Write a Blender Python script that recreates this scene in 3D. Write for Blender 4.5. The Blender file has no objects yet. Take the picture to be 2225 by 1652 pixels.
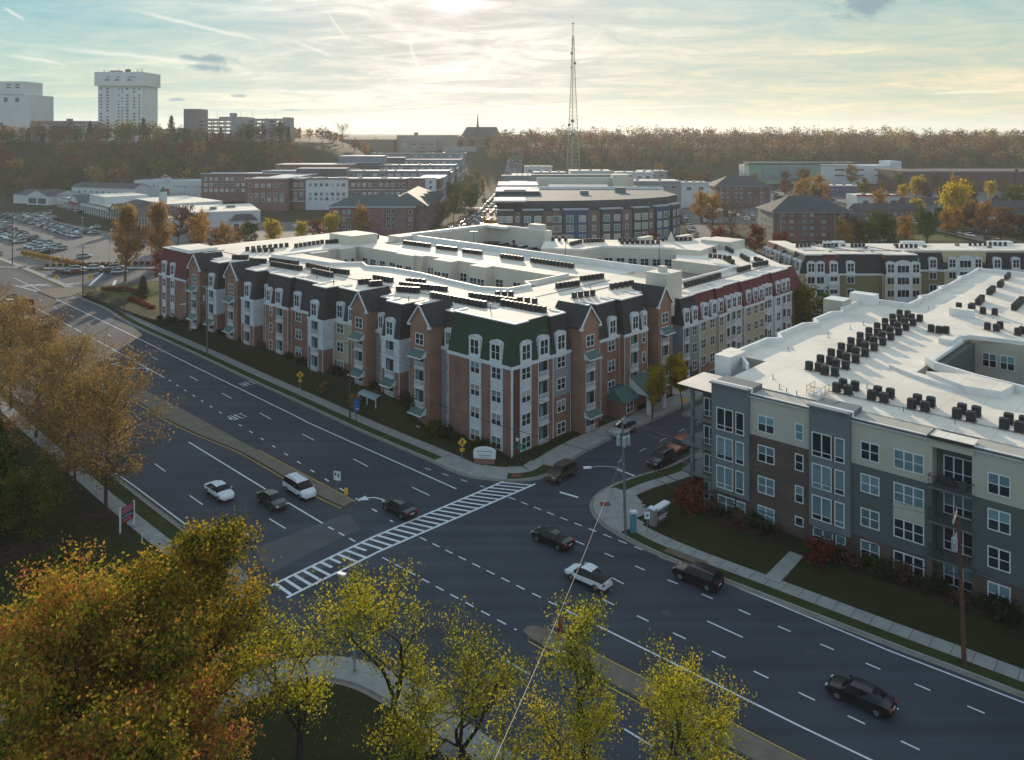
import bpy, math, random
from mathutils import Vector, Matrix
rnd = random.Random(7)
R = math.radians
scene = bpy.context.scene
COL = scene.collection
EYE = 43.5

# ------------------------------------------------------------------ materials
MATS = {}
def _node(nt, t, **k):
    n = nt.nodes.new(t)
    for a, v in k.items(): setattr(n, a, v)
    return n
def mat(name, col, rough=.8, var=.12, scale=1.0, metal=0., spec=.4, col2=None, bump=0., rand=0., detail=4., coat=0.):
    """one surface: base colour broken up by noise in object space, optional second colour"""
    if name in MATS: return MATS[name]
    m = bpy.data.materials.new(name); m.use_nodes = True; nt = m.node_tree
    b = nt.nodes['Principled BSDF']
    b.inputs['Roughness'].default_value = rough; b.inputs['Metallic'].default_value = metal
    b.inputs['Specular IOR Level'].default_value = spec
    b.inputs['Coat Weight'].default_value = coat
    c = Vector(col)
    c2 = Vector(col2) if col2 else c*(1-var)
    c1 = c if col2 else c*(1+var)
    if var or col2:
        tc = _node(nt, 'ShaderNodeTexCoord'); no = _node(nt, 'ShaderNodeTexNoise')
        no.inputs['Scale'].default_value = scale; no.inputs['Detail'].default_value = detail
        nt.links.new(tc.outputs['Object'], no.inputs['Vector'])
        r = _node(nt, 'ShaderNodeValToRGB')
        r.color_ramp.elements[0].position = .32; r.color_ramp.elements[1].position = .68
        r.color_ramp.elements[0].color = (*c2, 1); r.color_ramp.elements[1].color = (*c1, 1)
        nt.links.new(no.outputs['Fac'], r.inputs['Fac'])
        out = r.outputs['Color']
        if rand:
            oi = _node(nt, 'ShaderNodeObjectInfo'); hs = _node(nt, 'ShaderNodeHueSaturation')
            mp = _node(nt, 'ShaderNodeMapRange'); mp.inputs['To Min'].default_value = 1-rand; mp.inputs['To Max'].default_value = 1+rand
            nt.links.new(oi.outputs['Random'], mp.inputs['Value']); nt.links.new(mp.outputs[0], hs.inputs['Value'])
            nt.links.new(out, hs.inputs['Color']); out = hs.outputs['Color']
        nt.links.new(out, b.inputs['Base Color'])
        if bump:
            bp = _node(nt, 'ShaderNodeBump'); bp.inputs['Strength'].default_value = bump
            n2 = _node(nt, 'ShaderNodeTexNoise'); n2.inputs['Scale'].default_value = scale*12
            nt.links.new(tc.outputs['Object'], n2.inputs['Vector'])
            nt.links.new(n2.outputs['Fac'], bp.inputs['Height']); nt.links.new(bp.outputs[0], b.inputs['Normal'])
    else:
        b.inputs['Base Color'].default_value = (*c, 1)
    MATS[name] = m
    return m

def striped(name, colA, colB, axis, period, frac=.5, rough=.8, noise=.1, spec=.3):
    """siding / shingle courses / fence slats: bands along one object axis, with noise"""
    if name in MATS: return MATS[name]
    m = mat(name, colA, rough, noise, 1.5, spec=spec); nt = m.node_tree; b = nt.nodes['Principled BSDF']
    src = b.inputs['Base Color'].links[0].from_socket
    tc = _node(nt, 'ShaderNodeTexCoord'); sx = _node(nt, 'ShaderNodeSeparateXYZ')
    nt.links.new(tc.outputs['Object'], sx.inputs[0])
    d = _node(nt, 'ShaderNodeMath', operation='DIVIDE'); d.inputs[1].default_value = period
    f = _node(nt, 'ShaderNodeMath', operation='FRACT'); g = _node(nt, 'ShaderNodeMath', operation='LESS_THAN'); g.inputs[1].default_value = frac
    nt.links.new(sx.outputs[axis], d.inputs[0]); nt.links.new(d.outputs[0], f.inputs[0]); nt.links.new(f.outputs[0], g.inputs[0])
    mx = _node(nt, 'ShaderNodeMix', data_type='RGBA'); nt.links.new(g.outputs[0], mx.inputs[0])
    nt.links.new(src, mx.inputs[6]); mx.inputs[7].default_value = (*colB, 1)
    nt.links.new(mx.outputs[2], b.inputs['Base Color'])
    return m

def brickmat(name, c1, c2, mortar, rough=.9):
    """brick courses from object position (works on walls of any heading)"""
    if name in MATS: return MATS[name]
    m = bpy.data.materials.new(name); m.use_nodes = True; nt = m.node_tree; b = nt.nodes['Principled BSDF']
    b.inputs['Roughness'].default_value = rough; b.inputs['Specular IOR Level'].default_value = .25
    tc = _node(nt, 'ShaderNodeTexCoord'); sx = _node(nt, 'ShaderNodeSeparateXYZ'); nt.links.new(tc.outputs['Object'], sx.inputs[0])
    ad = _node(nt, 'ShaderNodeMath', operation='ADD'); nt.links.new(sx.outputs[0], ad.inputs[0]); nt.links.new(sx.outputs[1], ad.inputs[1])
    cx = _node(nt, 'ShaderNodeCombineXYZ'); nt.links.new(ad.outputs[0], cx.inputs[0]); nt.links.new(sx.outputs[2], cx.inputs[1])
    br = _node(nt, 'ShaderNodeTexBrick'); br.inputs['Scale'].default_value = 1
    br.inputs['Color1'].default_value = (*c1, 1); br.inputs['Color2'].default_value = (*c2, 1); br.inputs['Mortar'].default_value = (*mortar, 1)
    br.inputs['Brick Width'].default_value = .3; br.inputs['Row Height'].default_value = .11; br.inputs['Mortar Size'].default_value = .012
    nt.links.new(cx.outputs[0], br.inputs['Vector'])
    no = _node(nt, 'ShaderNodeTexNoise'); no.inputs['Scale'].default_value = .35; no.inputs['Detail'].default_value = 5
    nt.links.new(tc.outputs['Object'], no.inputs['Vector'])
    hs = _node(nt, 'ShaderNodeHueSaturation'); mp = _node(nt, 'ShaderNodeMapRange')
    mp.inputs['From Min'].default_value = .3; mp.inputs['From Max'].default_value = .7; mp.inputs['To Min'].default_value = .8; mp.inputs['To Max'].default_value = 1.2
    nt.links.new(no.outputs['Fac'], mp.inputs['Value']); nt.links.new(mp.outputs[0], hs.inputs['Value']); nt.links.new(br.outputs['Color'], hs.inputs['Color'])
    nt.links.new(hs.outputs['Color'], b.inputs['Base Color'])
    MATS[name] = m; return m

def glassmat(name, col, rough=.08, rand=.5):
    m = mat(name, col, rough, .25, .6, spec=.6, rand=rand); return m

def leafmat(name, cols, trans=.45):
    """leaves: colour differs per leaf (island) and per clump, light passes through"""
    if name in MATS: return MATS[name]
    m = bpy.data.materials.new(name); m.use_nodes = True; nt = m.node_tree
    for n in list(nt.nodes): nt.nodes.remove(n)
    out = _node(nt, 'ShaderNodeOutputMaterial')
    ge = _node(nt, 'ShaderNodeNewGeometry'); tc = _node(nt, 'ShaderNodeTexCoord'); oi = _node(nt, 'ShaderNodeObjectInfo')
    no = _node(nt, 'ShaderNodeTexNoise'); no.inputs['Scale'].default_value = .35; no.inputs['Detail'].default_value = 2
    nt.links.new(tc.outputs['Object'], no.inputs['Vector'])
    a = _node(nt, 'ShaderNodeMath', operation='MULTIPLY'); a.inputs[1].default_value = .7; nt.links.new(ge.outputs['Random Per Island'], a.inputs[0])
    b = _node(nt, 'ShaderNodeMath', operation='MULTIPLY_ADD'); b.inputs[1].default_value = 1.5; b.inputs[2].default_value = -.75
    nt.links.new(no.outputs['Fac'], b.inputs[0])
    c = _node(nt, 'ShaderNodeMath', operation='ADD'); nt.links.new(a.outputs[0], c.inputs[0]); nt.links.new(b.outputs[0], c.inputs[1])
    d = _node(nt, 'ShaderNodeMath', operation='MULTIPLY_ADD'); d.inputs[1].default_value = .35; nt.links.new(oi.outputs['Random'], d.inputs[0]); nt.links.new(c.outputs[0], d.inputs[2])
    r = _node(nt, 'ShaderNodeValToRGB'); e = r.color_ramp.elements
    e[0].position = 0; e[1].position = 1; e[0].color = (*cols[0], 1); e[1].color = (*cols[-1], 1)
    for i, k in enumerate(cols[1:-1]):
        x = e.new((i+1)/(len(cols)-1)); x.color = (*k, 1)
    nt.links.new(d.outputs[0], r.inputs['Fac'])
    df = _node(nt, 'ShaderNodeBsdfDiffuse'); tr = _node(nt, 'ShaderNodeBsdfTranslucent'); mx = _node(nt, 'ShaderNodeMixShader'); mx.inputs[0].default_value = trans
    nt.links.new(r.outputs[0], df.inputs[0]); nt.links.new(r.outputs[0], tr.inputs[0])
    nt.links.new(df.outputs[0], mx.inputs[1]); nt.links.new(tr.outputs[0], mx.inputs[2]); nt.links.new(mx.outputs[0], out.inputs[0])
    MATS[name] = m; return m

# ------------------------------------------------------------------ mesh building
class MB:
    """collects faces, then becomes ONE mesh object"""
    def __init__(s): s.v = []; s.f = []; s.m = []; s.mats = []
    def mi(s, m):
        if m not in s.mats: s.mats.append(m)
        return s.mats.index(m)
    def face(s, pts, m):
        n = len(s.v); s.v += [tuple(p) for p in pts]; s.f.append(tuple(range(n, n+len(pts)))); s.m.append(s.mi(m))
    def box(s, x0, x1, y0, y1, z0, z1, m, top=None, bottom=True):
        n = len(s.v); k = s.mi(m)
        s.v += [(x0,y0,z0),(x1,y0,z0),(x1,y1,z0),(x0,y1,z0),(x0,y0,z1),(x1,y0,z1),(x1,y1,z1),(x0,y1,z1)]
        F = [(0,1,5,4),(1,2,6,5),(2,3,7,6),(3,0,4,7)]
        for f in F: s.f.append(tuple(n+i for i in f)); s.m.append(k)
        s.f.append((n+4,n+5,n+6,n+7)); s.m.append(s.mi(top) if top else k)
        if bottom: s.f.append((n+3,n+2,n+1,n)); s.m.append(k)
    def frustum(s, a, b, z0, z1, m, top=None):
        """a=(x0,x1,y0,y1) at z0, b at z1"""
        n = len(s.v); k = s.mi(m)
        s.v += [(a[0],a[2],z0),(a[1],a[2],z0),(a[1],a[3],z0),(a[0],a[3],z0),(b[0],b[2],z1),(b[1],b[2],z1),(b[1],b[3],z1),(b[0],b[3],z1)]
        for f in [(0,1,5,4),(1,2,6,5),(2,3,7,6),(3,0,4,7)]: s.f.append(tuple(n+i for i in f)); s.m.append(k)
        s.f.append((n+4,n+5,n+6,n+7)); s.m.append(s.mi(top) if top else k)
    def prism(s, poly, z0, z1, m, top=None, zf=None):
        """poly CCW; zf(x,y) optional base height added"""
        n = len(s.v); c = len(poly); k = s.mi(m)
        h = [zf(x, y) if zf else 0 for x, y in poly]
        s.v += [(x,y,z0+h[i]) for i,(x,y) in enumerate(poly)] + [(x,y,z1+h[i]) for i,(x,y) in enumerate(poly)]
        for i in range(c):
            j = (i+1) % c; s.f.append((n+i,n+j,n+c+j,n+c+i)); s.m.append(k)
        s.f.append(tuple(range(n+c, n+2*c))); s.m.append(s.mi(top) if top else k)
    def tube(s, p0, p1, r0, r1, m, n=6, cap=True):
        p0 = Vector(p0); p1 = Vector(p1); d = p1-p0
        if d.length < 1e-6: return
        d.normalize(); u = d.orthogonal().normalized(); w = d.cross(u)
        b = len(s.v); k = s.mi(m)
        for p, r in ((p0, r0), (p1, r1)):
            for i in range(n):
                a = 2*math.pi*i/n; q = p + (u*math.cos(a)+w*math.sin(a))*r; s.v.append(tuple(q))
        for i in range(n):
            j = (i+1) % n; s.f.append((b+i,b+j,b+n+j,b+n+i)); s.m.append(k)
        if cap: s.f.append(tuple(range(b+n, b+2*n))); s.m.append(k); s.f.append(tuple(reversed(range(b, b+n)))); s.m.append(k)
    def path(s, pts, r, m, n=5):
        for i in range(len(pts)-1):
            ra = r[i] if isinstance(r, (list, tuple)) else r; rb = r[i+1] if isinstance(r, (list, tuple)) else r
            s.tube(pts[i], pts[i+1], ra, rb, m, n, cap=False)
    def bar(s, p0, p1, w, h, m):
        """horizontal-ish bar of width w, height h between two points"""
        p0 = Vector(p0); p1 = Vector(p1); d = p1-p0; t = Vector((-d.y, d.x, 0))
        t = t.normalized()*w/2 if t.length > 1e-6 else Vector((w/2,0,0)); u = Vector((0,0,h/2))
        n = len(s.v); k = s.mi(m)
        for p in (p0, p1):
            for a, b in ((-1,-1),(1,-1),(1,1),(-1,1)): s.v.append(tuple(p+t*a+u*b))
        for f in [(0,1,2,3),(7,6,5,4),(0,4,5,1),(1,5,6,2),(2,6,7,3),(3,7,4,0)]: s.f.append(tuple(n+i for i in f)); s.m.append(k)
    def add(s, other, M=None):
        n = len(s.v); mp = [s.mi(x) for x in other.mats]
        s.v += [tuple(M @ Vector(v)) for v in other.v] if M else other.v
        s.f += [tuple(i+n for i in f) for f in other.f]; s.m += [mp[i] for i in other.m]
    def mesh(s, name, smooth=False):
        me = bpy.data.meshes.new(name); me.from_pydata(s.v, [], s.f)
        for m in s.mats: me.materials.append(m)
        me.polygons.foreach_set('material_index', s.m)
        if smooth: me.polygons.foreach_set('use_smooth', [True]*len(s.f))
        me.update(); return me
    def build(s, name, parent=None, smooth=False, loc=None, rz=0):
        return put(name, s.mesh(name, smooth), parent, loc, rz)

def put(name, me, parent=None, loc=None, rz=0, M=None):
    o = bpy.data.objects.new(name, me); COL.objects.link(o)
    if parent: o.parent = parent
    if loc: o.location = loc
    if rz: o.rotation_euler = (0, 0, rz)
    if M: o.matrix_local = M
    return o
def tag(o, label=None, cat=None, group=None, kind=None):
    if label: o['label'] = label
    if cat: o['category'] = cat
    if group: o['group'] = group
    if kind: o['kind'] = kind
    return o
def empty(name, loc=(0,0,0), rz=0, label=None, cat=None, group=None):
    o = bpy.data.objects.new(name, None); o.empty_display_size = .5; COL.objects.link(o)
    o.location = loc; o.rotation_euler = (0,0,rz); return tag(o, label, cat, group)
def ordn(i):
    return '%d%s' % (i, 'th' if 10 <= i % 100 <= 20 else {1:'st',2:'nd',3:'rd'}.get(i % 10, 'th'))
def offset(pts, d):
    """polyline moved d to its left"""
    o = []
    for i, p in enumerate(pts):
        a = Vector(pts[max(0, i-1)]); b = Vector(pts[min(len(pts)-1, i+1)]); t = (b-a).normalized()
        o.append((p[0]-t.y*d, p[1]+t.x*d))
    return o
def band(mb, pts, d0, d1, z0, z1, m):
    """raised strip along a polyline between offsets d0<d1 (left positive)"""
    A = offset(pts, d0); B = offset(pts, d1)
    for i in range(len(pts)-1):
        mb.face([(*A[i],z1),(*A[i+1],z1),(*B[i+1],z1),(*B[i],z1)], m)
        mb.face([(*A[i],z0),(*A[i+1],z0),(*A[i+1],z1),(*A[i],z1)], m)
        mb.face([(*B[i+1],z0),(*B[i],z0),(*B[i],z1),(*B[i+1],z1)], m)
    for i, k in ((0, 1), (-1, -1)):
        q = [(*A[i],z0),(*A[i],z1),(*B[i],z1),(*B[i],z0)]; mb.face(q[::k], m)
def sstep(a, b, x):
    t = min(1, max(0, (x-a)/(b-a))); return t*t*(3-2*t)
def smooth_line(pts, n=4):
    """Catmull-Rom through the points"""
    P = [Vector(p) for p in pts]; P = [P[0]*2-P[1]]+P+[P[-1]*2-P[-2]]; o = []
    for i in range(1, len(P)-2):
        for k in range(n):
            t = k/n; a, b, c, d = P[i-1], P[i], P[i+1], P[i+2]
            o.append(tuple(.5*((2*b)+(c-a)*t+(2*a-5*b+4*c-d)*t*t+(3*b-a-3*c+d)*t**3)))
    o.append(tuple(P[-2])); return o

# ------------------------------------------------------------------ camera
cam = bpy.data.objects.new('camera', bpy.data.cameras.new('camera')); COL.objects.link(cam)
cam.location = (0, 0, EYE); cam.rotation_euler = (R(90), 0, 0)
cam.data.sensor_width = 36; cam.data.lens = 36*1750/2225; cam.data.shift_y = -(826-290)/2225
cam.data.clip_end = 20000; cam.data.clip_start = .5
scene.camera = cam
def pcam(p):
    """where a world point falls in the photograph, for ordering labels left to right"""
    return p[0]/max(p[1], 1)

# ------------------------------------------------------------------ light
SUN_AZ, SUN_EL = R(-4.2), R(10.3)
sun = bpy.data.objects.new('sun', bpy.data.lights.new('sun', 'SUN')); COL.objects.link(sun)
sd = Vector((math.sin(SUN_AZ)*math.cos(SUN_EL), math.cos(SUN_AZ)*math.cos(SUN_EL), math.sin(SUN_EL)))
sun.rotation_euler = sd.to_track_quat('Z', 'Y').to_euler()
sun.data.energy = 5.0; sun.data.angle = R(.9); sun.data.color = (1, .83, .62)
world = bpy.data.worlds.new('World'); scene.world = world; world.use_nodes = True
wn = world.node_tree; bg = wn.nodes['Background']; bg.inputs['Strength'].default_value = .1
sky = _node(wn, 'ShaderNodeTexSky', sky_type='NISHITA', sun_disc=False, sun_elevation=SUN_EL, sun_rotation=SUN_AZ, altitude=100)
sky.dust_density = 1.2; sky.ozone_density = 1.5
def M_(op, a, b=None, c=None):
    n = _node(wn, 'ShaderNodeMath', operation=op)
    for i, x in enumerate((a, b, c)):
        if x is None: continue
        if isinstance(x, (int, float)): n.inputs[i].default_value = x
        else: wn.links.new(x, n.inputs[i])
    return n.outputs[0]
def noise_(vec, scale, detail=5, rough=.55, dist=0.):
    n = _node(wn, 'ShaderNodeTexNoise'); n.inputs['Scale'].default_value = scale; n.inputs['Detail'].default_value = detail
    n.inputs['Roughness'].default_value = rough; n.inputs['Distortion'].default_value = dist
    wn.links.new(vec, n.inputs['Vector']); return n.outputs['Fac']
def ramp_(fac, stops):
    r = _node(wn, 'ShaderNodeValToRGB'); e = r.color_ramp.elements
    while len(e) > 1: e.remove(e[-1])
    e[0].position = stops[0][0]; e[0].color = (*stops[0][1], 1)
    for p, c in stops[1:]: x = e.new(p); x.color = (*c, 1)
    wn.links.new(fac, r.inputs['Fac']); return r.outputs['Color']
def mix_(f, a, b, mode='MIX'):
    n = _node(wn, 'ShaderNodeMix', data_type='RGBA', blend_type=mode)
    for i, x in ((0, f), (6, a), (7, b)):
        if isinstance(x, (int, float)): n.inputs[i].default_value = x
        elif isinstance(x, tuple): n.inputs[i].default_value = (*x, 1)
        else: wn.links.new(x, n.inputs[i])
    return n.outputs[2]
def vec_(x, y, z=0.):
    n = _node(wn, 'ShaderNodeCombineXYZ')
    for i, a in enumerate((x, y, z)):
        if isinstance(a, (int, float)): n.inputs[i].default_value = a
        else: wn.links.new(a, n.inputs[i])
    return n.outputs[0]
tcw = _node(wn, 'ShaderNodeTexCoord'); sep = _node(wn, 'ShaderNodeSeparateXYZ'); wn.links.new(tcw.outputs['Generated'], sep.inputs[0])
dx, dy, dz = sep.outputs
az = M_('ARCTAN2', dx, dy)                       # heading, 0 = +Y
el = M_('ARCSINE', M_('MINIMUM', M_('MAXIMUM', dz, -1.), 1.))   # height above the horizon
hz = M_('ADD', M_('MAXIMUM', dz, 0.), .09)
px_ = M_('DIVIDE', dx, hz); py_ = M_('DIVIDE', dy, hz)
P2 = vec_(M_('MULTIPLY', px_, .55), py_)
streak = noise_(P2, .55, 6, .6, .6)              # high thin cloud sheets
fine = noise_(vec_(M_('MULTIPLY', px_, 1.1), M_('MULTIPLY', py_, 1.3)), 1.7, 8, .66, 1.4)
cover = M_('ADD', M_('MULTIPLY', streak, .6), M_('MULTIPLY', fine, .4))
# brightness of the veil: strongest round the sun, warm and pale low down
dsun = _node(wn, 'ShaderNodeVectorMath', operation='DOT_PRODUCT'); wn.links.new(tcw.outputs['Generated'], dsun.inputs[0]); dsun.inputs[1].default_value = tuple(sd)
ang = M_('ARCCOSINE', M_('MINIMUM', dsun.outputs['Value'], 1.))
near = M_('POWER', 2.718, M_('MULTIPLY', M_('MULTIPLY', ang, ang), -20.))
core = M_('POWER', 2.718, M_('MULTIPLY', M_('MULTIPLY', ang, ang), -2200.))
low = ramp_(M_('DIVIDE', el, .19), [(0, (6.6, 6.2, 4.3)), (.28, (6.1, 6.0, 4.7)), (.65, (5.0, 5.7, 5.2)), (1, (4.2, 5.5, 5.6))])
left = ramp_(M_('MULTIPLY_ADD', az, .8, .5), [(.0, (.60, .86, .94)), (.12, (.68, .88, .94)), (.3, (.86, .95, .97)), (.42, (1.02, 1., 1.)), (.62, (1.02, .99, .94)), (.9, (.92, .93, .86))])
low = mix_(1., low, left, 'MULTIPLY')
cl = mix_(1., low, ramp_(cover, [(.36, (.62, .84, .97)), (.45, (.86, .95, 1.)), (.52, (1.05, 1.02, 1.)), (.62, (1.4, 1.22, 1.1))]), 'MULTIPLY')
cl = mix_(near, cl, ramp_(cover, [(.38, (4.9, 4.9, 4.7)), (.47, (6.2, 5.9, 5.4)), (.54, (8.6, 8., 7.2)), (.64, (11.5, 10.8, 9.8))]))
cl = mix_(core, cl, (30., 28., 25.))
def blob(a0, e0, ra, re, soft, colr, base, nz):
    """one small dark cloud, at heading a0 and height e0"""
    u = M_('DIVIDE', M_('SUBTRACT', az, a0), ra); v = M_('DIVIDE', M_('SUBTRACT', el, e0), re)
    d = M_('SQRT', M_('ADD', M_('MULTIPLY', u, u), M_('MULTIPLY', v, v)))
    d = M_('ADD', d, M_('MULTIPLY_ADD', nz, 2.4, -1.2))
    f = _node(wn, 'ShaderNodeMapRange', interpolation_type='SMOOTHSTEP'); f.inputs['From Min'].default_value = 1.; f.inputs['From Max'].default_value = 1.-soft
    wn.links.new(d, f.inputs['Value']); return mix_(f.outputs[0], base, colr)
AE = vec_(M_('MULTIPLY', az, 30.), M_('MULTIPLY', el, 60.)); nz = noise_(AE, 1.1, 5, .6)
for a0, e0, ra, re in [(-.362, .086, .042, .0065), (-.360, .0765, .030, .0085), (.416, .146, .042, .020), (-.393, .0385, .016, .0028), (-.327, .044, .012, .0026), (-.26, .028, .02, .002)]:
    cl = blob(a0, e0, ra, re, .8, (2.1, 3.2, 3.5), cl, nz)
def trail(a0, e0, a1, e1, w, colr, base, fade=.75):
    """condensation trail between two headings"""
    L = math.hypot(a1-a0, e1-e0); ux, uy = (a1-a0)/L, (e1-e0)/L
    s_ = M_('ADD', M_('MULTIPLY', M_('SUBTRACT', az, a0), ux), M_('MULTIPLY', M_('SUBTRACT', el, e0), uy))
    t_ = M_('ADD', M_('MULTIPLY', M_('SUBTRACT', az, a0), -uy), M_('MULTIPLY', M_('SUBTRACT', el, e0), ux))
    t_ = M_('ADD', t_, M_('MULTIPLY_ADD', nz, w*2.5, -w*1.25))
    g = M_('POWER', 2.718, M_('MULTIPLY', M_('MULTIPLY', t_, t_), -1/(w*w)))
    e_ = _node(wn, 'ShaderNodeMapRange', interpolation_type='SMOOTHSTEP'); e_.inputs['From Max'].default_value = L*.35; wn.links.new(s_, e_.inputs['Value'])
    f_ = _node(wn, 'ShaderNodeMapRange', interpolation_type='SMOOTHSTEP'); f_.inputs['From Max'].default_value = L*.35; wn.links.new(M_('SUBTRACT', L, s_), f_.inputs['Value'])
    return mix_(M_('MULTIPLY', M_('MULTIPLY', g, fade), M_('MULTIPLY', e_.outputs[0], f_.outputs[0])), base, colr)
def ae(px, py): a = math.atan((px-1112.5)/1750); return a, math.atan((290-py)/1750*math.cos(a))
for x0, y0, x1, y1, w in [(240, 10, 620, 100, .0022), (40, 95, 560, 150, .0026), (0, 118, 160, 142, .0022), (705, 20, 765, 100, .0014), (880, 60, 912, 165, .0022), (470, 195, 900, 205, .0022), (630, 85, 740, 130, .002),
                          (1045, 95, 1110, 125, .0016), (1130, 80, 1240, 130, .0014), (1255, 115, 1310, 70, .001), (780, 180, 960, 215, .0016), (0, 14, 60, 46, .0015), (1980, 205, 2240, 195, .0013), (1250, 238, 1600, 228, .0014)]:
    a0, e0 = ae(x0, y0); a1, e1 = ae(x1, y1); cl = trail(a0, e0, a1, e1, w, (8.8, 8.3, 7.4), cl, .5)
# overhead and behind the camera the open sky of the Sky Texture takes over
up = _node(wn, 'ShaderNodeMapRange', interpolation_type='SMOOTHSTEP'); up.inputs['From Min'].default_value = .17; up.inputs['From Max'].default_value = .75
wn.links.new(el, up.inputs['Value'])
back = _node(wn, 'ShaderNodeMapRange', interpolation_type='SMOOTHSTEP'); back.inputs['From Min'].default_value = .3; back.inputs['From Max'].default_value = -.6
wn.links.new(dy, back.inputs['Value'])
msk = M_('MULTIPLY', M_('SUBTRACT', 1., M_('MULTIPLY', up.outputs[0], .75)), M_('SUBTRACT', 1., M_('MULTIPLY', back.outputs[0], .6)))
skyc = mix_(1., sky.outputs[0], (2.9, 3.0, 3.1), 'MULTIPLY')
skyc = mix_(.45, skyc, mix_(1., (5.6, 5.7, 6.0), ramp_(cover, [(.36, (.7, .8, .95)), (.6, (1.25, 1.2, 1.15))]), 'MULTIPLY'))
wn.links.new(mix_(msk, skyc, cl), bg.inputs['Color'])
world.cycles.sampling_method = 'MANUAL'; world.cycles.sample_map_resolution = 1024
scene.view_settings.view_transform = 'Standard'; scene.view_settings.look = 'None'
scene.view_settings.exposure = .3; scene.view_settings.gamma = 1
scene.cycles.max_bounces = 6; scene.cycles.diffuse_bounces = 3; scene.cycles.glossy_bounces = 2; scene.cycles.transmission_bounces = 3; scene.cycles.transparent_max_bounces = 6
scene.cycles.caustics_reflective = False; scene.cycles.caustics_refractive = False

# ------------------------------------------------------------------ terrain
def hill(x, y):
    """height of the land: flat town, wooded hill on the left, rise behind"""
    a = 36*sstep(560, 700, y)*(1-sstep(-190, -70, x))
    b = 27*sstep(610, 900, y)*sstep(-210, -90, x)
    return max(a, b) - (0 if y > 0 else 0)

GRASS = mat('grass', (.020, .028, .010), 1, .3, .25, col2=(.034, .034, .013), spec=.1, bump=.3, detail=8)
GRASS2 = mat('verge_grass', (.05, .055, .018), 1, .3, .5, col2=(.028, .04, .012), spec=.1, bump=.3, detail=8)
ASPH = mat('asphalt', (.044, .050, .062), .82, .12, .12, col2=(.034, .040, .051), spec=.35, bump=.08, detail=8)
def wear_(m, ang, k=.22):
    nt = m.node_tree; b = nt.nodes['Principled BSDF']; src = b.inputs['Base Color'].links[0].from_socket
    tc = _node(nt, 'ShaderNodeTexCoord'); mp = _node(nt, 'ShaderNodeMapping'); mp.inputs['Rotation'].default_value = (0, 0, R(ang)); mp.inputs['Scale'].default_value = (.012, .75, 1)
    nt.links.new(tc.outputs['Object'], mp.inputs[0]); no = _node(nt, 'ShaderNodeTexNoise'); no.inputs['Scale'].default_value = 1; no.inputs['Detail'].default_value = 3; nt.links.new(mp.outputs[0], no.inputs['Vector'])
    n2 = _node(nt, 'ShaderNodeTexNoise'); n2.inputs['Scale'].default_value = .045; n2.inputs['Detail'].default_value = 4; nt.links.new(tc.outputs['Object'], n2.inputs['Vector'])
    ad = _node(nt, 'ShaderNodeMath', operation='ADD'); nt.links.new(no.outputs['Fac'], ad.inputs[0]); nt.links.new(n2.outputs['Fac'], ad.inputs[1])
    mr = _node(nt, 'ShaderNodeMapRange'); mr.inputs['From Min'].default_value = .75; mr.inputs['From Max'].default_value = 1.25; mr.inputs['To Min'].default_value = 1-k; mr.inputs['To Max'].default_value = 1+k; nt.links.new(ad.outputs[0], mr.inputs['Value'])
    hs = _node(nt, 'ShaderNodeHueSaturation'); nt.links.new(mr.outputs[0], hs.inputs['Value']); nt.links.new(src, hs.inputs['Color']); nt.links.new(hs.outputs[0], b.inputs['Base Color'])
wear_(ASPH, 43, .3)
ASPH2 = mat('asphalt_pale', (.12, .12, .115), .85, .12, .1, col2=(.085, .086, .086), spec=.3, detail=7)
CONC = mat('concrete', (.30, .30, .285), .9, .1, .8, col2=(.235, .235, .225), spec=.2, detail=6)
GUTT = mat('gutter_concrete', (.21, .19, .165), .9, .12, .8, spec=.2)
MED = mat('median_concrete', (.19, .165, .125), .95, .15, .9, col2=(.135, .12, .095), spec=.15, detail=7)
PWHITE = mat('paint_white', (.62, .64, .66), .7, .12, 3, spec=.3)
PYEL = mat('paint_yellow', (.45, .33, .06), .7, .15, 3, spec=.3)
MULCH = mat('mulch', (.05, .028, .018), 1, .3, 1., spec=.1)

def grid(name, xs, ys, zf, m, label):
    v = [(x, y, zf(x, y)) for y in ys for x in xs]; n = len(xs)
    f = [(j*n+i, j*n+i+1, (j+1)*n+i+1, (j+1)*n+i) for j in range(len(ys)-1) for i in range(n-1)]
    me = bpy.data.meshes.new(name); me.from_pydata(v, [], f); me.materials.append(m)
    me.polygons.foreach_set('use_smooth', [True]*len(f)); o = put(name, me)
    return tag(o, label, name.split('_')[-1], kind='structure')
xs = [-6000, -4000, -2500, -1400, -900] + list(range(-700, 701, 20)) + [900, 1400, 2500, 4000, 6000]
ys = [-600, -300, -100] + list(range(0, 1101, 20)) + [1300, 1700, 2500, 4000, 8000]
grid('ground', xs, ys, lambda x, y: hill(x, y)-.03, GRASS, 'dry autumn grass and soil under the whole town')

# ------------------------------------------------------------------ air
hm = bpy.data.materials.new('haze'); hm.use_nodes = True; hn = hm.node_tree
for n in list(hn.nodes): hn.nodes.remove(n)
ho = _node(hn, 'ShaderNodeOutputMaterial'); pv = _node(hn, 'ShaderNodeVolumePrincipled')
pv.inputs['Color'].default_value = (.86, .90, .96, 1); pv.inputs['Density'].default_value = .000105; pv.inputs['Anisotropy'].default_value = .35
hn.links.new(pv.outputs[0], ho.inputs['Volume'])
m = MB(); m.box(-6050, 6050, -650, 8050, -2, 150, hm); tag(m.build('haze'), 'thin pale autumn haze over the town', 'haze', kind='stuff')

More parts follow.
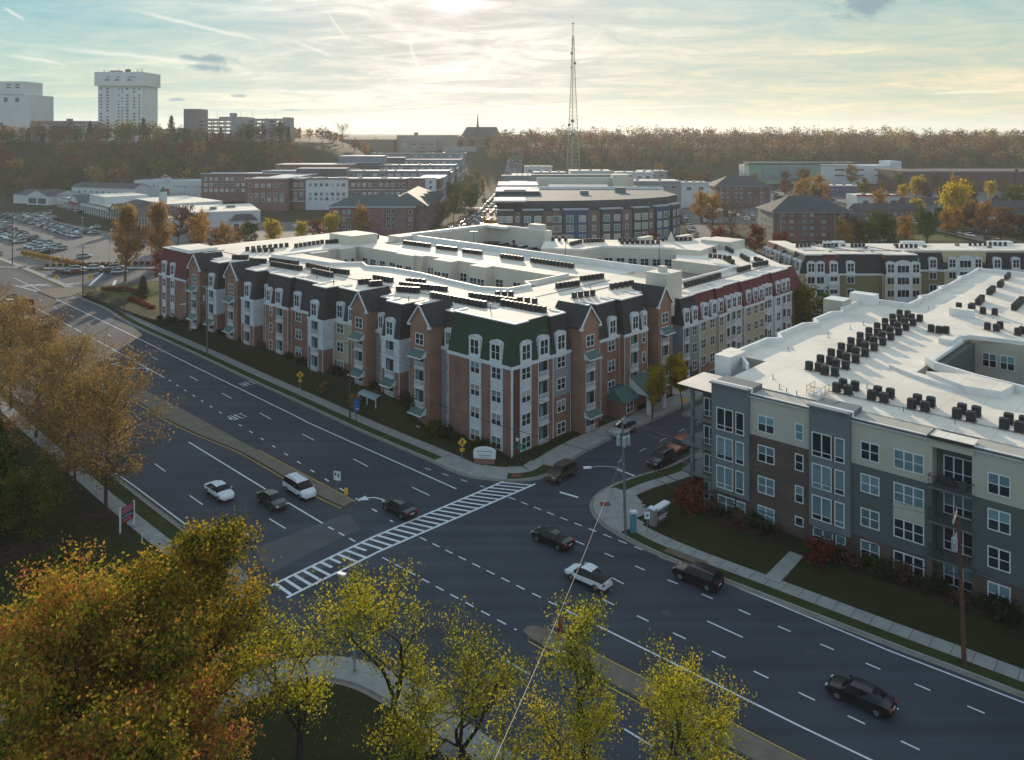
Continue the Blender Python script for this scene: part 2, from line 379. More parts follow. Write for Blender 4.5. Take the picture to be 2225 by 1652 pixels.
# ------------------------------------------------------------------ roads
F_ = [(-205,302),(-160,259),(-115.7,214.6),(-101,200.1),(-86.6,183.5),(-61.8,158.4),(-46.2,142.3),(-33.2,129.2),(-23.7,119.5),(-15.8,111.9),(-10.4,106.8),(-7.5,103.8),(-5.2,102.2),(-2.7,101.3),(0.2,100.9),(2.7,101.4),(4.6,102.9),(8.7,108.8),(13.9,114.8),(21.,122.),(40,142),(62,165.6),(90,195)]
N_ = [(-225,270),(-180,226),(-118.7,169),(-80,131),(-60,111.3),(-47.7,99.2),(-35.8,87.9),(-29,81.8),(-26.2,78.6),(-25.4,75.5),(-27.,72.),(-38,60),(-60,36)]
N2_ = [(-50,30),(-27,55.5),(-20.5,62),(-16.5,64.2),(-13,63.8),(-9.8,61.9),(-6.2,58.9),(10,44.6),(40,18)]
Rr_ = [(98,186),(70,156.5),(45,130.3),(23.8,108.),(19.2,104.),(15.4,101.6),(11.9,98.7),(10.1,96.1),(9.45,93.6),(9.8,91.),(10.9,88.6),(13.6,85.),(17.4,81.2),(22.6,76.8),(32.4,68.4),(39.9,62.1),(70,36),(110,0)]
F_s, N_s, N2_s, R_s = (smooth_line(p, 3) for p in (F_, N_, N2_, Rr_))
mb = MB()
mb.face([(x, y, .012) for x, y in F_s] + [(x, y, .012) for x, y in R_s] + [(60, -40, .012), (20, 10, .012)] + [(x, y, .012) for x, y in reversed(N2_s)] + [(x, y, .012) for x, y in reversed(N_s)], ASPH)
tag(mb.build('main_road'), 'wide dark asphalt road with six lanes crossing the picture', 'road', kind='structure')
# cross street on the left, streets and lots beyond
def sheet(name, poly, z, m, label, cat='road', sub=False):
    mb = MB(); mb.face([(x, y, z+(hill(x, y) if sub else 0)) for x, y in poly], m)
    return tag(mb.build(name), label, cat, kind='structure')
sheet('cross_road', [(-260,222),(-150,224),(-120,228),(-104,238),(-60,262),(-40,300),(-58,308),(-75,276),(-110,256),(-150,255),(-260,262)], .004, ASPH, 'grey cross street at the far left junction')
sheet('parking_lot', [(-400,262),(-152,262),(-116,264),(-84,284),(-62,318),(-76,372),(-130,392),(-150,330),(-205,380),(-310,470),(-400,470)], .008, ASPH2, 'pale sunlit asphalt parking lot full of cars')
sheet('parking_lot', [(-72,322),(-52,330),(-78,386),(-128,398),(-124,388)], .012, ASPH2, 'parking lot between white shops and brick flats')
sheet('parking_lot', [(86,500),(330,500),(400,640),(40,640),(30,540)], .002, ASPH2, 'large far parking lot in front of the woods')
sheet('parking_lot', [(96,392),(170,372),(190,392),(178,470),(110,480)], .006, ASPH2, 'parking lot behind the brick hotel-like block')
def ribbon(name, pts, w, m, label, lift=.05, step=12):
    mb = MB(); Q = []
    for i in range(len(pts)-1):
        a, b = Vector(pts[i]), Vector(pts[i+1]); n = max(1, int((b-a).length/step))
        Q += [tuple(a+(b-a)*k/n) for k in range(n)]
    Q.append(pts[-1]); A = offset(Q, w/2); B = offset(Q, -w/2)
    for i in range(len(Q)-1):
        q = [A[i], B[i], B[i+1], A[i+1]]; mb.face([(x, y, hill(x, y)+lift) for x, y in q], m)
    return tag(mb.build(name), label, 'road', kind='structure')
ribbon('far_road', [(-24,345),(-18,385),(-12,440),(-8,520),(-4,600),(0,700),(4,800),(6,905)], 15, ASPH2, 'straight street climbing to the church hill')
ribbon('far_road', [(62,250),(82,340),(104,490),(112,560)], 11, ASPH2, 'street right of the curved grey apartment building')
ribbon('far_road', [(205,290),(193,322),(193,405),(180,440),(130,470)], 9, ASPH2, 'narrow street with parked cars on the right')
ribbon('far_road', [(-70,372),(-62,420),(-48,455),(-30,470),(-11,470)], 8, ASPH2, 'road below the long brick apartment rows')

# kerbs, gutters, verges, pavements
kerb = MB(); gut = MB(); ver = MB(); walk = MB()
def edging(pts, side=1, gw=.45):
    s = side
    for lo, hi, z0, z1, m, mb_ in ((-gw, 0, .0, .024, GUTT, gut), (0, .17, 0, .15, CONC, kerb)):
        a, b = (lo, hi) if s > 0 else (-hi, -lo); band(mb_, pts, a, b, z0, z1, m)
edging(F_s[3:], -1) if False else None
# sides: the outside of the road is on the right of F, left of N (drawn far to near)
edging(F_s, 1); edging(N_s, -1); edging(N2_s, 1); edging(R_s, 1)
F_walk = F_s; 
band(ver, F_s[:31], .17, 1.55, 0, .13, GRASS2); band(walk, F_s[:31], 1.55, 3.3, 0, .14, CONC)
band(walk, F_s[30:37], .17, 3.3, 0, .142, CONC)
band(walk, F_s[36:42], .17, 3.6, 0, .144, CONC)
band(ver, F_s[41:50], .17, 1.9, 0, .13, GRASS2); band(walk, F_s[41:50], 1.9, 3.9, 0, .14, CONC)
band(walk, F_s[49:], .17, 3.6, 0, .142, CONC)
band(ver, N_s[:20], -1.9, -.17, 0, .13, GRASS2); band(walk, N_s[:20], -3.6, -1.9, 0, .14, CONC)
band(walk, N_s[19:28], -3.6, -.17, 0, .142, CONC); band(walk, N_s[27:], -2.2, -.17, 0, .14, CONC)
band(walk, N2_s[:6], .17, 2.0, 0, .14, CONC); band(walk, N2_s[5:19], .17, 2.6, 0, .142, CONC); band(walk, N2_s[18:], .17, 2.2, 0, .14, CONC)
band(walk, R_s[:10], .17, 2.4, 0, .14, CONC)
band(ver, R_s[9:19], .17, 1.9, 0, .13, GRASS2); band(walk, R_s[9:19], 1.9, 3.6, 0, .14, CONC)
band(walk, R_s[18:32], .17, 3.8, 0, .142, CONC)
band(ver, R_s[31:], .17, 1.5, 0, .13, GRASS2); band(walk, R_s[31:], 1.5, 3.3, 0, .14, CONC)
walk.prism([(9.6,95.9),(13.4,90.4),(16,92.4),(14.8,96.6),(12.6,98.6)], 0, .146, CONC)
# tactile plates
TACT = mat('tactile_red', (.16, .05, .04), .9, .15, 4)
for p in [(10.9,94.2),( .6,102.1)]: walk.box(p[0]-.6, p[0]+.6, p[1]-.5, p[1]+.5, .1, .156, TACT)
TACTY = mat('tactile_yellow', (.42, .28, .05), .9, .15, 4)
walk.prism([(27.6,129.6),(29.2,131.3),(28.4,132.1),(26.8,130.4)], .1, .158, TACTY)
# joints across the pavements
JOINT = mat('joint', (.09, .09, .085), 1, 0)
def joints(pts, d0, d1, n0, n1, step=1.6):
    A = offset(pts, d0); B = offset(pts, d1); acc = 0
    for i in range(n0, min(n1, len(pts)-1)):
        a0, a1, b0, b1 = Vector(A[i]), Vector(A[i+1]), Vector(B[i]), Vector(B[i+1]); L = (a1-a0).length
        while acc < L:
            t = acc/L; p = a0+(a1-a0)*t; q = b0+(b1-b0)*t; u = (a1-a0).normalized()*.03
            walk.face([(p.x-u.x,p.y-u.y,.1475),(p.x+u.x,p.y+u.y,.1475),(q.x+u.x,q.y+u.y,.1475),(q.x-u.x,q.y-u.y,.1475)], JOINT); acc += step
        acc -= L
joints(F_s, 1.55, 3.3, 8, 31); joints(R_s, 1.5, 3.3, 32, 52); joints(N_s, -1.9, -3.6, 8, 20)
STAIN = mat('drain_concrete', (.13, .10, .075), .95, .2, 2)
walk.face([(15.7,83.6,.151),(19.2,80.6,.151),(19.9,81.4,.151),(16.4,84.4,.151)], STAIN)
walk.face([(-35.9,89.6,.151),(-33.4,87.1,.151),(-34.2,86.5,.151),(-36.6,88.9,.151)], STAIN)
tag(kerb.build('kerb'), 'pale concrete kerb along every road edge', 'kerb', kind='structure')
tag(gut.build('gutter'), 'tan concrete gutter along the kerb', 'gutter', kind='structure')
tag(ver.build('verge'), 'strip of grass between kerb and pavement', 'verge', kind='structure')
tag(walk.build('pavement'), 'pale concrete pavement with cut joints', 'pavement', kind='structure')

# lawns
def berm(name, outer, inner, z_in, label, m=GRASS):
    """lawn from the pavement edge up to the building"""
    n = 9; v = []; f = []; rr = random.Random(3)
    for i in range(len(outer)):
        for k in range(n):
            t = k/(n-1); p = Vector(outer[i]).lerp(Vector(inner[i]), t)
            z = .10 + (z_in[i]-.10)*sstep(.05, .95, t) + (rr.uniform(-.05, .05) if 0 < k < n-1 else 0)
            v.append((p.x, p.y, z))
    for i in range(len(outer)-1):
        for k in range(n-1): f.append((i*n+k, i*n+k+1, (i+1)*n+k+1, (i+1)*n+k))
    me = bpy.data.meshes.new(name); me.from_pydata(v, [], f); me.materials.append(m)
    me.polygons.foreach_set('use_smooth', [True]*len(f))
    return tag(put(name, me), label, 'lawn', kind='structure')
U_L = Vector((-.729, .684)); U_R = Vector((.684, .729)); C0 = Vector((0, 108))
def ML(x, y): p = C0 + U_R*x + U_L*y; return (p.x, p.y)
ow = offset(F_s, 3.25)
io = [ow[i] for i in range(6, 43)]
def par(p): d = Vector(p)-C0; return d.dot(U_L)
inner = [ML(-1.9 if 20 < par(p) < 86 else (-1.2 if par(p) > 5 else -.6), max(1.5, par(p)+1.)) for p in io]
zin = [.3+3.1*sstep(13, 23, par(p))*(1-.75*sstep(88, 112, par(p))) for p in io]
berm('lawn', io, inner, zin, 'dark sloping lawn in front of the left facade')
berm_top = MB()
for i in range(len(inner)-1):
    a, b = inner[i], inner[i+1]; berm_top.face([(*a,zin[i]),(*b,zin[i+1]),(b[0]+U_R.x*4.5,b[1]+U_R.y*4.5,zin[i+1]),(a[0]+U_R.x*4.5,a[1]+U_R.y*4.5,zin[i])], GRASS)
tag(berm_top.build('lawn'), 'grass strip along the foot of the left facade', 'lawn', kind='structure')
io = [ow[i] for i in range(42, 62)]
def parR(p): d = Vector(p)-C0; return d.dot(U_R)
berm('lawn', io, [ML(max(2, parR(p)), 2) for p in io], [.25]*len(io), 'narrow lawn in front of the right facade')
orr = offset(R_s, 3.25)
B0 = Vector((23.2, 93)); U_S = Vector((.73, -.684)); V_S = Vector((.684, .73))
def RB(x, y): p = B0 + U_S*x + V_S*y; return (p.x, p.y)
pts = [orr[i] for i in range(9, 50)]
def inn(p):
    d = Vector(p)-B0; a, b = d.dot(U_S), d.dot(V_S); return RB(max(-3.5, a), 1.) if b < a+9 else RB(-3.5, max(1, b))
berm('lawn', pts, [inn(p) for p in pts], [.35]*len(pts), 'dark lawn round the modern right building')
sheet('lawn', [(-36.9,84.4),(-48.6,95.8),(-60,107.4),(-85,131.5),(-125,171),(-190,120),(-120,50),(-62,38),(-40.4,60.2),(-30,71.5),(-28.6,75.)], .09, GRASS, 'lawn with trees in the lower left corner', 'lawn')
sheet('lawn', [(-48,30),(-28.4,52.6),(-21.5,59.6),(-17,61.8),(-13.2,61.4),(-10.6,59.6),(30,22),(0,0),(-30,0)], .09, GRASS, 'lawn in the foreground below the small trees', 'lawn')
LITG = mat('sunlit_grass', (.085, .10, .022), 1, .3, .3, col2=(.06, .07, .02), spec=.1, detail=8)  # lit copy of the grass: sunlight put into a brighter base colour
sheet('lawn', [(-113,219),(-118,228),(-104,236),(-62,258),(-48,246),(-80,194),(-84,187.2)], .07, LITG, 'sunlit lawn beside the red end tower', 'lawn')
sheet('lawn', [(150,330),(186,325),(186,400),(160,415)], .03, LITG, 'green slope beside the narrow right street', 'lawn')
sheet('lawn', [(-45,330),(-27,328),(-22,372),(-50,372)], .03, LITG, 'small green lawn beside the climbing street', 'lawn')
p = MB(); p.prism([RB(10.9,-9.7), RB(12.4,-9.6), RB(12.05,-2.4), RB(11.4,-2.1), RB(10.6,-2.6)], .0, .26, CONC)
tag(p.build('path'), 'short concrete path from the pavement to the right building', 'path', kind='structure')
bx_ = MB()
for cx, cy, rx, ry in [(-50.5,83.2,3.6,2.6),(-46.8,91.5,2.4,1.4),(-62,100,3,2)]:
    bx_.face([(cx+rx*math.cos(a), cy+ry*math.sin(a), .115) for a in [i*math.pi/9 for i in range(18)]], MULCH)
for poly in ([ML(-1.6,2.2),ML(-1.6,14),ML(-.2,14),ML(-.2,2.2)], [RB(16,-.3),RB(16,-2.3),RB(34,-2.3),RB(34,-.3)], [RB(.5,-.3),RB(.5,-3),RB(8.5,-3),RB(8.5,-.3)]):
    bx_.face([(x,y,.42) for x,y in poly], MULCH)
tag(bx_.build('mulch_bed'), 'dark mulch beds round trees and walls', 'flower bed', kind='structure')

# traffic islands
isl = MB()
medU = smooth_line([(-175,238),(-130,197.5),(-95,165.3),(-75.4,147),(-62.2,136.1),(-48.7,123.6),(-38.5,113.7),(-28.3,104),(-21.8,97.9),(-18.7,94.9)], 3)
medL = smooth_line([(-177,234),(-132,193.8),(-97,162.2),(-77,143.8),(-63.5,133.1),(-53.4,123.2),(-45,116),(-37.3,110.1),(-28.9,102),(-23,96.4),(-19.6,93.6)], 3)
isl.prism(medU+list(reversed(medL)) if False else list(reversed(medU))+medL, 0, .17, MED)
nose = [(2.5,70.7),(1.5,71),(.9,70.4),(1.3,69.5)]
medR = [(1.6,69.2),(8.4,62.9),(16.6,55.8),(40,35.5)]; medR2 = [(42,37.5),(19.8,55.9),(11.5,63.2),(2.7,70.8)]
isl.prism([(1.6,69.2),(8.4,63.0),(16.6,55.9),(40,35.4),(42,37.4),(19.7,56),(11.5,63.1),(2.9,70.5),(2.1,70.9),(1.3,70.8),(.95,70.2)], 0, .17, MED)
isl.prism([(-130.5,221.5),(-119.8,211.6),(-117.4,214.4),(-119,224),(-121.5,227.5),(-129,226)], 0, .16, MED)
isl.prism([(-152,262),(-116,262),(-112,258.5),(-150,257.5)], 0, .15, CONC)
band(isl, [(-400,262),(-156,262)], -2, 0, 0, .14, CONC)
JOIN = JOINT
tag(isl.build('traffic_island'), 'tan concrete medians between the carriageways', 'traffic island', kind='structure')

# ------------------------------------------------------------------ road markings
mk = MB(); MZ = .022
def line(pts, w=.14, m=PWHITE, z=MZ):
    A = offset(pts, w/2); B = offset(pts, -w/2)
    for i in range(len(pts)-1): mk.face([(*A[i],z),(*B[i],z),(*B[i+1],z),(*A[i+1],z)], m)
def dashes(p0, p1, on, per, w=.14, off=0., m=PWHITE):
    a = Vector(p0); d = Vector(p1)-a; L = d.length; u = d/L; s = off
    while s < L:
        e = min(L, s+on); line([tuple(a+u*s), tuple(a+u*e)], w, m); s += per
line(smooth_line([(-150,242.5),(-130.3,222.7),(-118.6,210.4),(-87.5,179.2),(-60,151),(-33.7,124.3),(-29,119.5),(-6.8,98.5)], 3), .2)
line([(-117.3,199.3),(-90,172),(-61.9,143.4)], .2)
dashes((-60.5,142), (-13.3,90.1), 1.0, 3.66, .2)
for (a, b) in [((-57.8,144.3),(-55.2,141.6)),((-48.6,134.8),(-46,132.1)),((-39.2,125.2),(-36.7,122.6)),((-30.3,116.4),(-28,114.1)),((-21.2,107.6),(-18.8,105.1)),((-12.3,99),(-9.9,96.7))]:
    line([a, b], .16)
dashes((-68,154.6), (-125,212), 2.9, 12.6, .16); dashes((-70.5,148.2), (-118,195), 2.9, 12.6, .16)
line([(-75,137),(-45.5,113.4)] if False else [(-45.5,113.4),(-30,98.3),(-21.1,89.8)], .2)
dashes((-20.3,89), (-16.6,85.7), 1., 1.9, .2)
line([(-60.5,111.8),(-47.1,99.8),(-35.2,88.5)], .18)
for a, b in [((-38.7,96.7),(-36.2,94.3)),((-29.6,88.2),(-27.6,86.2)),((-27.4,90.9),(-24.9,88.6)),((-47,106),(-44.6,103.6)),((-36,99),(-33.8,96.8))]: line([a, b], .16)
# far side stub dashes before the crosswalk and after it
dashes((-11.3,104.6), (-3.4,99.), 1., 3.0, .15)
dashes((-.4,96.3), (14.2,83.6), 1.05, 1.95, .15)
line([(15.2,82.7),(21.1,77.6),(31.7,67.7),(39.1,61.5),(60,43.6)], .18)
dashes((6.8,85.9), (48,49.2), 1.15, 3.72, .15)
line([(9.7,78.9),(10.8,77.7)], .16); line([(17.4,71.8),(19.9,69.5)], .16); line([(26.7,63.1),(29.2,60.8)], .16); line([(36,54.5),(38.4,52.2)], .16)
dashes((8.5,75.1), (48,39.4), 1.25, 3.72, .15)
line([(5,73.4),(9.4,69.5),(21.1,59.1),(24.9,55.9),(50,34.5)], .18)
dashes((-9.9,86.7), (5,73.4), 1.05, 1.98, .15); dashes((-13.3,82.6), (.4,70.5), 1.05, 2.0, .15)
line([(-.4,66.4),(1.4,64.7)], .16); line([(8.2,58.8),(10,57.1)], .16)
def yl(p, z=MZ): line(p, .13, PYEL, z)
yl(offset(medL[9:], -.28)); yl(offset(medU[9:], .28)) if False else None
yl(offset([(-177,234),(-132,193.8),(-97,162.2),(-77,143.8)], -.3)); yl(offset(medU[19:], .3))
yl(offset([(1.6,69.2),(8.4,63),(16.6,55.9),(40,35.4)], -.3)); yl(offset([(2.9,70.5),(11.5,63.1),(19.7,56),(42,37.4)], .3))
# crosswalk: two long lines and bars
cu = [(-23.2,77.4),(-15.1,86.6),(-1.,100.7)]; clw = [(-21.1,75.4),(-13.9,83.7),(2.9,99.9)]
line(cu, .3); line(clw, .3)
n = 31
for i in range(n):
    t = (i+.5)/n
    def on(pl, t):
        L = [(Vector(pl[k+1])-Vector(pl[k])).length for k in range(len(pl)-1)]; s = t*sum(L)
        for k, l in enumerate(L):
            if s <= l: return Vector(pl[k]).lerp(Vector(pl[k+1]), s/l)
            s -= l
        return Vector(pl[-1])
    a, b = on(cu, t), on(clw, t); worn = i in (5, 6, 9)
    u = (on(cu, t+.002)-on(cu, t-.002)).normalized()*.17
    if worn: b = a.lerp(b, .6)
    mk.face([(a.x-u.x,a.y-u.y,MZ+.004),(a.x+u.x,a.y+u.y,MZ+.004),(b.x+u.x,b.y+u.y,MZ+.004),(b.x-u.x,b.y-u.y,MZ+.004)], PWHITE)
# far junction: crosswalk bars and stop line
for i in range(7):
    a = Vector((-141+2.1*i, 228.+.4*i)); mk.face([(a.x,a.y,MZ),(a.x+.7,a.y,MZ),(a.x+3.4,a.y+4.,MZ),(a.x+2.7,a.y+4.,MZ)], PWHITE)
line([(-120.7,230),(-128.2,253.5)], .8); line([(-113.4,229),(-117.2,238)], .7)
line([(-117.5,212.2),(-113.6,215.2),(-112.4,219.6),(-115.5,226)], .3)
line([(-143,231),(-128,219.6)], .35)
# side street line and stop bar
line([(5.8,97.6),(7.9,96.2)], .35); line([(13.6,104.3),(16.3,101.4)], .3)
dashes((14,106.5), (40,134), 1.6, 5, .12)
# turn arrows and words
def arrow(p, head, s=1., left=True):
    """left-turn arrow: shaft swinging to the driver's left with a triangle head"""
    u = Vector((math.cos(head), math.sin(head))); w = Vector((-u.y, u.x))*(1 if left else -1); p = Vector(p)
    P = [p, p+u*1.2*s+w*.05*s, p+u*2.1*s+w*.35*s, p+u*2.6*s+w*1.0*s]
    line([tuple(q) for q in P], .22*s)
    q = P[-1]; t = w*.95+u*.3; t.normalize(); b = Vector((-t.y, t.x))
    mk.face([(q.x+b.x*.62*s,q.y+b.y*.62*s,MZ),(q.x-b.x*.62*s,q.y-b.y*.62*s,MZ),(q.x+t.x*1.3*s,q.y+t.y*1.3*s,MZ)], PWHITE)
HD = math.atan2(.70, -.71)
arrow((-14.6,94.9), HD, 1.05); arrow((-57.6,149.6)[0:2] if False else (-66.5,147.8), HD, 1.2); arrow((-73.8,170.), HD, 1.1, False)
GL = {'O': [[(0,0),(1,0),(1,1),(0,1),(0,0)]], 'N': [[(0,0),(0,1),(1,0),(1,1)]], 'L': [[(0,1),(0,0),(1,0)]], 'Y': [[(0,1),(.5,.5),(1,1)],[(.5,.5),(.5,0)]]}
def word(txt, p, head, cw, ch, w=.13):
    u = Vector((math.cos(head), math.sin(head))); r = Vector((u.y, -u.x)); p = Vector(p); x = -(len(txt)*cw*1.35-.35*cw)/2
    for c in txt:
        for st in GL[c]: line([tuple(p+r*(x+a*cw)+u*(b*ch)) for a, b in st], w)
        x += cw*1.35
word('ONLY', (-41.3,122.9), HD, .42, 2.3); word('ONLY', (-45.2,139.2), HD, .42, 2.2)
tag(mk.build('road_marking'), 'white and yellow painted road markings', 'road markings', kind='structure')
# wear on the asphalt: sealed cracks, patches
wear = MB(); TAR = mat('tar', (.017, .018, .02), .6, .1, 2); PATCH = mat('patch', (.075, .077, .08), .85, .12, .5, detail=7); PATCH2 = mat('patch_dark', (.032, .036, .043), .8, .12, .5)
def crack(p0, p1, n=9, j=.35, w=.05, sd=1):
    r = random.Random(sd); P = [Vector(p0).lerp(Vector(p1), i/n) + Vector((r.uniform(-j, j), r.uniform(-j, j))) for i in range(n+1)]
    A = offset([tuple(q) for q in P], w); 
    for i in range(n): wear.face([(*A[i],.0165),(P[i].x,P[i].y,.0165),(P[i+1].x,P[i+1].y,.0165),(*A[i+1],.0165)], TAR)
crack((32.7,64.2),(26.5,59.8), sd=2); crack((27.6,66.6),(25.6,63.6), 6, .2, sd=3)
for a, b in [((-30,113),(-9,92)),((-50,134),(-33,117)),((12,82),(40,57.4)),((6,78.5),(45,44.)),((-35,94.5),(-22,82)),((-40,105),(-26,91)),((-80,165),(-55,139))]: crack(a, b, 14, .06, .035, sd=int(a[0])+60)
wear.face([(-27,84.5,.0158),(-18.7,92.3,.0158),(-16.7,88.6,.0158),(-24,79.6,.0158)], PATCH)
wear.face([(-22,79.3,.0162),(-14.2,88.3,.0162),(-13.2,87.2,.0162),(-21,78.,.0162)], PATCH)
wear.face([(13.5,105.5,.0158),(21,104,.0158),(62,150,.0158),(57,156,.0158)], PATCH2)
tag(wear.build('asphalt_wear'), 'tar seals and patches on the asphalt', 'road wear', kind='structure')

# ------------------------------------------------------------------ building materials
BRICK = brickmat('brick_red', (.24, .105, .075), (.20, .085, .062), (.24, .19, .165))
BRICKD = brickmat('brick_brown', (.105, .072, .06), (.085, .06, .052), (.10, .09, .085))
BRICKO = brickmat('brick_orange', (.27, .13, .085), (.23, .11, .07), (.26, .2, .17))
SIDW = striped('siding_white', (.56, .58, .60), (.42, .44, .47), 2, .18, .18)
SIDG = striped('siding_grey', (.24, .25, .26), (.18, .19, .2), 2, .18, .18)
SIDT = striped('siding_tan', (.40, .36, .26), (.31, .28, .2), 2, .18, .18)
SIDO = striped('siding_olive', (.17, .16, .08), (.13, .12, .06), 2, .18, .18)
SIDY = striped('siding_cream', (.46, .41, .27), (.36, .32, .2), 2, .18, .18)
SHG = striped('shingle_green', (.028, .052, .034), (.016, .032, .021), 2, .25, .12, .9)
SHD = striped('shingle_dark', (.040, .041, .043), (.026, .027, .029), 2, .25, .12, .9)
SHR = striped('shingle_red', (.13, .035, .038), (.08, .02, .024), 2, .25, .12, .9)
SHDG = striped('shingle_dark_green', (.03, .042, .04), (.02, .028, .027), 2, .25, .12, .9)
AWN = mat('awning_green', (.055, .115, .10), .6, .1, 2)
TRIM = mat('trim_white', (.60, .62, .64), .55, .06, 2)
CREAM = mat('stucco_cream', (.56, .53, .45), .9, .05, .3, spec=.2)
BEIGE = mat('panel_beige', (.43, .40, .34), .85, .05, .4, spec=.25)
GREYP = mat('panel_grey', (.135, .155, .165), .8, .06, .4, spec=.3)
WROOF = mat('roof_membrane', (.86, .77, .64), .8, .05, .12, col2=(.74, .66, .55), spec=.3, detail=8)
def seams(m, period=3.05):
    nt = m.node_tree; b = nt.nodes['Principled BSDF']; src = b.inputs['Base Color'].links[0].from_socket
    tc = _node(nt, 'ShaderNodeTexCoord'); sx = _node(nt, 'ShaderNodeSeparateXYZ'); nt.links.new(tc.outputs['Object'], sx.inputs[0])
    d = _node(nt, 'ShaderNodeMath', operation='DIVIDE'); d.inputs[1].default_value = period; f = _node(nt, 'ShaderNodeMath', operation='FRACT'); g = _node(nt, 'ShaderNodeMath', operation='LESS_THAN'); g.inputs[1].default_value = .035
    nt.links.new(sx.outputs[0], d.inputs[0]); nt.links.new(d.outputs[0], f.inputs[0]); nt.links.new(f.outputs[0], g.inputs[0])
    no = _node(nt, 'ShaderNodeTexNoise'); no.inputs['Scale'].default_value = .16; no.inputs['Detail'].default_value = 7; no.inputs['Roughness'].default_value = .65; nt.links.new(tc.outputs['Object'], no.inputs['Vector'])
    r = _node(nt, 'ShaderNodeMapRange'); r.inputs['From Min'].default_value = .52; r.inputs['From Max'].default_value = .72; r.inputs['To Max'].default_value = .45; nt.links.new(no.outputs['Fac'], r.inputs['Value'])
    m1 = _node(nt, 'ShaderNodeMix', data_type='RGBA'); nt.links.new(r.outputs[0], m1.inputs[0]); nt.links.new(src, m1.inputs[6]); m1.inputs[7].default_value = (.40,.34,.26,1)
    ml = _node(nt, 'ShaderNodeMath', operation='MULTIPLY'); ml.inputs[1].default_value = .28; nt.links.new(g.outputs[0], ml.inputs[0])
    m2 = _node(nt, 'ShaderNodeMix', data_type='RGBA'); nt.links.new(ml.outputs[0], m2.inputs[0]); nt.links.new(m1.outputs[2], m2.inputs[6]); m2.inputs[7].default_value = (.33,.32,.30,1); nt.links.new(m2.outputs[2], b.inputs['Base Color'])
seams(WROOF)
WPAR = mat('roof_parapet', (.70, .69, .67), .6, .06, .5)
DECK = mat('deck_concrete', (.20, .17, .14), .9, .15, .3, detail=7)
CAPM = mat('coping_metal', (.22, .24, .26), .45, .08, 1, metal=.5)
DARK = mat('opening_dark', (.022, .022, .026), .6, .4, 1.2, rand=.5)
GL = glassmat('glass_dark', (.016, .026, .034)); GLB = glassmat('glass_blind', (.11, .19, .21), .35, .4); GLW = glassmat('glass_curtain', (.25, .26, .24), .4, .4)
METD = mat('metal_dark', (.045, .05, .055), .5, .15, 2, metal=.4)
METG = mat('metal_grey', (.16, .18, .19), .5, .12, 2, metal=.5)

def turn(face, a, d, z):
    """matrix that sets a wall fitting (made facing -y, origin on the wall) on a wall of a building"""
    if face == 'S': return Matrix.Translation((a, d, z))
    if face == 'W': return Matrix.Translation((d, a, z)) @ Matrix.Rotation(R(-90), 4, 'Z')
    if face == 'E': return Matrix.Translation((d, a, z)) @ Matrix.Rotation(R(90), 4, 'Z')
    return Matrix.Translation((a, d, z)) @ Matrix.Rotation(R(face), 4, 'Z')
def fb(mb, face, a0, a1, d0, d1, z0, z1, m, top=None):
    if face == 'S': mb.box(a0, a1, d0, d1, z0, z1, m, top)
    else: mb.box(d0, d1, a0, a1, z0, z1, m, top)

LIB = {}
def fit_window(w, h, cols=2, up=GLB, lo=GL, frame=TRIM, t=.1, low=.5, head=0):
    """frame and panes of a window w x h; low = share of the height below the rail"""
    key = ('win', w, h, cols, up.name, lo.name, frame.name, t, low, head)
    if key in LIB: return LIB[key]
    f = MB(); g = MB(); x0 = -w/2
    f.box(x0, x0+t, -.07, .02, 0, h, frame); f.box(w/2-t, w/2, -.07, .02, 0, h, frame)
    f.box(x0+t, w/2-t, -.07, .02, 0, t, frame); f.box(x0+t, w/2-t, -.07, .02, h-t, h, frame)
    if head: f.box(x0-.12, w/2+.12, -.12, .02, h+.001, h+head, frame); f.box(x0-.08, w/2+.08, -.13, .02, -.1, -.001, frame)
    cw = (w-2*t)/cols
    for i in range(1, cols): f.box(x0+t+cw*i-.06, x0+t+cw*i+.06, -.066, .02, t, h-t, frame)
    zr = t+(h-2*t)*low
    if 0 < low < 1: f.box(x0+t, w/2-t, -.06, .018, zr-.035, zr+.035, frame)
    for i in range(cols):
        a, b = x0+t+cw*i+(.06 if i else 0), x0+t+cw*(i+1)-(.06 if i < cols-1 else 0)
        if 0 < low < 1:
            g.face([(a,-.02,t),(b,-.02,t),(b,-.02,zr-.035),(a,-.02,zr-.035)], lo); g.face([(a,-.022,zr+.035),(b,-.022,zr+.035),(b,-.022,h-t),(a,-.022,h-t)], up)
        else: g.face([(a,-.02,t),(b,-.02,t),(b,-.02,h-t),(a,-.02,h-t)], up)
    LIB[key] = (f, g); return LIB[key]
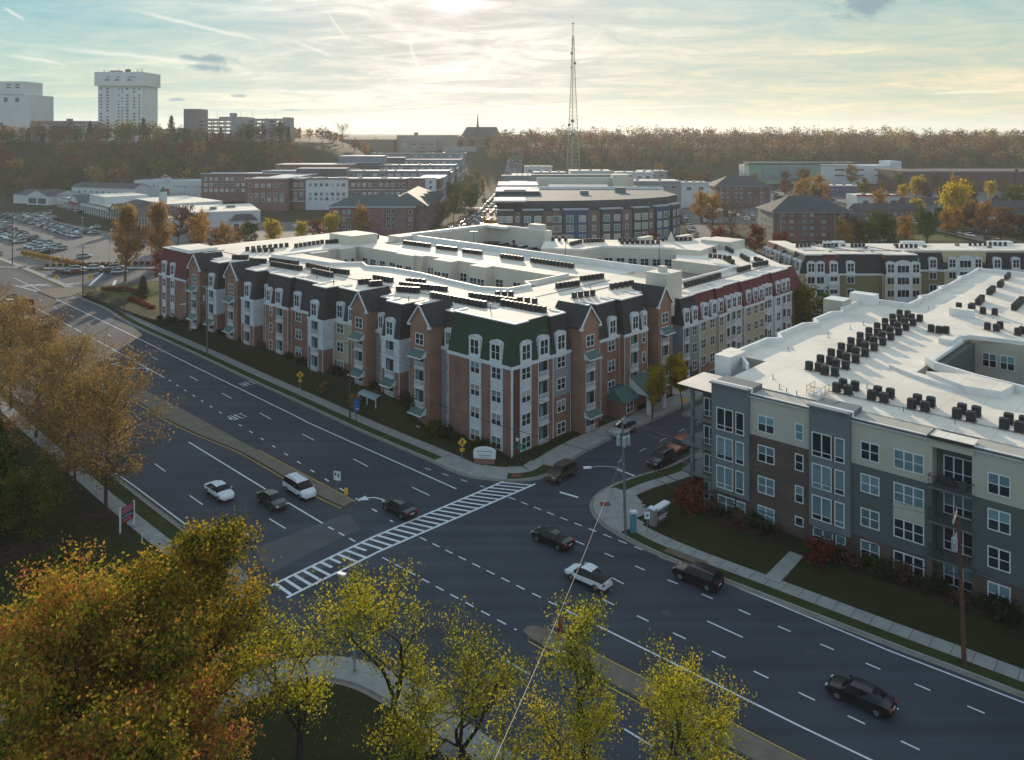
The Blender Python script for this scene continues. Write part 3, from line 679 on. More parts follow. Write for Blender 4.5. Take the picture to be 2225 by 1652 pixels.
def fit_dormer(w=1.9, h=2.9, sw=1.3, glass=GL, side=TRIM):
    """white dormer with a rounded head; origin at the foot of its front"""
    key = ('dor', w, h, sw, glass.name)
    if key in LIB: return LIB[key]
    f = MB(); g = MB(); hs = h-.55; arc = [(-w/2, hs)]+[(-w/2*math.cos(a)*1.0, hs+.55*math.sin(a)) for a in [math.pi*i/8 for i in range(1, 8)]]+[(w/2, hs)]
    P = [(-w/2, 0)]+[(x, z) for x, z in arc]+[(w/2, 0)]
    f.face([(x, -.12, z) for x, z in reversed(P)], side); 
    for i in range(len(P)-1):
        (xa, za), (xb, zb) = P[i], P[i+1]; f.face([(xa,-.12,za),(xb,-.12,zb),(xb,1.1,zb),(xa,1.1,za)], side)
    f.box(-w/2-.1, w/2+.1, -.2, -.1, -.16, .02, side)
    # raised hood over the window
    for i in range(len(arc)-1):
        (xa, za), (xb, zb) = arc[i], arc[i+1]; f.bar((xa,-.14,za+.02),(xb,-.14,zb+.02), .2, .1, side)
    x0, x1 = -sw/2, sw/2; zt = hs-.12; z0 = .35; mid = (z0+zt)/2
    for a, b in ((x0, -.08), (.08, x1)):
        g.face([(a,-.135,z0),(b,-.135,z0),(b,-.135,mid-.04),(a,-.135,mid-.04)], glass); g.face([(a,-.135,mid+.04),(b,-.135,mid+.04),(b,-.135,zt),(a,-.135,zt)], glass)
    f.box(x0-.12, x1+.12, -.17, -.12, z0-.14, z0-.02, side)
    LIB[key] = (f, g); return LIB[key]
def fit_balcony(w=1.9, rail=1.25, open_=1.6):
    key = ('bal', w, rail, open_)
    if key in LIB: return LIB[key]
    f = MB(); g = MB(); n = int(w/.16)
    f.box(-w/2-.12, w/2+.12, -.28, .02, -.18, .0, TRIM)
    f.box(-w/2-.05, w/2+.05, -.25, -.17, rail-.3, rail-.2, TRIM); f.box(-w/2-.05, w/2+.05, -.25, -.17, .08, .16, TRIM)
    for i in range(n+1): x = -w/2+w*i/n; f.box(x-.035, x+.035, -.23, -.19, .16, rail-.3, TRIM)
    f.box(-w/2, w/2, -.1, .015, 0, .35, TRIM)
    f.box(-w/2-.12, -w/2, -.06, .02, 0, rail+open_, TRIM); f.box(w/2, w/2+.12, -.06, .02, 0, rail+open_, TRIM); f.box(-w/2, w/2, -.06, .02, rail+open_-.1, rail+open_, TRIM)
    g.face([(-w/2,-.015,.35),(w/2,-.015,.35),(w/2,-.015,rail+open_-.1),(-w/2,-.015,rail+open_-.1)], DARK)  # flat dark sheet on the wall, the shade of a recess painted as colour
    g.face([(-w/2+.25,-.03,.4),(-.02,-.03,.4),(-.02,-.03,rail+open_-.35),(-w/2+.25,-.03,rail+open_-.35)], GLB); g.face([(.06,-.03,.4),(w/2-.5,-.03,.4),(w/2-.5,-.03,rail+open_-.35),(.06,-.03,rail+open_-.35)], GL)
    LIB[key] = (f, g); return LIB[key]
def fit_awning(w=2.7, out=1.1, drop=.95):
    key = ('awn', w, out, drop)
    if key in LIB: return LIB[key]
    f = MB(); h = drop
    f.face([(-w/2,-out,0),(w/2,-out,0),(w/2,0,h),(-w/2,0,h)], AWN)
    f.box(-w/2-.04, w/2+.04, -out-.08, -out+.02, -.16, .02, TRIM)
    for s in (-1, 1): x = s*w/2; f.face([(x,-out,-.1),(x,0,-.1),(x,0,h),(x,-out,0)][::s], TRIM)
    LIB[key] = (f, None); return LIB[key]

class Building:
    def __init__(s, name, loc, rz, label, cat, group=None):
        s.root = empty(name, loc, rz, label, cat, group); s.fits = []; s.M = Matrix.Translation(loc) @ Matrix.Rotation(rz, 4, 'Z')
    def part(s, name, mb, smooth=False):
        if name not in ('stair_tower','roof_box','roof_structure','bay','panel_strip','siding_strip','roof_vent','roof_unit','gable','chimney','parapet','awning','upper_block','panel'): return mb.build(name, s.root, smooth)
        par = list(range(len(mb.v)))
        def fd(i):
            while par[i] != i: par[i] = par[par[i]]; i = par[i]
            return i
        for f in mb.f:
            for q in f[1:]: par[fd(q)] = fd(f[0])
        ks = {}
        for k, f in enumerate(mb.f): ks.setdefault(fd(f[0]), []).append(k)
        if len(ks) > 40: return mb.build(name, s.root, smooth)
        for fs in ks.values():
            o = MB()
            for k in fs: o.face([mb.v[i] for i in mb.f[k]], mb.mats[mb.m[k]])
            o.build(name, s.root, smooth)
    def fit(s, name, lib, M, sub='pane'): s.fits.append((name, lib, M, sub))
    def finish(s, near=100):
        by = {}
        for f in s.fits: by.setdefault(f[0], []).append(f)
        for name, L in by.items():
            L.sort(key=lambda f: (s.M @ f[2] @ Vector((0,0,0))).length)
            cache = {}
            for (nm, lib, M, sub) in L[:near]:
                k = id(lib)
                if k not in cache: cache[k] = (lib[0].mesh(nm), lib[1].mesh(sub) if lib[1] else None)
                o = put(nm, cache[k][0], s.root, M=M)
                if cache[k][1]: put(sub, cache[k][1], o)
            if len(L) > near:
                r = MB()
                for (nm, lib, M, sub) in L[near:]:
                    r.add(lib[0], M)
                    if lib[1]: r.add(lib[1], M)
                tag(r.build(name, s.root), kind='stuff')

def bay(b, face, a0, a1, d, walls, roofm, zc=12.1, zr=17.3, deep=4., inset=.85, cornice=True, top=WROOF, lip=.16):
    """one stretch of facade: walls up to the cornice, steep mansard above, white roof edge"""
    w = MB()
    for z0, z1, m in walls: fb(w, face, a0, a1, d, deep, z0, z1, m)
    if cornice: fb(w, face, a0-.06, a1+.06, d-.14, d+.1, zc-.42, zc+.02, TRIM)
    for e in (a0, a1): fb(w, face, e-.09 if e == a1 else e-.0, e+.0 if e == a1 else e+.09, d-.03, d+.05, walls[0][0], zc-.42, TRIM)
    b.part('wall', w)
    if roofm:
        r = MB()
        i2 = .35
        if face == 'S': r.frustum((a0,a1,d,deep), (a0+i2,a1-i2,d+inset,deep), zc+.02, zr, roofm, top)
        else: r.frustum((d,deep,a0,a1), (d+inset,deep,a0+i2,a1-i2), zc+.02, zr, roofm, top)
        b.part('mansard_roof', r)
        e = MB(); fb(e, face, a0+i2-.12, a1-i2+.12, d+inset-.14, d+inset+.22, zr-.02, zr+lip, WPAR)
        fb(e, face, a0+i2-.12, a0+i2+.2, d+inset+.22, d+inset+2.6, zr-.02, zr+lip, WPAR); fb(e, face, a1-i2-.2, a1-i2+.12, d+inset+.22, d+inset+2.6, zr-.02, zr+lip, WPAR)
        b.part('roof_edge', e)
def gable(b, face, a0, a1, d, ze=15.6, zp=18.1, deep=4.5, z0=0, wall=BRICKO, roofm=SHD):
    w = MB(); m = (a0+a1)/2
    def P(a, dd, z): return (a, dd, z) if face == 'S' else (dd, a, z)
    fb(w, face, a0, a1, d, deep, z0, ze, wall)
    q = [P(a0,d,ze), P(a1,d,ze), P(m,d,zp)]; w.face(q if face == 'S' else q[::-1], wall)
    b.part('gable_bay', w)
    r = MB(); o = .28
    for s_, e in ((-1, a0-o), (1, a1+o)):
        ez = ze-.28
        q = [P(e,d-.2,ez), P(e,deep,ez), P(m,deep,zp+.12), P(m,d-.2,zp+.12)]
        r.face(q, roofm); r.face([(x,y,z-.14) for x,y,z in reversed(q)], roofm)
    b.part('gable_roof', r)
    t = MB()
    for e in (a0-o, a1+o): t.bar(P(e,d-.22,ze-.3), P(m,d-.22,zp+.08), .14, .34, TRIM)
    for e in (a0-.1, a1+.1): fb(t, face, e-.28, e+.28, d-.3, d+.1, ze-.62, ze-.28, TRIM)
    b.part('gable_trim', t)

# ------------------------------------------------------------------ the big red brick block
BA = Building('apartment_block', (0,108,0), math.atan2(.729, .684), 'large red brick apartment block with mansard roofs, white dormers and a green corner tower', 'apartment building')
r_ = random.Random(11)
W2 = [fit_window(1.9, 1.75, 2, u, l, TRIM, .12, .5) for u, l in ((GL, GL), (GLB, GL), (GL, GL), (GLW, GL))]
W1 = [fit_window(1.0, 1.75, 1, u, GL, TRIM, .12, .5) for u in (GL, GLB)]
WC = [fit_window(2.1, 1.75, 2, GL, GL, TRIM, .12, .5)]
FL = [.45, 3.6, 6.75, 9.9]
def wins(face, a, d, zs, lib=W2, name='window'):
    for z in zs: BA.fit(name, r_.choice(lib), turn(face, a, d, z))
def dorm(face, a, d, w=1.9, h=2.9, sw=1.3, zc=12.1, glass=GL): BA.fit('dormer', fit_dormer(w, h, sw, glass), turn(face, a, d-.02, zc+.2))
def balc(face, a, d, zs, w=1.9): 
    for z in zs: BA.fit('balcony', fit_balcony(w), turn(face, a, d, z))
def awn(face, a, d, z, w=2.9): BA.fit('awning', fit_awning(w), turn(face, a, d, z))
BZ = [-.15, 3.0, 6.15, 9.3]
# body: wings with white roofs round a court, garage, back blocks
body = MB()
for x0, x1, y0, y1, z in [(3.9,18.2,3.9,106,17.24),(18.2,41,3.9,17.7,17.24),(41,49,14,79,17.22),(18.2,49,81,106,17.24),(33.6,41,58,81,17.2),(35,41,24,58,17.21)]:
    body.box(x0, x1, y0, y1, 0, z, CREAM, WROOF, bottom=False)
body.prism([(41,3.9),(46,3.9),(46,14),(41,14)], 0, 17.2, CREAM, WROOF)
body.prism([(38,24),(35,24),(38,17.7),(41,17.7),(41,24)][::-1], 0, 17.19, CREAM, WROOF)
body.box(16.2, 18.2, 30, 62, 0, 17.2, CREAM, WROOF); body.box(14, 18.2, 62, 80, 0, 17.215, CREAM, WROOF) if False else None
for y0, y1 in [(38,42.5),(48,53.5),(60,66)]: body.box(32.8, 35.2, y0, y1, 0, 17.18, CREAM, WROOF)
body.box(20,24.5,78.8,81.2,0,17.18,CREAM,WROOF); body.box(28,32,79.6,81.2,0,17.18,CREAM,WROOF)
BA.part('wing', body)
bk = MB()
bk.box(45,76,79.5,84,0,18.4,CREAM,WROOF); bk.box(76,79,60,84,0,18.6,CREAM,WROOF)
bk.prism([(64.6,51.3),(70,42.5),(77.4,42.7),(86.3,28.2),(88,22.5),(112,26),(111,34.4),(101,34),(91,46),(79.2,64),(76,60)], 0, 16.2, CREAM, WROOF)
bk.prism([(77.7,22.5),(77.7,7.2),(88.6,2.6),(111,25),(111,29),(88,29)], 0, 14.96, CREAM, WROOF)
bk.box(41,88,3.,7.2,0,14.95,CREAM,WROOF)
bk.box(74.8,77.8,7.2,22,0,15.6,CREAM,WROOF)
BA.part('rear_wing', bk)
gar = MB(); gar.box(49.4,76,7.5,79.5,0,13.3,DECK,DECK); BA.part('garage_deck', gar)
# court parapets (white bands round the roof openings)
cp = MB()
def par_(pts, z, h=.75, w=.35):
    for i in range(len(pts)-1):
        a, c = Vector(pts[i]), Vector(pts[i+1]); u = (c-a).normalized()*w/2; a -= u; c += u
        cp.bar((a.x,a.y,z+h/2-.1),(c.x,c.y,z+h/2-.1), w, h+.2+.003*i, WPAR)
par_([(11.4,80.8),(13.6,62.3),(18.2,58),(16.2,54),(18.1,49),(18.2,40),(17,31),(16.3,22.5),(18.3,18.2),(23.4,17.7),(25,20.2),(27,19.6),(36,19.8)], 17.2, .6)
par_([(49.2,79.6),(49.2,4.2)], 17.2, 1.3, .45); par_([(49.2,79.6),(79,79.6)], 18.4, .5); par_([(76.2,79),(76.2,60)], 18.6, .4)
par_([(55,7.3),(75,7.5),(77.9,10.8),(77.9,22.4)], 14.9, .7, .5); par_([(11.4,80.8),(33.8,81)], 17.2, .25)
par_([(65,51.3),(70,42.6),(77.4,42.8),(86.3,28.3)], 16.2, .3)
BA.part('parapet', cp)
st = MB()
st.box(39.6,44.4,.9,5.2,12,19.4,CREAM,WROOF); st.box(41,42.2,2.4,3.6,19.4,20.4,CREAM,WROOF)
st.box(33,40.5,82.5,91.5,17,19.4,CREAM,WROOF)
st.box(1.0,7.6,97.4,106.6,15.5,18.0,WPAR,WROOF); st.box(100.4,108,21.5,29.5,14,17,CREAM,WROOF)
st.box(76.5,79.,62,66,18.5,20.,CREAM,WROOF); st.box(74,76,72,79,18.3,18.9,WPAR,WROOF)
for x, y, l in [(90,40,5),(99,34.5,6)]: st.box(x,x+l,y,y+1.5,16,17.4,CREAM,WROOF)
st.face([(95,36,16.2),(97,34.6,16.2),(96,35.3,19)], CREAM)
BA.part('stair_tower', st)
for x, y, z in [(75.8,70,13.3),(60,79.3,13.3)]: pass
# --- left facade
K = BRICK
bay(BA,'W',0,12.7,0,[(0,12.1,BRICK)],SHG,zr=17.6,inset=.95)
bay(BA,'W',12.7,15.2,.9,[(0,12.1,SIDG)],SHD,zr=17.2)
bay(BA,'W',19.3,22.1,.6,[(0,12.1,SIDG)],SHD,zr=17.22)
bay(BA,'W',22.1,26.5,-1.4,[(0,7.1,BRICK),(7.1,12.1,SIDW)],SHD,zr=17.36)
bay(BA,'W',26.5,30.3,.4,[(0,12.1,SIDG)],SHD,zr=17.2)
bay(BA,'W',34,41.6,.2,[(0,5.2,BRICKO),(5.2,12.1,SIDT)],SHD,zr=17.25)
bay(BA,'W',41.6,46.1,-2,[(0,7.1,BRICK),(7.1,12.1,SIDW)],SHD,zr=17.36)
bay(BA,'W',46.1,54.6,0,[(0,12.1,BRICK)],SHD,zr=17.28)
bay(BA,'W',54.6,62.5,-.7,[(0,12.1,BRICKO)],SHD,zr=17.32)
bay(BA,'W',62.5,65.2,.5,[(0,12.1,SIDG)],SHD,zr=17.2)
bay(BA,'W',65.2,69.9,-1.5,[(0,7.1,BRICK),(7.1,12.1,SIDW)],SHD,zr=17.34)
bay(BA,'W',69.9,71.6,.5,[(0,12.1,SIDG)],SHD,zr=17.2)
bay(BA,'W',76.2,79.9,.4,[(0,12.1,SIDG)],SHDG,zr=17.2)
bay(BA,'W',79.9,84.2,-1.5,[(0,7.1,BRICK),(7.1,12.1,SIDW)],SHDG,zr=17.3)
bay(BA,'W',84.2,87.2,.4,[(0,12.1,SIDG)],SHR,zr=17.2)
bay(BA,'W',92,96.6,.5,[(0,12.1,BRICKO)],SHR,zr=16.9)
bay(BA,'W',96.6,110.3,0,[(0,11.7,BRICK)],SHR,zc=11.7,zr=17.4,deep=9)
for a0, a1, s in [(15.1,19.4,-1.5),(30.2,34.1,-1.5),(71.5,76.3,-1.5),(87.1,92.1,-1.5)]:
    gable(BA,'W',a0,a1,s); m = (a0+a1)/2
    BA.fit('window', W2[0], turn('W', m, s, 12.3)); 
    awn('W', m, s, 10.75); balc('W', m, s, BZ[1:3] if a0 > 20 else BZ[1:3]); 
    if a0 < 20: awn('W', m, s, 2.4); BA.fit('balcony', fit_balcony(1.9, 1.25, 1.4), turn('W', m, s, 8.6)) if False else balc('W', m, s, [9.3-.4])
    else: awn('W', m, s, 4.9); balc('W', m, s, [BZ[3]-.4])
# corner tower, left side: two white strips with window pairs
cs = MB()
for a in (7.0, 2.85): fb(cs,'W',a-1.15,a+1.15,-.06,.05,0,11.68,SIDW)
fb(cs,'S',2.7-1.15,2.7+1.15,-.06,.05,0,11.68,SIDW); cs.box(-.12,.1,-.12,.1,0,11.7,TRIM)
fb(cs,'S',8.5,12.4,-.05,.05,5.9,11.68,SIDG); fb(cs,'S',8.42,8.5,-.08,.05,0,11.68,TRIM)
BA.part('siding_strip', cs)
for a in (7.0, 2.85): wins('W', a, -.07, FL); dorm('W', a+.15, .05, 2.2, 2.95, 1.5)
wins('W', 13.4, .88, FL, W1); dorm('W', 13.6, .95, 1.5, 2.7, .8)
balc('W', 24.4, -1.4, [BZ[1], 6.15, 9.3]); dorm('W', 24.4, -1.35); awn('W', 24.3, -1.4, 5.0, 2.6)
wins('W', 28.6, .38, FL[1:], W1); dorm('W', 28.9, .45, 1.5, 2.7, .8)
wins('W', 39.7, .18, FL[1:]); wins('W', 35.6, .18, FL[2:], W1); dorm('W', 39.8, .25); dorm('W', 36.6, .25, 1.6, 2.7, 1.)
balc('W', 44, -2, BZ[1:]); dorm('W', 44.2, -1.95)
wins('W', 52.2, -.02, FL[1:]); dorm('W', 52.7, .05); wins('W', 48.3, -.02, FL[1:], W1)
balc('W', 57.3, -.7, BZ[1:]); dorm('W', 57.8, -.65); dorm('W', 61.2, -.65, 1.6, 2.7, 1.); wins('W', 60.4, -.72, FL[1:], W1)
dorm('W', 64, .55, 1.5, 2.7, .8); wins('W', 64, .48, FL[1:], W1)
balc('W', 67.6, -1.5, BZ[1:]); dorm('W', 67.7, -1.45)
balc('W', 82.1, -1.5, BZ[1:]); dorm('W', 82.1, -1.45); awn('W', 82.1, -1.5, 5., 2.6)
wins('W', 78, .38, FL[1:], W1)
for a in (107.6, 103.3): dorm('W', a, .05, 1.9, 2.9, 1.3, 11.7)
rs = MB()
for a in (107.4, 103.2): fb(rs,'W',a-1.,a+1.,-.06,.05,0,11.3,SIDW)
BA.part('siding_strip', rs)
for a in (107.4, 103.2): wins('W', a, -.07, [2.9, 6, 9.1])
# --- right facade
bay(BA,'S',0.,8.5,0,[(0,12.1,BRICK)],SHG,zr=17.6,inset=.95) if False else None
w = MB(); w.box(.0,8.5,.0,3.9,0,12.1,BRICK); 
bay(BA,'S',8.5,12.45,0,[(0,12.1,BRICK)],SHD,zr=17.3)
r2 = MB(); r2.face([(0,0,12.12),(8.5,0,12.12),(8.2,.95,17.6),(.95,.95,17.6)], SHG); r2.face([(8.5,0,12.12),(8.5,4,12.12),(8.2,4,17.6),(8.2,.95,17.6)], SHG)
r2.face([(.95,.95,17.605),(8.2,.95,17.605),(8.2,9,17.605),(.95,9,17.605)], WROOF); r2.face([(8.2,.95,17.2),(8.2,9,17.2),(8.2,9,17.6),(8.2,.95,17.6)], WPAR)
BA.part('mansard_roof', r2)
wr = MB(); wr.face([(0,-.0,0),(8.5,-.0,0),(8.5,-.0,12.1),(0,-.0,12.1)], BRICK); fb(wr,'S',-.14,8.5,-.14,.1,11.68,12.12,TRIM); BA.part('wall', wr)
wins('S', 2.7, -.07, FL); dorm('S', 2.75, .05, 2.2, 2.95, 1.5); dorm('S', 6.5, .05, 2.2, 2.95, 1.5); balc('S', 6.35, 0, BZ)
wins('S', 10.2, -.06, FL); dorm('S', 10.25, .05, 2.1, 2.9, 1.4)
bay(BA,'S',12.45,13.1,.9,[(0,12.1,SIDG)],SHD,zr=17.2)
gable(BA,'S',12.9,17.1,-1.6); gable(BA,'S',33.1,37.,-1.6)
for a, lo in ((15., 2.3), (35.05, 2.6)):
    BA.fit('window', W2[0], turn('S', a, -1.6, 12.3)); awn('S', a, -1.6, 10.75); balc('S', a, -1.6, [BZ[0], BZ[1], BZ[2], 8.9] if a < 20 else [BZ[1]-.4, BZ[2]-.2, 8.9])
    awn('S', a, -1.6, lo)
bay(BA,'S',17.1,19.4,.9,[(0,12.1,SIDG)],SHD,zr=17.2)
bay(BA,'S',19.4,24.6,0,[(0,12.1,BRICK)],SHD,zr=17.3)
bay(BA,'S',24.6,31.,-.9,[(0,12.1,BRICKO)],SHD,zr=17.34)
bay(BA,'S',31.,33.2,.8,[(0,12.1,SIDG)],SHD,zr=17.2)
wins('S', 22.4, 0, FL[1:]); dorm('S', 22.7, .05); balc('S', 27.2, -.9, [6.15, 9.3, 3.]); dorm('S', 27.5, -.85); wins('S', 29.9, -.9, FL[1:], W1); dorm('S', 30.1, -.85, 1.3, 2.7, .7)
wins('S', 31.9, .78, FL[1:], W1); dorm('S', 32, .85, 1.3, 2.7, .7)
# porch and entrance
pc = MB()
pc.box(21.6,25.6,-2.6,0,0,2.7,BRICKO); pc.frustum((21.3,25.9,-3.,0),(21.9,25.3,-.9,0),2.7,4.3,AWN)
pc.face([(25.9,-4.6,3.),(31.,-4.6,3.),(31.,-.9,5.3),(25.9,-.9,5.3)], AWN); pc.face([(25.9,-4.6,3.),(25.9,-.9,5.3),(25.9,-.9,3.)], TRIM); pc.box(25.9,31.,-4.65,-4.4,2.7,3.0,TRIM)
for x in (26.3, 30.6): pc.box(x-.25,x+.25,-4.5,-4.,0,2.75,TRIM)
BA.part('porch', pc); BA.fit('window', W2[0], turn('S', 23.6, -2.6, .7))
# far lower part with red mansard
ZC, ZR = 10.4, 15.
segs = [(41.9,47.2,-.9,SIDW,SHD,[(42.9,'b'),(45.6,'w')]),(47.2,54.2,-.6,SIDT,SHR,[(49.2,'w'),(52.3,'w')]),(54.2,57,-1.,SIDT,SHR,[(54.8,'w')]),(57,63.7,-.6,SIDW,SHR,[(58,'b'),(60.2,'b'),(62.3,'w')]),
        (63.7,72.4,-1.,SIDT,SHR,[(65.6,'w'),(68.5,'w'),(71,'w')]),(72.4,76.8,-.6,SIDW,SHR,[(73.4,'b'),(75.2,'w')]),(76.8,84.8,-1.,SIDW,SHR,[(78.5,'w'),(81,'b'),(83.2,'w')])]
for a0, a1, d, m, rm, cols in segs:
    bay(BA,'S',a0,a1,d,[(0,2.4,BRICKO),(2.4,ZC,m)] if a0 > 46 else [(0,3.2,mat('base_dark',(.06,.055,.05),.9)),(3.2,ZC,SIDG)],rm,zc=ZC,zr=ZR,deep=3.5)
    for a, k in cols:
        if k == 'w': wins('S', a, d, [-.9+3.05*i for i in (0,1,2,3)] if a < 60 else [2.2,5.25,8.3], [fit_window(1.6,1.7,2,GL,GL,TRIM,.1)])
        else: balc('S', a, d, [2.2-.6,5.25-.6,8.3-.8], 1.5)
for a in (43.2,45.9,49.6,52.7,55.1,58,60.1,62.1,65.9,68.7,71.1,73.4,75.0,78.7,81.3,83.2): dorm('S', a, -.75, 1.75, 2.7, 1.1, ZC)
bay(BA,'S',37.,41.9,1.3,[(0,ZC,SIDG)],SHD,zc=ZC,zr=15.)
w2 = MB(); w2.box(84.8,90.5,-1.,4,0,ZC,BRICK); w2.frustum((84.7,90.5,-1.05,4),(85.6,89,.6,4),ZC,15.,SHR,WROOF); BA.part('end_wall', w2)
# end triangle roofs and diagonal
dg = MB()
dg.face([(88.6,2.4,14.9),(104.8,17,14.9),(106,15.6,12),(90.2,.9,12)], SHR); dg.face([(98,9.6,14.95),(101,9.8,15.0),(100.4,12.4,14.95)], SHR)
BA.part('mansard_roof', dg)
# court windows
for y in (27,31.5,36.2): wins('W', y, 35., [9.9,13.1], WC)
for y in (44.5,46.5,55.5,57.2): wins('W', y, 35., [9.9,13.1], WC if y in (46.5,55.5) else W1)
for y in (39.2,41.3,49.6,52,61.5,64.5): wins('W', y, 32.8, [9.9,13.1], WC)
for y in (68,71.5,75,78): wins('W', y, 33.6, [9.9,13.1], WC)
for x in (21.2,23.3): wins('S', x, 78.8, [13.1,9.9], WC)
for x in (16,18.6,26,29.3,31.2): wins('S', x, 81 if x < 28 else 79.6, [13.1,9.9], W1)
for k in range(11): 
    a = 82-.0; x = 66+k*1.9
wd = [(77.4,42.7,86.3,28.2),(64.6,51.3,70,42.5),(70,42.5,77.4,42.7)]
for (x0,y0,x1,y1), n in zip(wd,(6,2,2)):
    ang = math.degrees(math.atan2(y1-y0, x1-x0)); nx, ny = (y1-y0), -(x1-x0); L = math.hypot(nx, ny); nx /= L; ny /= L
    for k in range(n):
        t = (k+.5)/n
        for z in (8.7,12.): BA.fit('window', WC[0], Matrix.Translation((x0+(x1-x0)*t+nx*.02, y0+(y1-y0)*t+ny*.02, z)) @ Matrix.Rotation(math.radians(ang), 4, 'Z'))
BA.fit('door', fit_window(1.2,2.2,1,mat('door_red',(.10,.03,.03),.6),GL,TRIM,.08,0), turn('W', 70.6, 75.98, 13.35))
# roof seams, pipes and downspouts
pp = MB()
for x, y, z, h in [(5,9,17.6,1.),(1.8,44,17.3,.9),(2.,24,17.3,.8),(3,51,17.3,.6),(12,30,17.2,.5),(20,96,17.2,.6),(30,10,17.2,.5),(46,60,17.2,.5)]: pp.tube((x,y,z),(x,y,z+h),.09,.09,METG)
for y0, y1, x in [(6,95,3.9+3.6)]: pp.bar((x,y0,17.27),(x,y1,17.27),.14,.1,METD)
for x0, x1, y in [(18,38,11.8),(28,38,8.1)]: pp.bar((x0,y,17.27),(x1,y,17.27),.14,.1,METD)
for x0, x1, y in [(48,86,4.4)]: pp.bar((x0,y,15.),(x1,y,15.),.14,.1,METD)
BA.part('roof_pipe', pp)
ds = MB()
for a, d in [(12.75,.85),(22.,.5),(41.5,.1),(46.3,-.08),(64.9,.4)]: fb(ds,'W',a-.06,a+.06,d-.12,d,0,11.7,TRIM)
for a, d in [(12.5,.8),(19.5,-.1),(31.1,.7),(47.3,-.95),(63.8,-1.05)]: fb(ds,'S',a-.06,a+.06,d-.12,d,0,9.9,TRIM)
BA.part('downspout', ds)
BA.finish()

# ------------------------------------------------------------------ the modern building on the right
BM = Building('modern_apartments', (23.2,93,0), math.atan2(-.684, .73), 'modern four storey apartment building with flat white roof, grey and beige panels and brown brick', 'apartment building')
rz = MB()
for z0, z1, m, a0, a1, d in [(0,2.6,BRICKD,0,4.6,-.02),(2.6,14.9,GREYP,0,4.6,-.35),(0,10.,BRICKD,4.6,11.45,.02),(10,14.3,BEIGE,4.6,11.45,0.),(0,2.3,BRICKD,11.45,15.7,-.02),(2.3,14.9,GREYP,11.45,15.7,-.35),
        (0,2.7,BRICKD,15.7,23.3,.03),(2.7,9.9,mat('panel_greygreen',(.085,.10,.10),.85,.06,.4),15.7,23.3,.01),(9.9,14.35,BEIGE,15.7,23.3,0),(0,2.7,BRICKD,26.7,36,.03),(2.7,9.9,MATS['panel_greygreen'],26.7,36,.01),(9.9,14.35,BEIGE,26.7,36,0),
        (0,14.35,mat('recess_panel',(.09,.095,.09),.85,.08,.4),23.3,26.7,1.5),(0,2.7,BRICKD,36,70,.03),(2.7,9.9,MATS['panel_greygreen'],36,70,.01),(9.9,14.35,BEIGE,36,70,0)]:
    rz.box(a0, a1, d, 3, z0, z1, m)
BM.part('wall', rz)
bw = MB(); Z = 14.4
bw.box(0.02,70,3,21,0,Z,BEIGE,WROOF,bottom=False)
bw.box(-4,15.5,13.5,45.6,0,Z-.012,BEIGE,WROOF); bw.box(.0,15.5,3,13.5,0,Z-.006,BRICKD,WROOF)
bw.prism([(3,44.9),(22,44.9),(70,44.9),(70,110),(30,110),(9,107.3),(2.4,107.1),(3.1,59.5)], 0, Z-.01, BEIGE, WROOF)
bw.box(-4,3.2,45.5,59.5,0,Z-.02,BEIGE,WROOF)
bw.box(36,70,21,45,0,Z-.03,BEIGE,WROOF)
BM.part('wing', bw)
# white slab over the front, coping on the panels
tp = MB()
for a0, a1 in [(0,4.6),(11.45,15.7)]:
    tp.box(a0-.1,a1+.1,-.75,.05,14.86,15.02,CAPM); tp.box(a0-.05,a1+.05,-.35,.35,14.7,14.88,GREYP); tp.box(a0-.1,a1+.1,.05,.5,14.3,15.,WPAR)
    tp.face([(a1-.35,-.3,14.9),(a1+.1,-.3,15.35),(a1+.1,-.1,15.35),(a1-.35,-.1,14.9)], CAPM)
for a0, a1 in [(4.6,11.45),(15.7,23.3),(26.7,70)]:
    tp.box(a0,a1,-.22,.02,14.16,14.34,mat('fascia',(.5,.53,.55),.6)); tp.box(a0,a1,-.3,.0,14.36,14.47,METD); tp.box(a0,a1,0.,.3,14.36,14.5,WPAR)
tp.box(23.1,26.9,-.45,1.6,14.5,14.7,WROOF); tp.box(23.,27.,-.55,-.4,14.42,14.74,METD); tp.box(23.,23.15,-.4,1.6,14.45,14.76,METD)
tp.box(23.1,26.9,-.2,1.5,13.6,14.4,BEIGE)
BM.part('roof_edge', tp)
lw = [(u, l) for u, l in ((GLB, GL), (GLB, GLB), (GL, GL), (GLB, GL))]
rq = random.Random(5)
def mwin(a, d, z, w, h, cols, low=.5, name='window'):
    u, l = rq.choice(lw); BM.fit(name, fit_window(w, h, cols, u, l, TRIM, .1, low), turn('S', a, d, z))
for g0 in (0, 11.1):
    for z in (9.65, 6.35, 3.05): mwin(g0+1.7, -.35, z, 2.1, 2.55, 2, .2); mwin(g0+3.55, -.35, z, 1.05, 2.55, 1, .2)
    mwin(g0+1.7, -.02, .35, 2.1, 1.75, 2); mwin(g0+3.55, -.02, .35, 1.05, 1.75, 1)
rb_ = MB()
for g0 in (0, 11.1):
    for z in (9.65,6.35,3.05): rb_.box(g0+2.78,g0+3.,-.38,-.3,z,z+2.55,mat('wood_panel',(.10,.05,.035),.8))
BM.part('panel_strip', rb_)
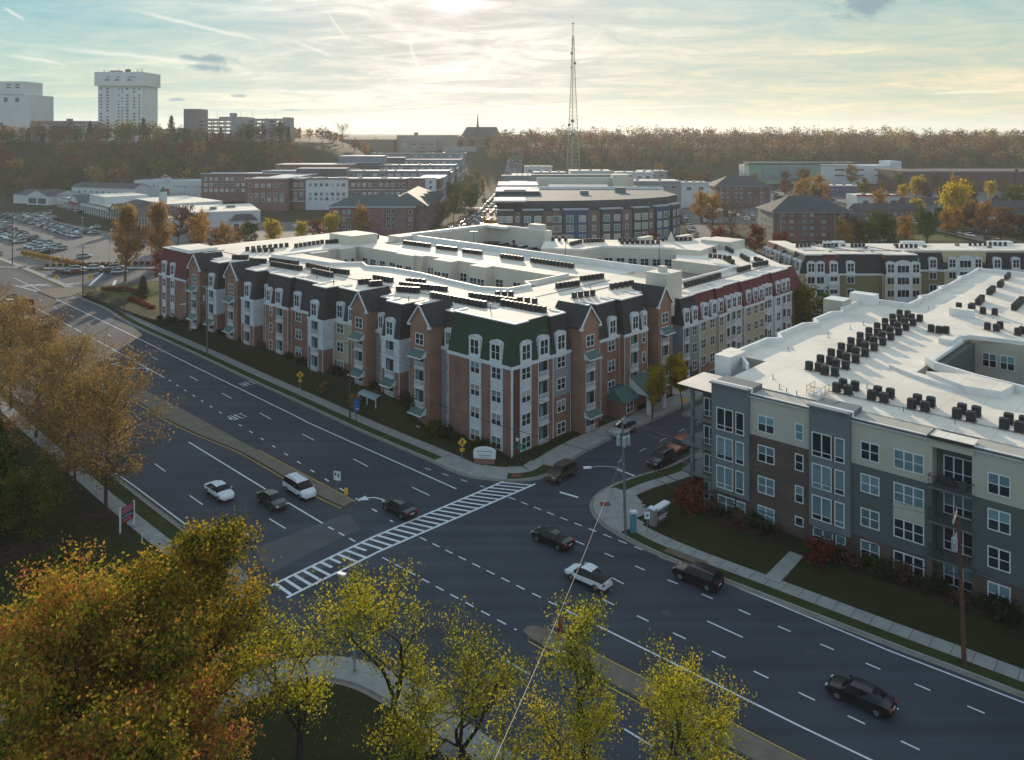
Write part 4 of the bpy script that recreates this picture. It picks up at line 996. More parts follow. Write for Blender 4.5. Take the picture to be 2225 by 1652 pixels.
for z in (10.55, 7.25, 3.8, .55):
    mwin(6.5, .0, z, 1.95, 1.85, 2); mwin(17.55, .0, z, 1.85, 1.85, 2)
    mwin(21.2, .0 if z > 10 else .0, z, 2.8, 1.9, 3); mwin(28.9, 0, z, 1.85, 1.95, 2)
    mwin(31.9, 0, z, 1.1, 1.85, 1); mwin(34.6, 0, z, 2.8, 1.9, 3); mwin(40, 0, z, 1.85, 1.95, 2)
for z in (10.7, 7.45, 4.05): mwin(10.25, 0, z, .95, 1.8, 1)
mwin(10.25, 0, 1.55, .95, 1., 1, 0)
pw = MB(); pw.box(19.75,22.65,-.02,.05,5.75,7.2,BEIGE); BM.part('wall_panel', pw)
# stacked balconies with glass rails in the recess
for z in (10.0, 6.75, 3.3, .0):
    bl = MB(); bl.box(23.1,26.9,-.75,1.5,z-.22,z,METG)
    bl.box(23.15,26.85,-.72,-.68,z+.95,z+1.03,METD); bl.box(23.15,26.85,-.72,-.68,z+.08,z+.13,METD)
    for i in range(18): x = 23.2+i*3.6/17; bl.box(x-.02,x+.02,-.72,-.68,z,z+1.,METD)
    for x in (23.15, 26.85): bl.box(x-.025,x+.025,-.7,0,z+.95,z+1.03,METD)
    BM.part('balcony', bl)
    mwin(25.2, 1.5, z+.15, 2.6, 2.4, 3, .35)
bl = MB(); bl.box(24,25.2,.1,.7,10.05,10.8,METD); bl.box(25.6,26.2,.2,.7,10.05,10.7,mat('cushion',(.08,.10,.07),.9)); BM.part('balcony_furniture', bl)
# corner porch: flat roof on a post, open galleries
po = MB()
po.prism([(-4.9,.2),(0.,-.1),(0,6.5),(-4.9,6.5)], 13.3, 13.55, METD, WROOF); po.box(-3.45,-3.05,.8,1.2,0,13.3,GREYP)
for z in (9.9,6.6,3.25): po.prism([(-4.5,.6),(0,.4),(0,6.),(-4.5,6.)], z-.22, z, METG, CONC)
BM.part('porch', po)
for z in (9.9,6.6,3.25):
    ra = MB()
    for pth in ([(-4.45,.65),(-.05,.45)], [(-4.45,.65),(-4.45,5.95)]):
        (x0,y0),(x1,y1) = pth
        for zz in (.1,1.02): ra.bar((x0,y0,z+zz),(x1,y1,z+zz),.05,.05,METG)
        n_ = 22
        for i in range(n_+1): x = x0+(x1-x0)*i/n_; y = y0+(y1-y0)*i/n_; ra.box(x-.014,x+.014,y-.014,y+.014,z+.1,z+1.,METG)
    BM.part('railing', ra)
pw = MB(); pw.box(-2.0,-.0,1.2,6.2,0,13.3,BRICKD); BM.part('wall', pw)
for z in (10.2,6.9,3.6,.4): mwin(-1.1, 1.2, z, 1.5, 2.2, 2, .3)
# side wall windows, stepped parapets on the roof
pr = MB()
def parR(pts, z=Z-.1, h=.85, w=.4):
    for i in range(len(pts)-1):
        a, c = Vector(pts[i]), Vector(pts[i+1]); u = (c-a).normalized()*w/2; pr.bar((*(a-u),z+h/2),(*(c+u),z+h/2), w, h+.002*i, WPAR)
parR([(-.1,8.6),(-3.9,13.6),(-3.9,22),(-2.6,23.6),(-3.9,25.6),(-3.9,34),(-2.6,36),(-3.9,38),(-3.9,44.5),(-2.8,46),(-3.9,49),(-3.9,59.4),(3.1,59.5),(3.2,66),(2.4,67.5),(3.2,70),(3.1,78),(2.3,79.5),(3.1,82),(2.8,92),(2.0,93.5),(2.8,96),(2.4,107.1),(9,107.3),(30,110)])
parR([(15.5,26),(17,24.4),(21.8,22.2),(27,20.9),(36,20.9)], Z-.1, 1.0, .45); parR([(15.5,26),(15.5,41)], Z-.2, .4, .5); parR([(14.6,41.3),(15.8,44.2),(21,45.3),(36,45)], Z-.1, .6, .5)
BM.part('parapet', pr)
bx2 = MB()
bx2.box(-7.2,-3.9,49.5,53,9,16.,BEIGE,WPAR); bx2.box(-5.5,-1.5,56.5,59,13,16.2,WPAR,WPAR); bx2.box(-4.2,-2.,8,12.,12.8,15.6,WPAR,WROOF); bx2.box(-5.5,-3.9,12.2,14.5,11,15.,BEIGE,WPAR)
bx2.box(9.6,13,58,59.4,Z,Z+1.2,WPAR,WROOF); bx2.box(13.4,15.3,38.3,40.4,Z,Z+.7,WPAR,WROOF)
bx2.prism([(17.2,19.5),(22,16.5),(25.5,17.),(26.,20.6),(21.6,21.8)], Z, Z+.9, WPAR, WROOF); bx2.prism([(12.5,21),(16.5,18.5),(22,16.4),(17.2,19.6)], Z, Z+.45, WPAR, WROOF)
bx2.box(30,34,47,50,Z,Z+3,BEIGE,WROOF); bx2.box(44,46,66,73,Z,Z+2,BEIGE,WROOF)
BM.part('roof_box', bx2)
hx = MB(); YH_ = mat('rail_yellow',(.5,.4,.2),.6)
for (x0,y0,x1,y1) in [(9.4,3.9,11.,3.9),(11.,3.9,11.,6.1),(9.4,6.1,9.4,3.9)]:
    for zz in (.55,1.1): hx.bar((x0,y0,Z+zz),(x1,y1,Z+zz),.05,.05,YH_)
for x, y in [(9.4,3.9),(11,3.9),(11,5),(11,6.1),(9.4,5),(9.4,6.1),(10.2,3.9)]: hx.box(x-.03,x+.03,y-.03,y+.03,Z,Z+1.1,YH_)
hx.box(9.5,10.9,4.,6.,Z,Z+.35,WPAR); BM.part('hatch_railing', hx)
vt = MB()
for x, y in [(4,7),(6.2,4),(7.4,3.2),(8.6,3.1),(5.6,27),(1,31),(13.4,11),(19,5.5),(24,5),(1.5,38),(2,42),(6,60),(9,96),(20,56),(24,49),(0,20)]: vt.tube((x,y,Z),(x,y,Z+.55),.05,.05,METG); vt.tube((x,y,Z+.001),(x,y,Z+.06),.3,.2,WPAR,8)
for x in (12.3,16.4,20.5,24.6,28.7): vt.bar((x-2,6.7,Z+.1),(x+2,6.7,Z+.1),.06,.06,METG)
BM.part('roof_vent', vt)
# court: walls and windows seen through the roof opening
ct = MB(); ct.box(22,34,44.8,45.3,0,Z-.4,BEIGE); ct.box(15.6,16.6,26,44,0,Z-.5,MATS['recess_panel']); BM.part('court_wall', ct)
for z in (10.6,7.2,3.8):
    for x in (18.2,20.4,24.5,28,31.5): BM.fit('window', fit_window(1.8,2.,2,GLB,GL,TRIM,.1), turn('S', x, 44.85 if x < 22 else 44.75, z))
BM.finish()

# ------------------------------------------------------------------ background buildings
def fit_flat(w, h, m=GL, fr=TRIM, t=.14):
    key = ('flat', w, h, m.name, fr.name)
    if key in LIB: return LIB[key]
    f = MB(); g = MB(); f.box(-w/2, w/2, -.05, .01, 0, h, fr); n = max(1, round(w/1.1)); cw = (w-2*t)/n
    for i in range(n): a = -w/2+t+cw*i+(.05 if i else 0); b = -w/2+t+cw*(i+1)-(.05 if i < n-1 else 0); g.face([(a,-.07,t),(b,-.07,t),(b,-.07,h-t),(a,-.07,h-t)], m)
    LIB[key] = (f, g); return LIB[key]
rw = random.Random(21)
def rows(b, face, a0, a1, d, zs, step, w, h, mats=(GL, GLB), fr=TRIM, name='window', skip=0.):
    n = max(1, int((a1-a0)/step)); s = (a1-a0)/n
    for z in zs:
        for i in range(n):
            if rw.random() < skip: continue
            b.fit(name, fit_flat(w, h, rw.choice(mats), fr), turn(face, a0+s*(i+.5), d, z))
def hip(mb, x0, x1, y0, y1, z0, z1, m, o=.8):
    x0 -= o; x1 += o; y0 -= o; y1 += o; k = min(x1-x0, y1-y0)/2
    if x1-x0 > y1-y0: r0, r1 = (x0+k, (y0+y1)/2), (x1-k, (y0+y1)/2)
    else: r0, r1 = ((x0+x1)/2, y0+k), ((x0+x1)/2, y1-k)
    A, B_, C_, D_ = (x0,y0,z0),(x1,y0,z0),(x1,y1,z0),(x0,y1,z0); P, Q = (*r0,z1),(*r1,z1)
    if x1-x0 > y1-y0:
        for f in ([A,B_,Q,P],[B_,C_,Q],[C_,D_,P,Q],[D_,A,P]): mb.face(f, m)
    else:
        for f in ([A,B_,P],[B_,C_,Q,P],[C_,D_,Q],[D_,A,P,Q]): mb.face(f, m)
    mb.face([D_,C_,B_,A], m)
def gab(mb, x0, x1, y0, y1, z0, z1, m, wall, o=.4, ax='x'):
    if ax == 'x':
        ym = (y0+y1)/2
        for f in ([(x0-o,y0-o,z0),(x1+o,y0-o,z0),(x1+o,ym,z1),(x0-o,ym,z1)],[(x1+o,y1+o,z0),(x0-o,y1+o,z0),(x0-o,ym,z1),(x1+o,ym,z1)]): mb.face(f, m)
        for x in (x0, x1): mb.face([(x,y0,z0),(x,y1,z0),(x,ym,z1)], wall)
    else:
        xm = (x0+x1)/2
        for f in ([(x0-o,y1+o,z0),(x0-o,y0-o,z0),(xm,y0-o,z1),(xm,y1+o,z1)],[(x1+o,y0-o,z0),(x1+o,y1+o,z0),(xm,y1+o,z1),(xm,y0-o,z1)]): mb.face(f, m)
        for y in (y0, y1): mb.face([(x0,y,z0),(x1,y,z0),(xm,y,z1)], wall)

HAZYW = mat('far_white', (.50, .53, .54), .9, .05, .05); HAZYG = mat('far_grey', (.24, .25, .25), .9, .06, .05); HAZYB = mat('far_brown', (.17, .13, .11), .9, .08, .05)
FBR = brickmat('brick_far', (.17, .085, .07), (.14, .07, .06), (.2, .16, .15)); PINKB = brickmat('brick_pinkish', (.22, .13, .12), (.19, .11, .10), (.24, .19, .18))
SLATE = mat('slate_roof', (.055, .06, .065), .85, .15, .4); GREENR = mat('roof_green', (.05, .075, .07), .75, .12, .4); BLUEW = mat('wall_blue', (.06, .10, .17), .8, .1, .4)

# NE: yellow and olive block with red and dark mansards
B = Building('apartment_block', (69.5,196,0), 0, 'long olive and cream apartment block with red and dark mansards, behind the modern building', 'apartment building')
m = MB(); m.box(3,75,4,17.5,0,14.3,SIDY,WROOF,bottom=False); m.box(.5,3.2,4,21,0,14.28,SIDY,WROOF); B.part('wing', m)
def bay2(a0, a1, d, wm, rm, zc=9.8, zr=14.3, deep=4.): 
    bay(B, 'S', a0, a1, d, [(0, zc, wm)], rm, zc=zc, zr=zr, deep=deep, inset=1.1)
segs2 = [(.8,9.,-3,SIDW,SHR,[2.2,4.4,7.6]),(9,19.5,-2.6,SIDO,SHD,[11.8]),(19.5,28,-4.,SIDY,SHD,[20.8,26.8]),(28,37.5,3.,SIDO,SHD,[30,34.5]),(37.5,48,3.6,SIDY,SHD,[39.6,46]),(48,58,3,SIDO,SHD,[50.4,55]),(58,72,3.4,SIDY,SHD,[60,64,69])]
for a0, a1, d, wm, rm, cols in segs2:
    bay2(a0, a1, d, wm, rm, deep=5)
    for a in cols:
        B.fit('dormer', fit_dormer(2., 2.9, 1.4), turn('S', a, d+.02, 10.0))
        for z in (7.4, 4.4, 1.4): B.fit('window', fit_flat(1.9, 1.8), turn('S', a, d, z))
big = MB()
for a, d in ((23.7,-4.05),(42.8,3.55)):
    big.box(a-2.2,a+2.2,d-.1,d+1.5,0,12.2,SIDW); P = [(a-2.2,12.2),(a+2.2,12.2)]+[(a+2.2*math.cos(t), 12.2+1.1*math.sin(t)) for t in [math.pi*i/8 for i in range(1, 8)]]
    big.face([(x,d-.1,z) for x, z in P], SIDW)
    for z in (1.4, 4.4, 7.4, 10.2): B.fit('window', fit_flat(3., 1.9), turn('S', a, d-.1, z))
B.part('bay', big)
balx = MB()
for z in (1,4,7): balx.box(6.6,8.6,-3.2,-2.9,z,z+1.1,TRIM); balx.box(28.2,29.6,2.7,2.95,z,z+1.1,TRIM)
for x in (6.5,8.6,28.1,29.7): y = -3.3 if x < 10 else 2.7; balx.box(x-.1,x+.1,y,y+.3,0,9.4,TRIM)
B.part('balcony', balx)
# left side going back
for i, (y0, y1, wm, rm) in enumerate([(-2.8,4,SIDY,SHD),(4,11,SIDT,SHD),(11,17.5,SIDW,SHDG),(17.5,24,SIDW,SHR)]):
    d = -.2-.25*i; w = MB(); w.box(d,3.2,y0,y1,0,9.8,wm); w.box(d-.1,d+.1,y0,y1,9.5,9.85,TRIM); w.frustum((d,5.2,y0,y1),(d+1.1,5.2,y0+.02,y1-.02),9.85,14.25-.03*i,rm,WROOF); B.part('side_bay', w)
    for y in (y0+1.8, y1-1.8): B.fit('dormer', fit_dormer(1.8, 2.9, 1.2), turn('W', y, d+.02, 10.0)); B.fit('window', fit_flat(1.6, 1.7), turn('W', y, d, 7.2)); B.fit('window', fit_flat(1.6, 1.7), turn('W', y, d, 4.2))
m = MB(); m.bar((7,17,14.36),(17,1.5,14.36),.18,.12,METD); m.bar((20,16,14.36),(26,2,14.36),.18,.12,METD)
for x, y in [(9,14),(12,9),(16,12),(20,8),(30,13),(36,10),(46,13),(52,9)]: m.box(x-.4,x+.4,y-.4,y+.4,14.3,14.9,METG)
for x in (12, 33, 56): m.box(x,x+6,15.5,17,14.3,15.1,WPAR)
B.part('roof_pipe', m); B.finish()

# brick flats with a green metal roof
B = Building('brick_flats', (-77.5,342,0), 0, 'pinkish brown brick flats with green metal hip roof behind the white roofed block', 'apartment building')
m = MB(); m.box(0,36,0,17,0,12.4,PINKB); m.box(23,40,3,62,0,12.38,PINKB)
for x in (0.,9.5,19.,28.): m.box(x,x+4.5,-.6,.2,0,12.3,FBR if x in (9.5,) else PINKB)
B.part('wall', m); m = MB(); hip(m,0,36,0,17,12.4,16.8,GREENR); hip(m,22,41,2,63,12.42,17.6,GREENR)
for y in (20,34,48): gab(m,34,43,y-3,y+3,12.42,15.4,GREENR,PINKB); 
B.part('roof', m); m = MB(); m.box(-.9,36.8,-.95,-.8,12.1,12.45,TRIM); B.part('eaves', m)
rows(B,'S',5,9.5,0,(9.3,6.2,3.1,.3),2.2,1.2,1.6); rows(B,'S',14.5,18.6,0,(9.3,6.2,3.1),2.2,1.2,1.6); rows(B,'S',24,28,0,(9.2,6.1,3.),2,1.7,2.2,(DARK,)); rows(B,'E',6,60,40,(9.3,6.2,3.1),4.2,1.7,2.,(DARK, GL)); rows(B,'S',32.6,35.8,0,(9.3,6.2,3.1),2.,1.2,1.6)
B.finish(60)

# curved grey apartments
B = Building('curved_apartments', (-5,264,0), 0, 'curved grey and blue apartment building with setback top floor beyond the garage', 'apartment building')
front = [(0,0),(18,1.2),(30,3),(42,7),(52,12),(60,19),(66,28.5)]
m = MB(); back_ = [(66,150),(0,150)]
m.prism(front+back_, 0, 17.6, HAZYB, mat('roof_grey', (.13,.14,.145), .9, .15, .2)); B.part('wall', m)
up_ = MB(); fr2 = [(x-.5 if x > 60 else x, y+3) for x, y in front]
up_.prism(fr2+[(64,60),(0,60)], 17.6, 21., mat('wall_darkgrey', (.07,.075,.08), .85, .12, .5), MATS['roof_grey']); B.part('top_floor', up_)
pn = MB(); cols_ = [HAZYG, MATS['wall_darkgrey'], BLUEW, HAZYB]
def alongf(t):
    L = [(Vector(front[k+1])-Vector(front[k])).length for k in range(len(front)-1)]; s = t*sum(L)
    for k, l in enumerate(L):
        if s <= l: a = Vector(front[k]); c = Vector(front[k+1]); return a.lerp(c, s/l), (c-a).normalized()
        s -= l
    return Vector(front[-1]), (Vector(front[-1])-Vector(front[-2])).normalized()
for i, (t0, t1, c) in enumerate([(.0,.07,1),(.11,.2,1),(.245,.27,3),(.29,.40,2),(.46,.56,1),(.62,.70,1),(.75,.84,2),(.87,.97,1)]):
    p, u = alongf(t0); q, _ = alongf(t1); nn = Vector((u.y, -u.x))
    P4 = [p+nn*.9, q+nn*.9, q-nn*1, p-nn*1]; pn.prism([tuple(v) for v in P4], 0, 18.2, cols_[c]); P5 = [p+nn*1.3-u*.2, q+nn*1.3+u*.2, q-nn*1, p-nn*1]; pn.prism([tuple(v) for v in P5], 18.2, 18.6, mat('fascia_grey', (.38,.40,.42), .7))
    k = 2
    for j in range(k):
        w_ = p.lerp(q, (j+.5)/k)+nn*.92
        for z in (14.2,11,7.8,4.6): B.fit('window', fit_flat(2.3, 2.2, rw.choice((GLW, GLW, GLB)), TRIM), Matrix.Translation((w_.x, w_.y, z)) @ Matrix.Rotation(math.atan2(u.y, u.x), 4, 'Z'))
for t in (.09,.225,.43,.59,.725,.855): 
    p, u = alongf(t); nn = Vector((u.y, -u.x)); p = p+nn*.03
    for z in (14.4,11.2,8): B.fit('window', fit_flat(1.2, 1.8, rw.choice((GLW, GLB)), TRIM), Matrix.Translation((p.x, p.y, z)) @ Matrix.Rotation(math.atan2(u.y, u.x), 4, 'Z'))
B.part('panel', pn)
tt = MB(); tt.prism([(-1,-1.5),(9.5,-1),(9.5,12),(-1,12)], 21., 21.6, HAZYW, WROOF); tt.prism([(-1,28),(15,28),(15,50),(-1,50)], 17.6, 22.5, MATS['wall_darkgrey'], WROOF); tt.box(-1,16,70,95,17.6,22,BLUEW,WROOF)
tt.box(14,62,118,121,17.6,24.,HAZYG,WROOF); tt.box(50,57,96,104,17.6,25,CREAM,WROOF); tt.box(12,15.5,42,45,17.6,22.5,CREAM,WROOF)
tt.box(26,52,80,84,17.6,20.2,HAZYG); tt.box(-.5,62,148,152,17.6,22,HAZYG,WROOF); tt.box(20,44,64,66,21,22.4,WPAR); tt.box(2,10,30,40,21,23,HAZYG,WROOF); tt.box(30,33,30,33,21,22.5,METG); tt.box(44,48,40,43,21,23,METG); tt.box(16,60,100,101,17.6,23.5,CREAM,WROOF); tt.box(34,50,88,96,17.6,19.5,METG); tt.box(4,12,108,116,17.6,21,BLUEW,WROOF); tt.box(0,66,60.2,60.8,17.6,22.,WPAR)
B.part('roof_structure', tt); B.finish(80)

# two brick blocks with hip roofs
for nm, ox, oy, L, D, lab, an in [('brick_block',104.5,322.5,31,19,'brick block with dark hip roof nearest on the right of the curved building',.0),('brick_block',120.3,477,33,20,'farther brick block with dark hip roof left of the nearer one',.0)]:
    B = Building(nm, (ox,oy,0), an, lab, 'hotel'); m = MB(); m.box(0,L,0,D,-1,12,FBR)
    for x in (0,2.8,L-6.4,L-.5): m.box(x,x+.45,-.12,.1,0,11.9,HAZYG)
    m.box(-.2,.05,0,D,0,12,SIDT)
    B.part('wall', m); m = MB(); hip(m,0,L,0,D,12,17.8,SLATE,1.2); B.part('roof', m)
    m = MB(); m.box(-1.2,L+1.2,-1.25,-1.1,11.7,12.02,HAZYG); B.part('eaves', m)
    for z in (10,7.4,4.8,2.2):
        for x in (4.2,7.5,12.6,15.5,20.4,28): B.fit('window', fit_flat(1.9 if x != 28 else 2, 1.4, rw.choice((GLB, GLW, GLB)), HAZYG), turn('S', min(x, L-2), 0, z))
        for y in (4,9,14): B.fit('window', fit_flat(2, 1.4, GLW, TRIM), turn('W', y, -.2, z))
    B.finish(40)

# long apartment rows stepping back to the left of the climbing street
B = Building('apartment_rows', (-41,458,0), 0, 'long terraced rows of brick and white apartments left of the climbing street', 'apartment building')
bp_ = mat('band_pale', (.42,.45,.48), .8, .06, .2); roofb = mat('roof_bluegrey', (.34,.37,.42), .7, .08, .1)
def slab(x0, x1, y0, y1, z, wall, lo=0):
    m = MB(); m.box(x0,x1,y0,y1,lo,z,wall,roofb,bottom=False); m.box(x0-.5,x1+.5,y0-.7,y0+.3,z-.1,z+.5,bp_); m.box(x1-.3,x1+.5,y0,y1,z-.1,z+.5,bp_); B.part('wing', m)
slab(-85,0,0,18,17.5,FBR); slab(-108,-85,-8,14,18.,FBR); slab(-158,-108,58,80,17.5,FBR); slab(-104,-84,0,60,17.6,HAZYG)
for i, (y, z, x0) in enumerate([(62,19,-120),(120,20.5,-98),(180,22.5,-86),(240,26.,-80)]): slab(x0,0,y,y+20,z,mat('wall_bluegrey',(.16,.18,.22),.85,.08,.2),hill(-60, 458+y)-2)
m = MB(); m.box(-14,0,18,240,0,17.2,HAZYG,roofb,bottom=False); B.part('wing', m)
m = MB()
for a0, a1 in [(-76,-52),(-18,-8)]: m.box(a0,a1,-1.1,0,0,17.4,PINKB if a0 > -60 else SIDW); m.box(a0-.4,a1+.4,-1.5,.3,17.4,18.2,mat('band_dark',(.06,.075,.09),.7))
m.box(-8,-2,-3,0,-2,18.6,SIDW); 
for z in (4.6,11.2): m.box(-85,0,-.35,.1,z,z+.5,bp_); m.box(-.1,.5,0,262,z,z+.5,bp_)
for z0, x0, x1, y in [(19.3,-98,-66,61),(20.8,-80,-54,119),(22.8,-66,-44,179)]: m.box(x0,x1,y,y+12,z0-3,z0+1.6,mat('band_dark',(.06,.075,.09),.7),bp_)
B.part('facade_bay', m)
for x0, x1, y in [(-84,-77,0),(-51,-19,0),(-75,-53,-1.1),(-107,-86,-8)]: rows(B,'S',x0,x1,y,(13.2,8.,5.3),3.1,2.0,2.1,(GLB, GLW, GL), TRIM)
rows(B,'S',-157,-109,58,(13.2,9.6,6),3.4,2.1,2.,(GLB, GLW, GL)); rows(B,'S',-7.5,-2.5,-3,(15,12,9,6,3),2.6,1.5,1.9)
rows(B,'E',4,255,.02,(13.3,8.6,5.6,2.),6,3.2,1.9,(DARK, GLB, GL)); 
for i, (y, z, x0) in enumerate([(62,19,-120),(120,20.5,-98),(180,22.5,-86),(240,26.,-80)]): rows(B,'S',x0,0,y,(z-3.4,),5,2.8,1.9,(GLB, GLW, DARK))
m = MB(); rr = random.Random(2)
for i in range(46): x = rr.uniform(-80,-16); y = rr.choice((4,8,66,70,124,184,244))+rr.uniform(-1,3); z = {4:17.5,8:17.5,66:19,70:19,124:20.5,184:22.5,244:26}[min((4,8,66,70,124,184,244), key=lambda q: abs(q+1-y))]; m.box(x,x+1.6,y,y+1.2,z,z+.9,HAZYW if i % 3 else METG)
B.part('roof_unit', m); B.finish(90)
B = Building('brick_house', (-164,556,0), 0, 'brick building with flat pale roof behind the long apartment rows', 'building')
m = MB(); m.box(0,54,0,26,0,22,FBR,roofb); m.box(20,60,-6,1,0,19,BRICK,WROOF); m.box(38,70,30,48,0,27,MATS['wall_bluegrey'],roofb); B.part('wall', m); rows(B,'S',0,54,0,(17.5,),6,2.6,2); B.finish()

# shopping centre on the left
ang = math.atan2(-119, 112)
B = Building('shopping_arcade', (-268,475,0), ang, 'long low white shopping arcade with columns beside the parking lot', 'shopping centre')
# local x runs along the front towards the camera, local y points away from the lot
m = MB(); m.box(0,165,3.5,26,0,5.6,HAZYW,WROOF); m.box(0,165,0,4,4.1,5.4,HAZYW,mat('roof_brownish',(.13,.11,.10),.85,.1,.3)); B.part('wall', m)
co = MB()
for i in range(42): co.box(i*4-.22,i*4+.22,.1,.5,0,4.1,TRIM)

for i in range(42):
    c_ = MB(); c_.box(i*4-.22,i*4+.22,.1,.5,0,4.1,TRIM); B.part('column', c_)
rows(B,'S',1,164,3.48,(.3,),4,2.8,3.1,(DARK, GL, mat('shop_red',(.16,.03,.03),.7)), HAZYW, 'shop_front')
rf = MB(); gab(rf,28,46,-1,14,5.4,9.4,GREENR,HAZYW,ax='y'); hip(rf,96,128,-1.5,20,5.5,10.5,SLATE); hip(rf,124,160,-1.5,22,5.52,10.2,mat('roof_brown',(.06,.05,.055),.85,.15,.4)); gab(rf,106,116,-3.2,6,5.4,9.2,GREENR,HAZYW,ax='y')
B.part('roof', rf)
m = MB(); m.box(48,74,4,26,0,10,HAZYW,WROOF); m.box(74,124,18,46,0,8.6,HAZYW,WROOF); m.box(118,121,16,19,8,14.5,HAZYW,WROOF); m.frustum((118.3,120.7,16.3,18.7),(119.4,119.6,17.4,17.6),14.5,17,GREENR); m.box(28,44,-1.3,-.9,4.2,5.2,mat('sign_red',(.30,.03,.04),.6)); m.box(107,115,-3.5,-3.2,5.4,6.4,mat('sign_green',(.03,.12,.06),.6)); B.part('shop_block', m)
B.finish()
B = Building('white_store', (-145.5,356,0), math.atan2(13.5, 30.5), 'large plain white store at the near end of the shopping arcade', 'store')
m = MB(); m.box(0,33,0,42,0,8,HAZYW,WROOF); m.box(20,31,-3.4,0,0,3.6,HAZYW); m.box(-8,0,2,30,0,6.3,HAZYW,WROOF); B.part('wall', m)
m = MB(); hip(m,20,31,-3.6,1,4.2,7.,SLATE,.6); m.box(20,31.2,-3.8,-3.5,3.6,4.2,TRIM); B.part('roof', m)
m = MB(); m.box(0,33,-.1,.35,7.9,8.4,WPAR); m.box(0,.35,0,42,7.9,8.4,WPAR); m.box(12,15,14,17,8,9.2,METG); m.box(20,24,22,25,8,9,METG); B.part('parapet', m)
rows(B,'S',20.5,30.6,-3.42,(.3,),3,2.4,2.6,(DARK,)); B.finish()
B = Building('white_shop', (-259,552,0), -.2, 'two storey white shop with red awnings below the wooded hill', 'store')
m = MB(); m.box(0,76,0,22,0,11.4,HAZYW,roofb); m.box(22,27,-.5,2,11,13.6,HAZYW); P = [(24.5+2.5*math.cos(t), 13.6+1.6*math.sin(t)) for t in [math.pi*i/8 for i in range(9)]]; m.face([(x,-.5,z) for x, z in P], HAZYW); B.part('wall', m)
m = MB(); m.box(22.6,26.4,-.7,-.5,13.5,14.4,MATS['sign_red']); m.frustum((20.5,27,-2.4,0),(21.5,26.4,-.3,0),2.6,5.8,MATS['sign_red']); m.box(4,8,-1.5,0,5.2,6.2,MATS['sign_red']); B.part('awning', m)
rows(B,'S',29,60,0,(6.6,1.6),2,.8,1.8,(GL, GLB)); rows(B,'S',10,20,0,(6.6,),3,1,1.8); rows(B,'S',62,74,0,(7,3),6,1.2,1.8,(DARK,)); B.finish(60)
B = Building('white_gable_shop', (-312,498,0), -.35, 'low white shop with gable front at the far left of the parking lot', 'store')
m = MB(); m.box(0,34,4,24,0,5.5,HAZYW); m.box(16,34,0,6,0,5.4,HAZYW); m.box(14,66,34,48,0,8.6,HAZYW); B.part('wall', m)
m = MB(); gab(m,16,34,-.5,14,5.4,9,SLATE,HAZYW,ax='y'); gab(m,0,34,4,24,5.5,8.2,SLATE,HAZYW); gab(m,14,66,34,48,8.6,11.5,SLATE,HAZYW); B.part('roof', m)
rows(B,'S',17,33,0,(.6,),8,6.6,3.6,(DARK,)); rows(B,'S',18,64,34,(5,),5,1.4,1.6,(DARK,)); B.finish()

# towers on the wooded hill
def PXw(px, Y): return (px-1112.5)/1750*Y
def PZw(py, Y): return EYE-(py-290)/1750*Y
def blockb(name, label, cat, px0, px1, pyt, Y, depth, m, roof=None, zb=20, rot=0):
    x0, x1 = PXw(px0, Y), PXw(px1, Y); B = Building(name, (x0,Y,0), rot, label, cat); w = MB(); w.box(0,x1-x0,0,depth,zb,PZw(pyt, Y),m,roof or m); B.part('wall', w); return B, x1-x0
B, L = blockb('white_tower', 'tall white tower with a wider crown on the wooded hill', 'tower block', 213, 310, 187, 800, 34, HAZYW)
m = MB(); zt = PZw(187, 800); z2 = PZw(157, 800); m.box(-2.4,L+2,-2.4,36,zt,z2,HAZYW,HAZYG); 
for x in (8,18,30): m.box(x,x+4,-2.46,-2.3,zt+5,zt+6.6,DARK); m.box(x+1,x+9 if x > 20 else x+5,-2.46,-2.3,zt+8,zt+9.4,HAZYG)
B.part('crown', m); m = MB(); rr = random.Random(4)
for i in range(14): x = rr.uniform(-1,L); y = rr.uniform(-1,8); m.tube((x,y,z2),(x,y,z2+rr.uniform(2,5)),.25,.12,METG,4)
m.box(26,30,2,6,z2,z2+3,METD); m.box(10,20,4,10,z2,z2+2,METG); B.part('antenna', m)
fl = [PZw(187,800)-3.1*k for k in range(1, 20)]
for x, w_ in [(3,2.2),(9.5,2.6),(20.5,1.8),(24,1.6),(29,2.6),(36,2.4),(41,1.6)]:
    for z in fl:
        if rw.random() < .86: B.fit('window', fit_flat(w_, 1.6, rw.choice((DARK, GL, MATS['shop_red'] if rw.random() < .3 else DARK)), HAZYG), turn('S', x, 0, z-.6))
B.finish(); 
B, L = blockb('white_office', 'pale windowless office slab at the left edge', 'office building', -60, 64, 206, 760, 40, HAZYW)
m = MB(); m.box(0,L-5,-.0,30,PZw(207,760),PZw(177,760),HAZYW,HAZYG); B.part('upper_block', m); rows(B,'S',26,L-6,0,(PZw(222,760),),9,4,4.6,(DARK,)); rows(B,'S',30,L-7,-.02,(PZw(192,760),PZw(186,760)),6,4,1.4,(DARK,), HAZYG, 'vent'); B.finish()
B, L = blockb('low_office', 'low tan office with flat roof left of the white tower', 'office building', 68, 184, 263, 740, 26, HAZYG)
m = MB(); m.box(0,L,-.1,.1,PZw(270,740),PZw(263,740),HAZYB); m.box(30,34,4,8,PZw(263,740),PZw(258,740),METG); B.part('cornice', m); rows(B,'S',1,L-1,0,(PZw(285,740),PZw(298,740)),5,3.2,1.6,(DARK, GL)); B.finish()
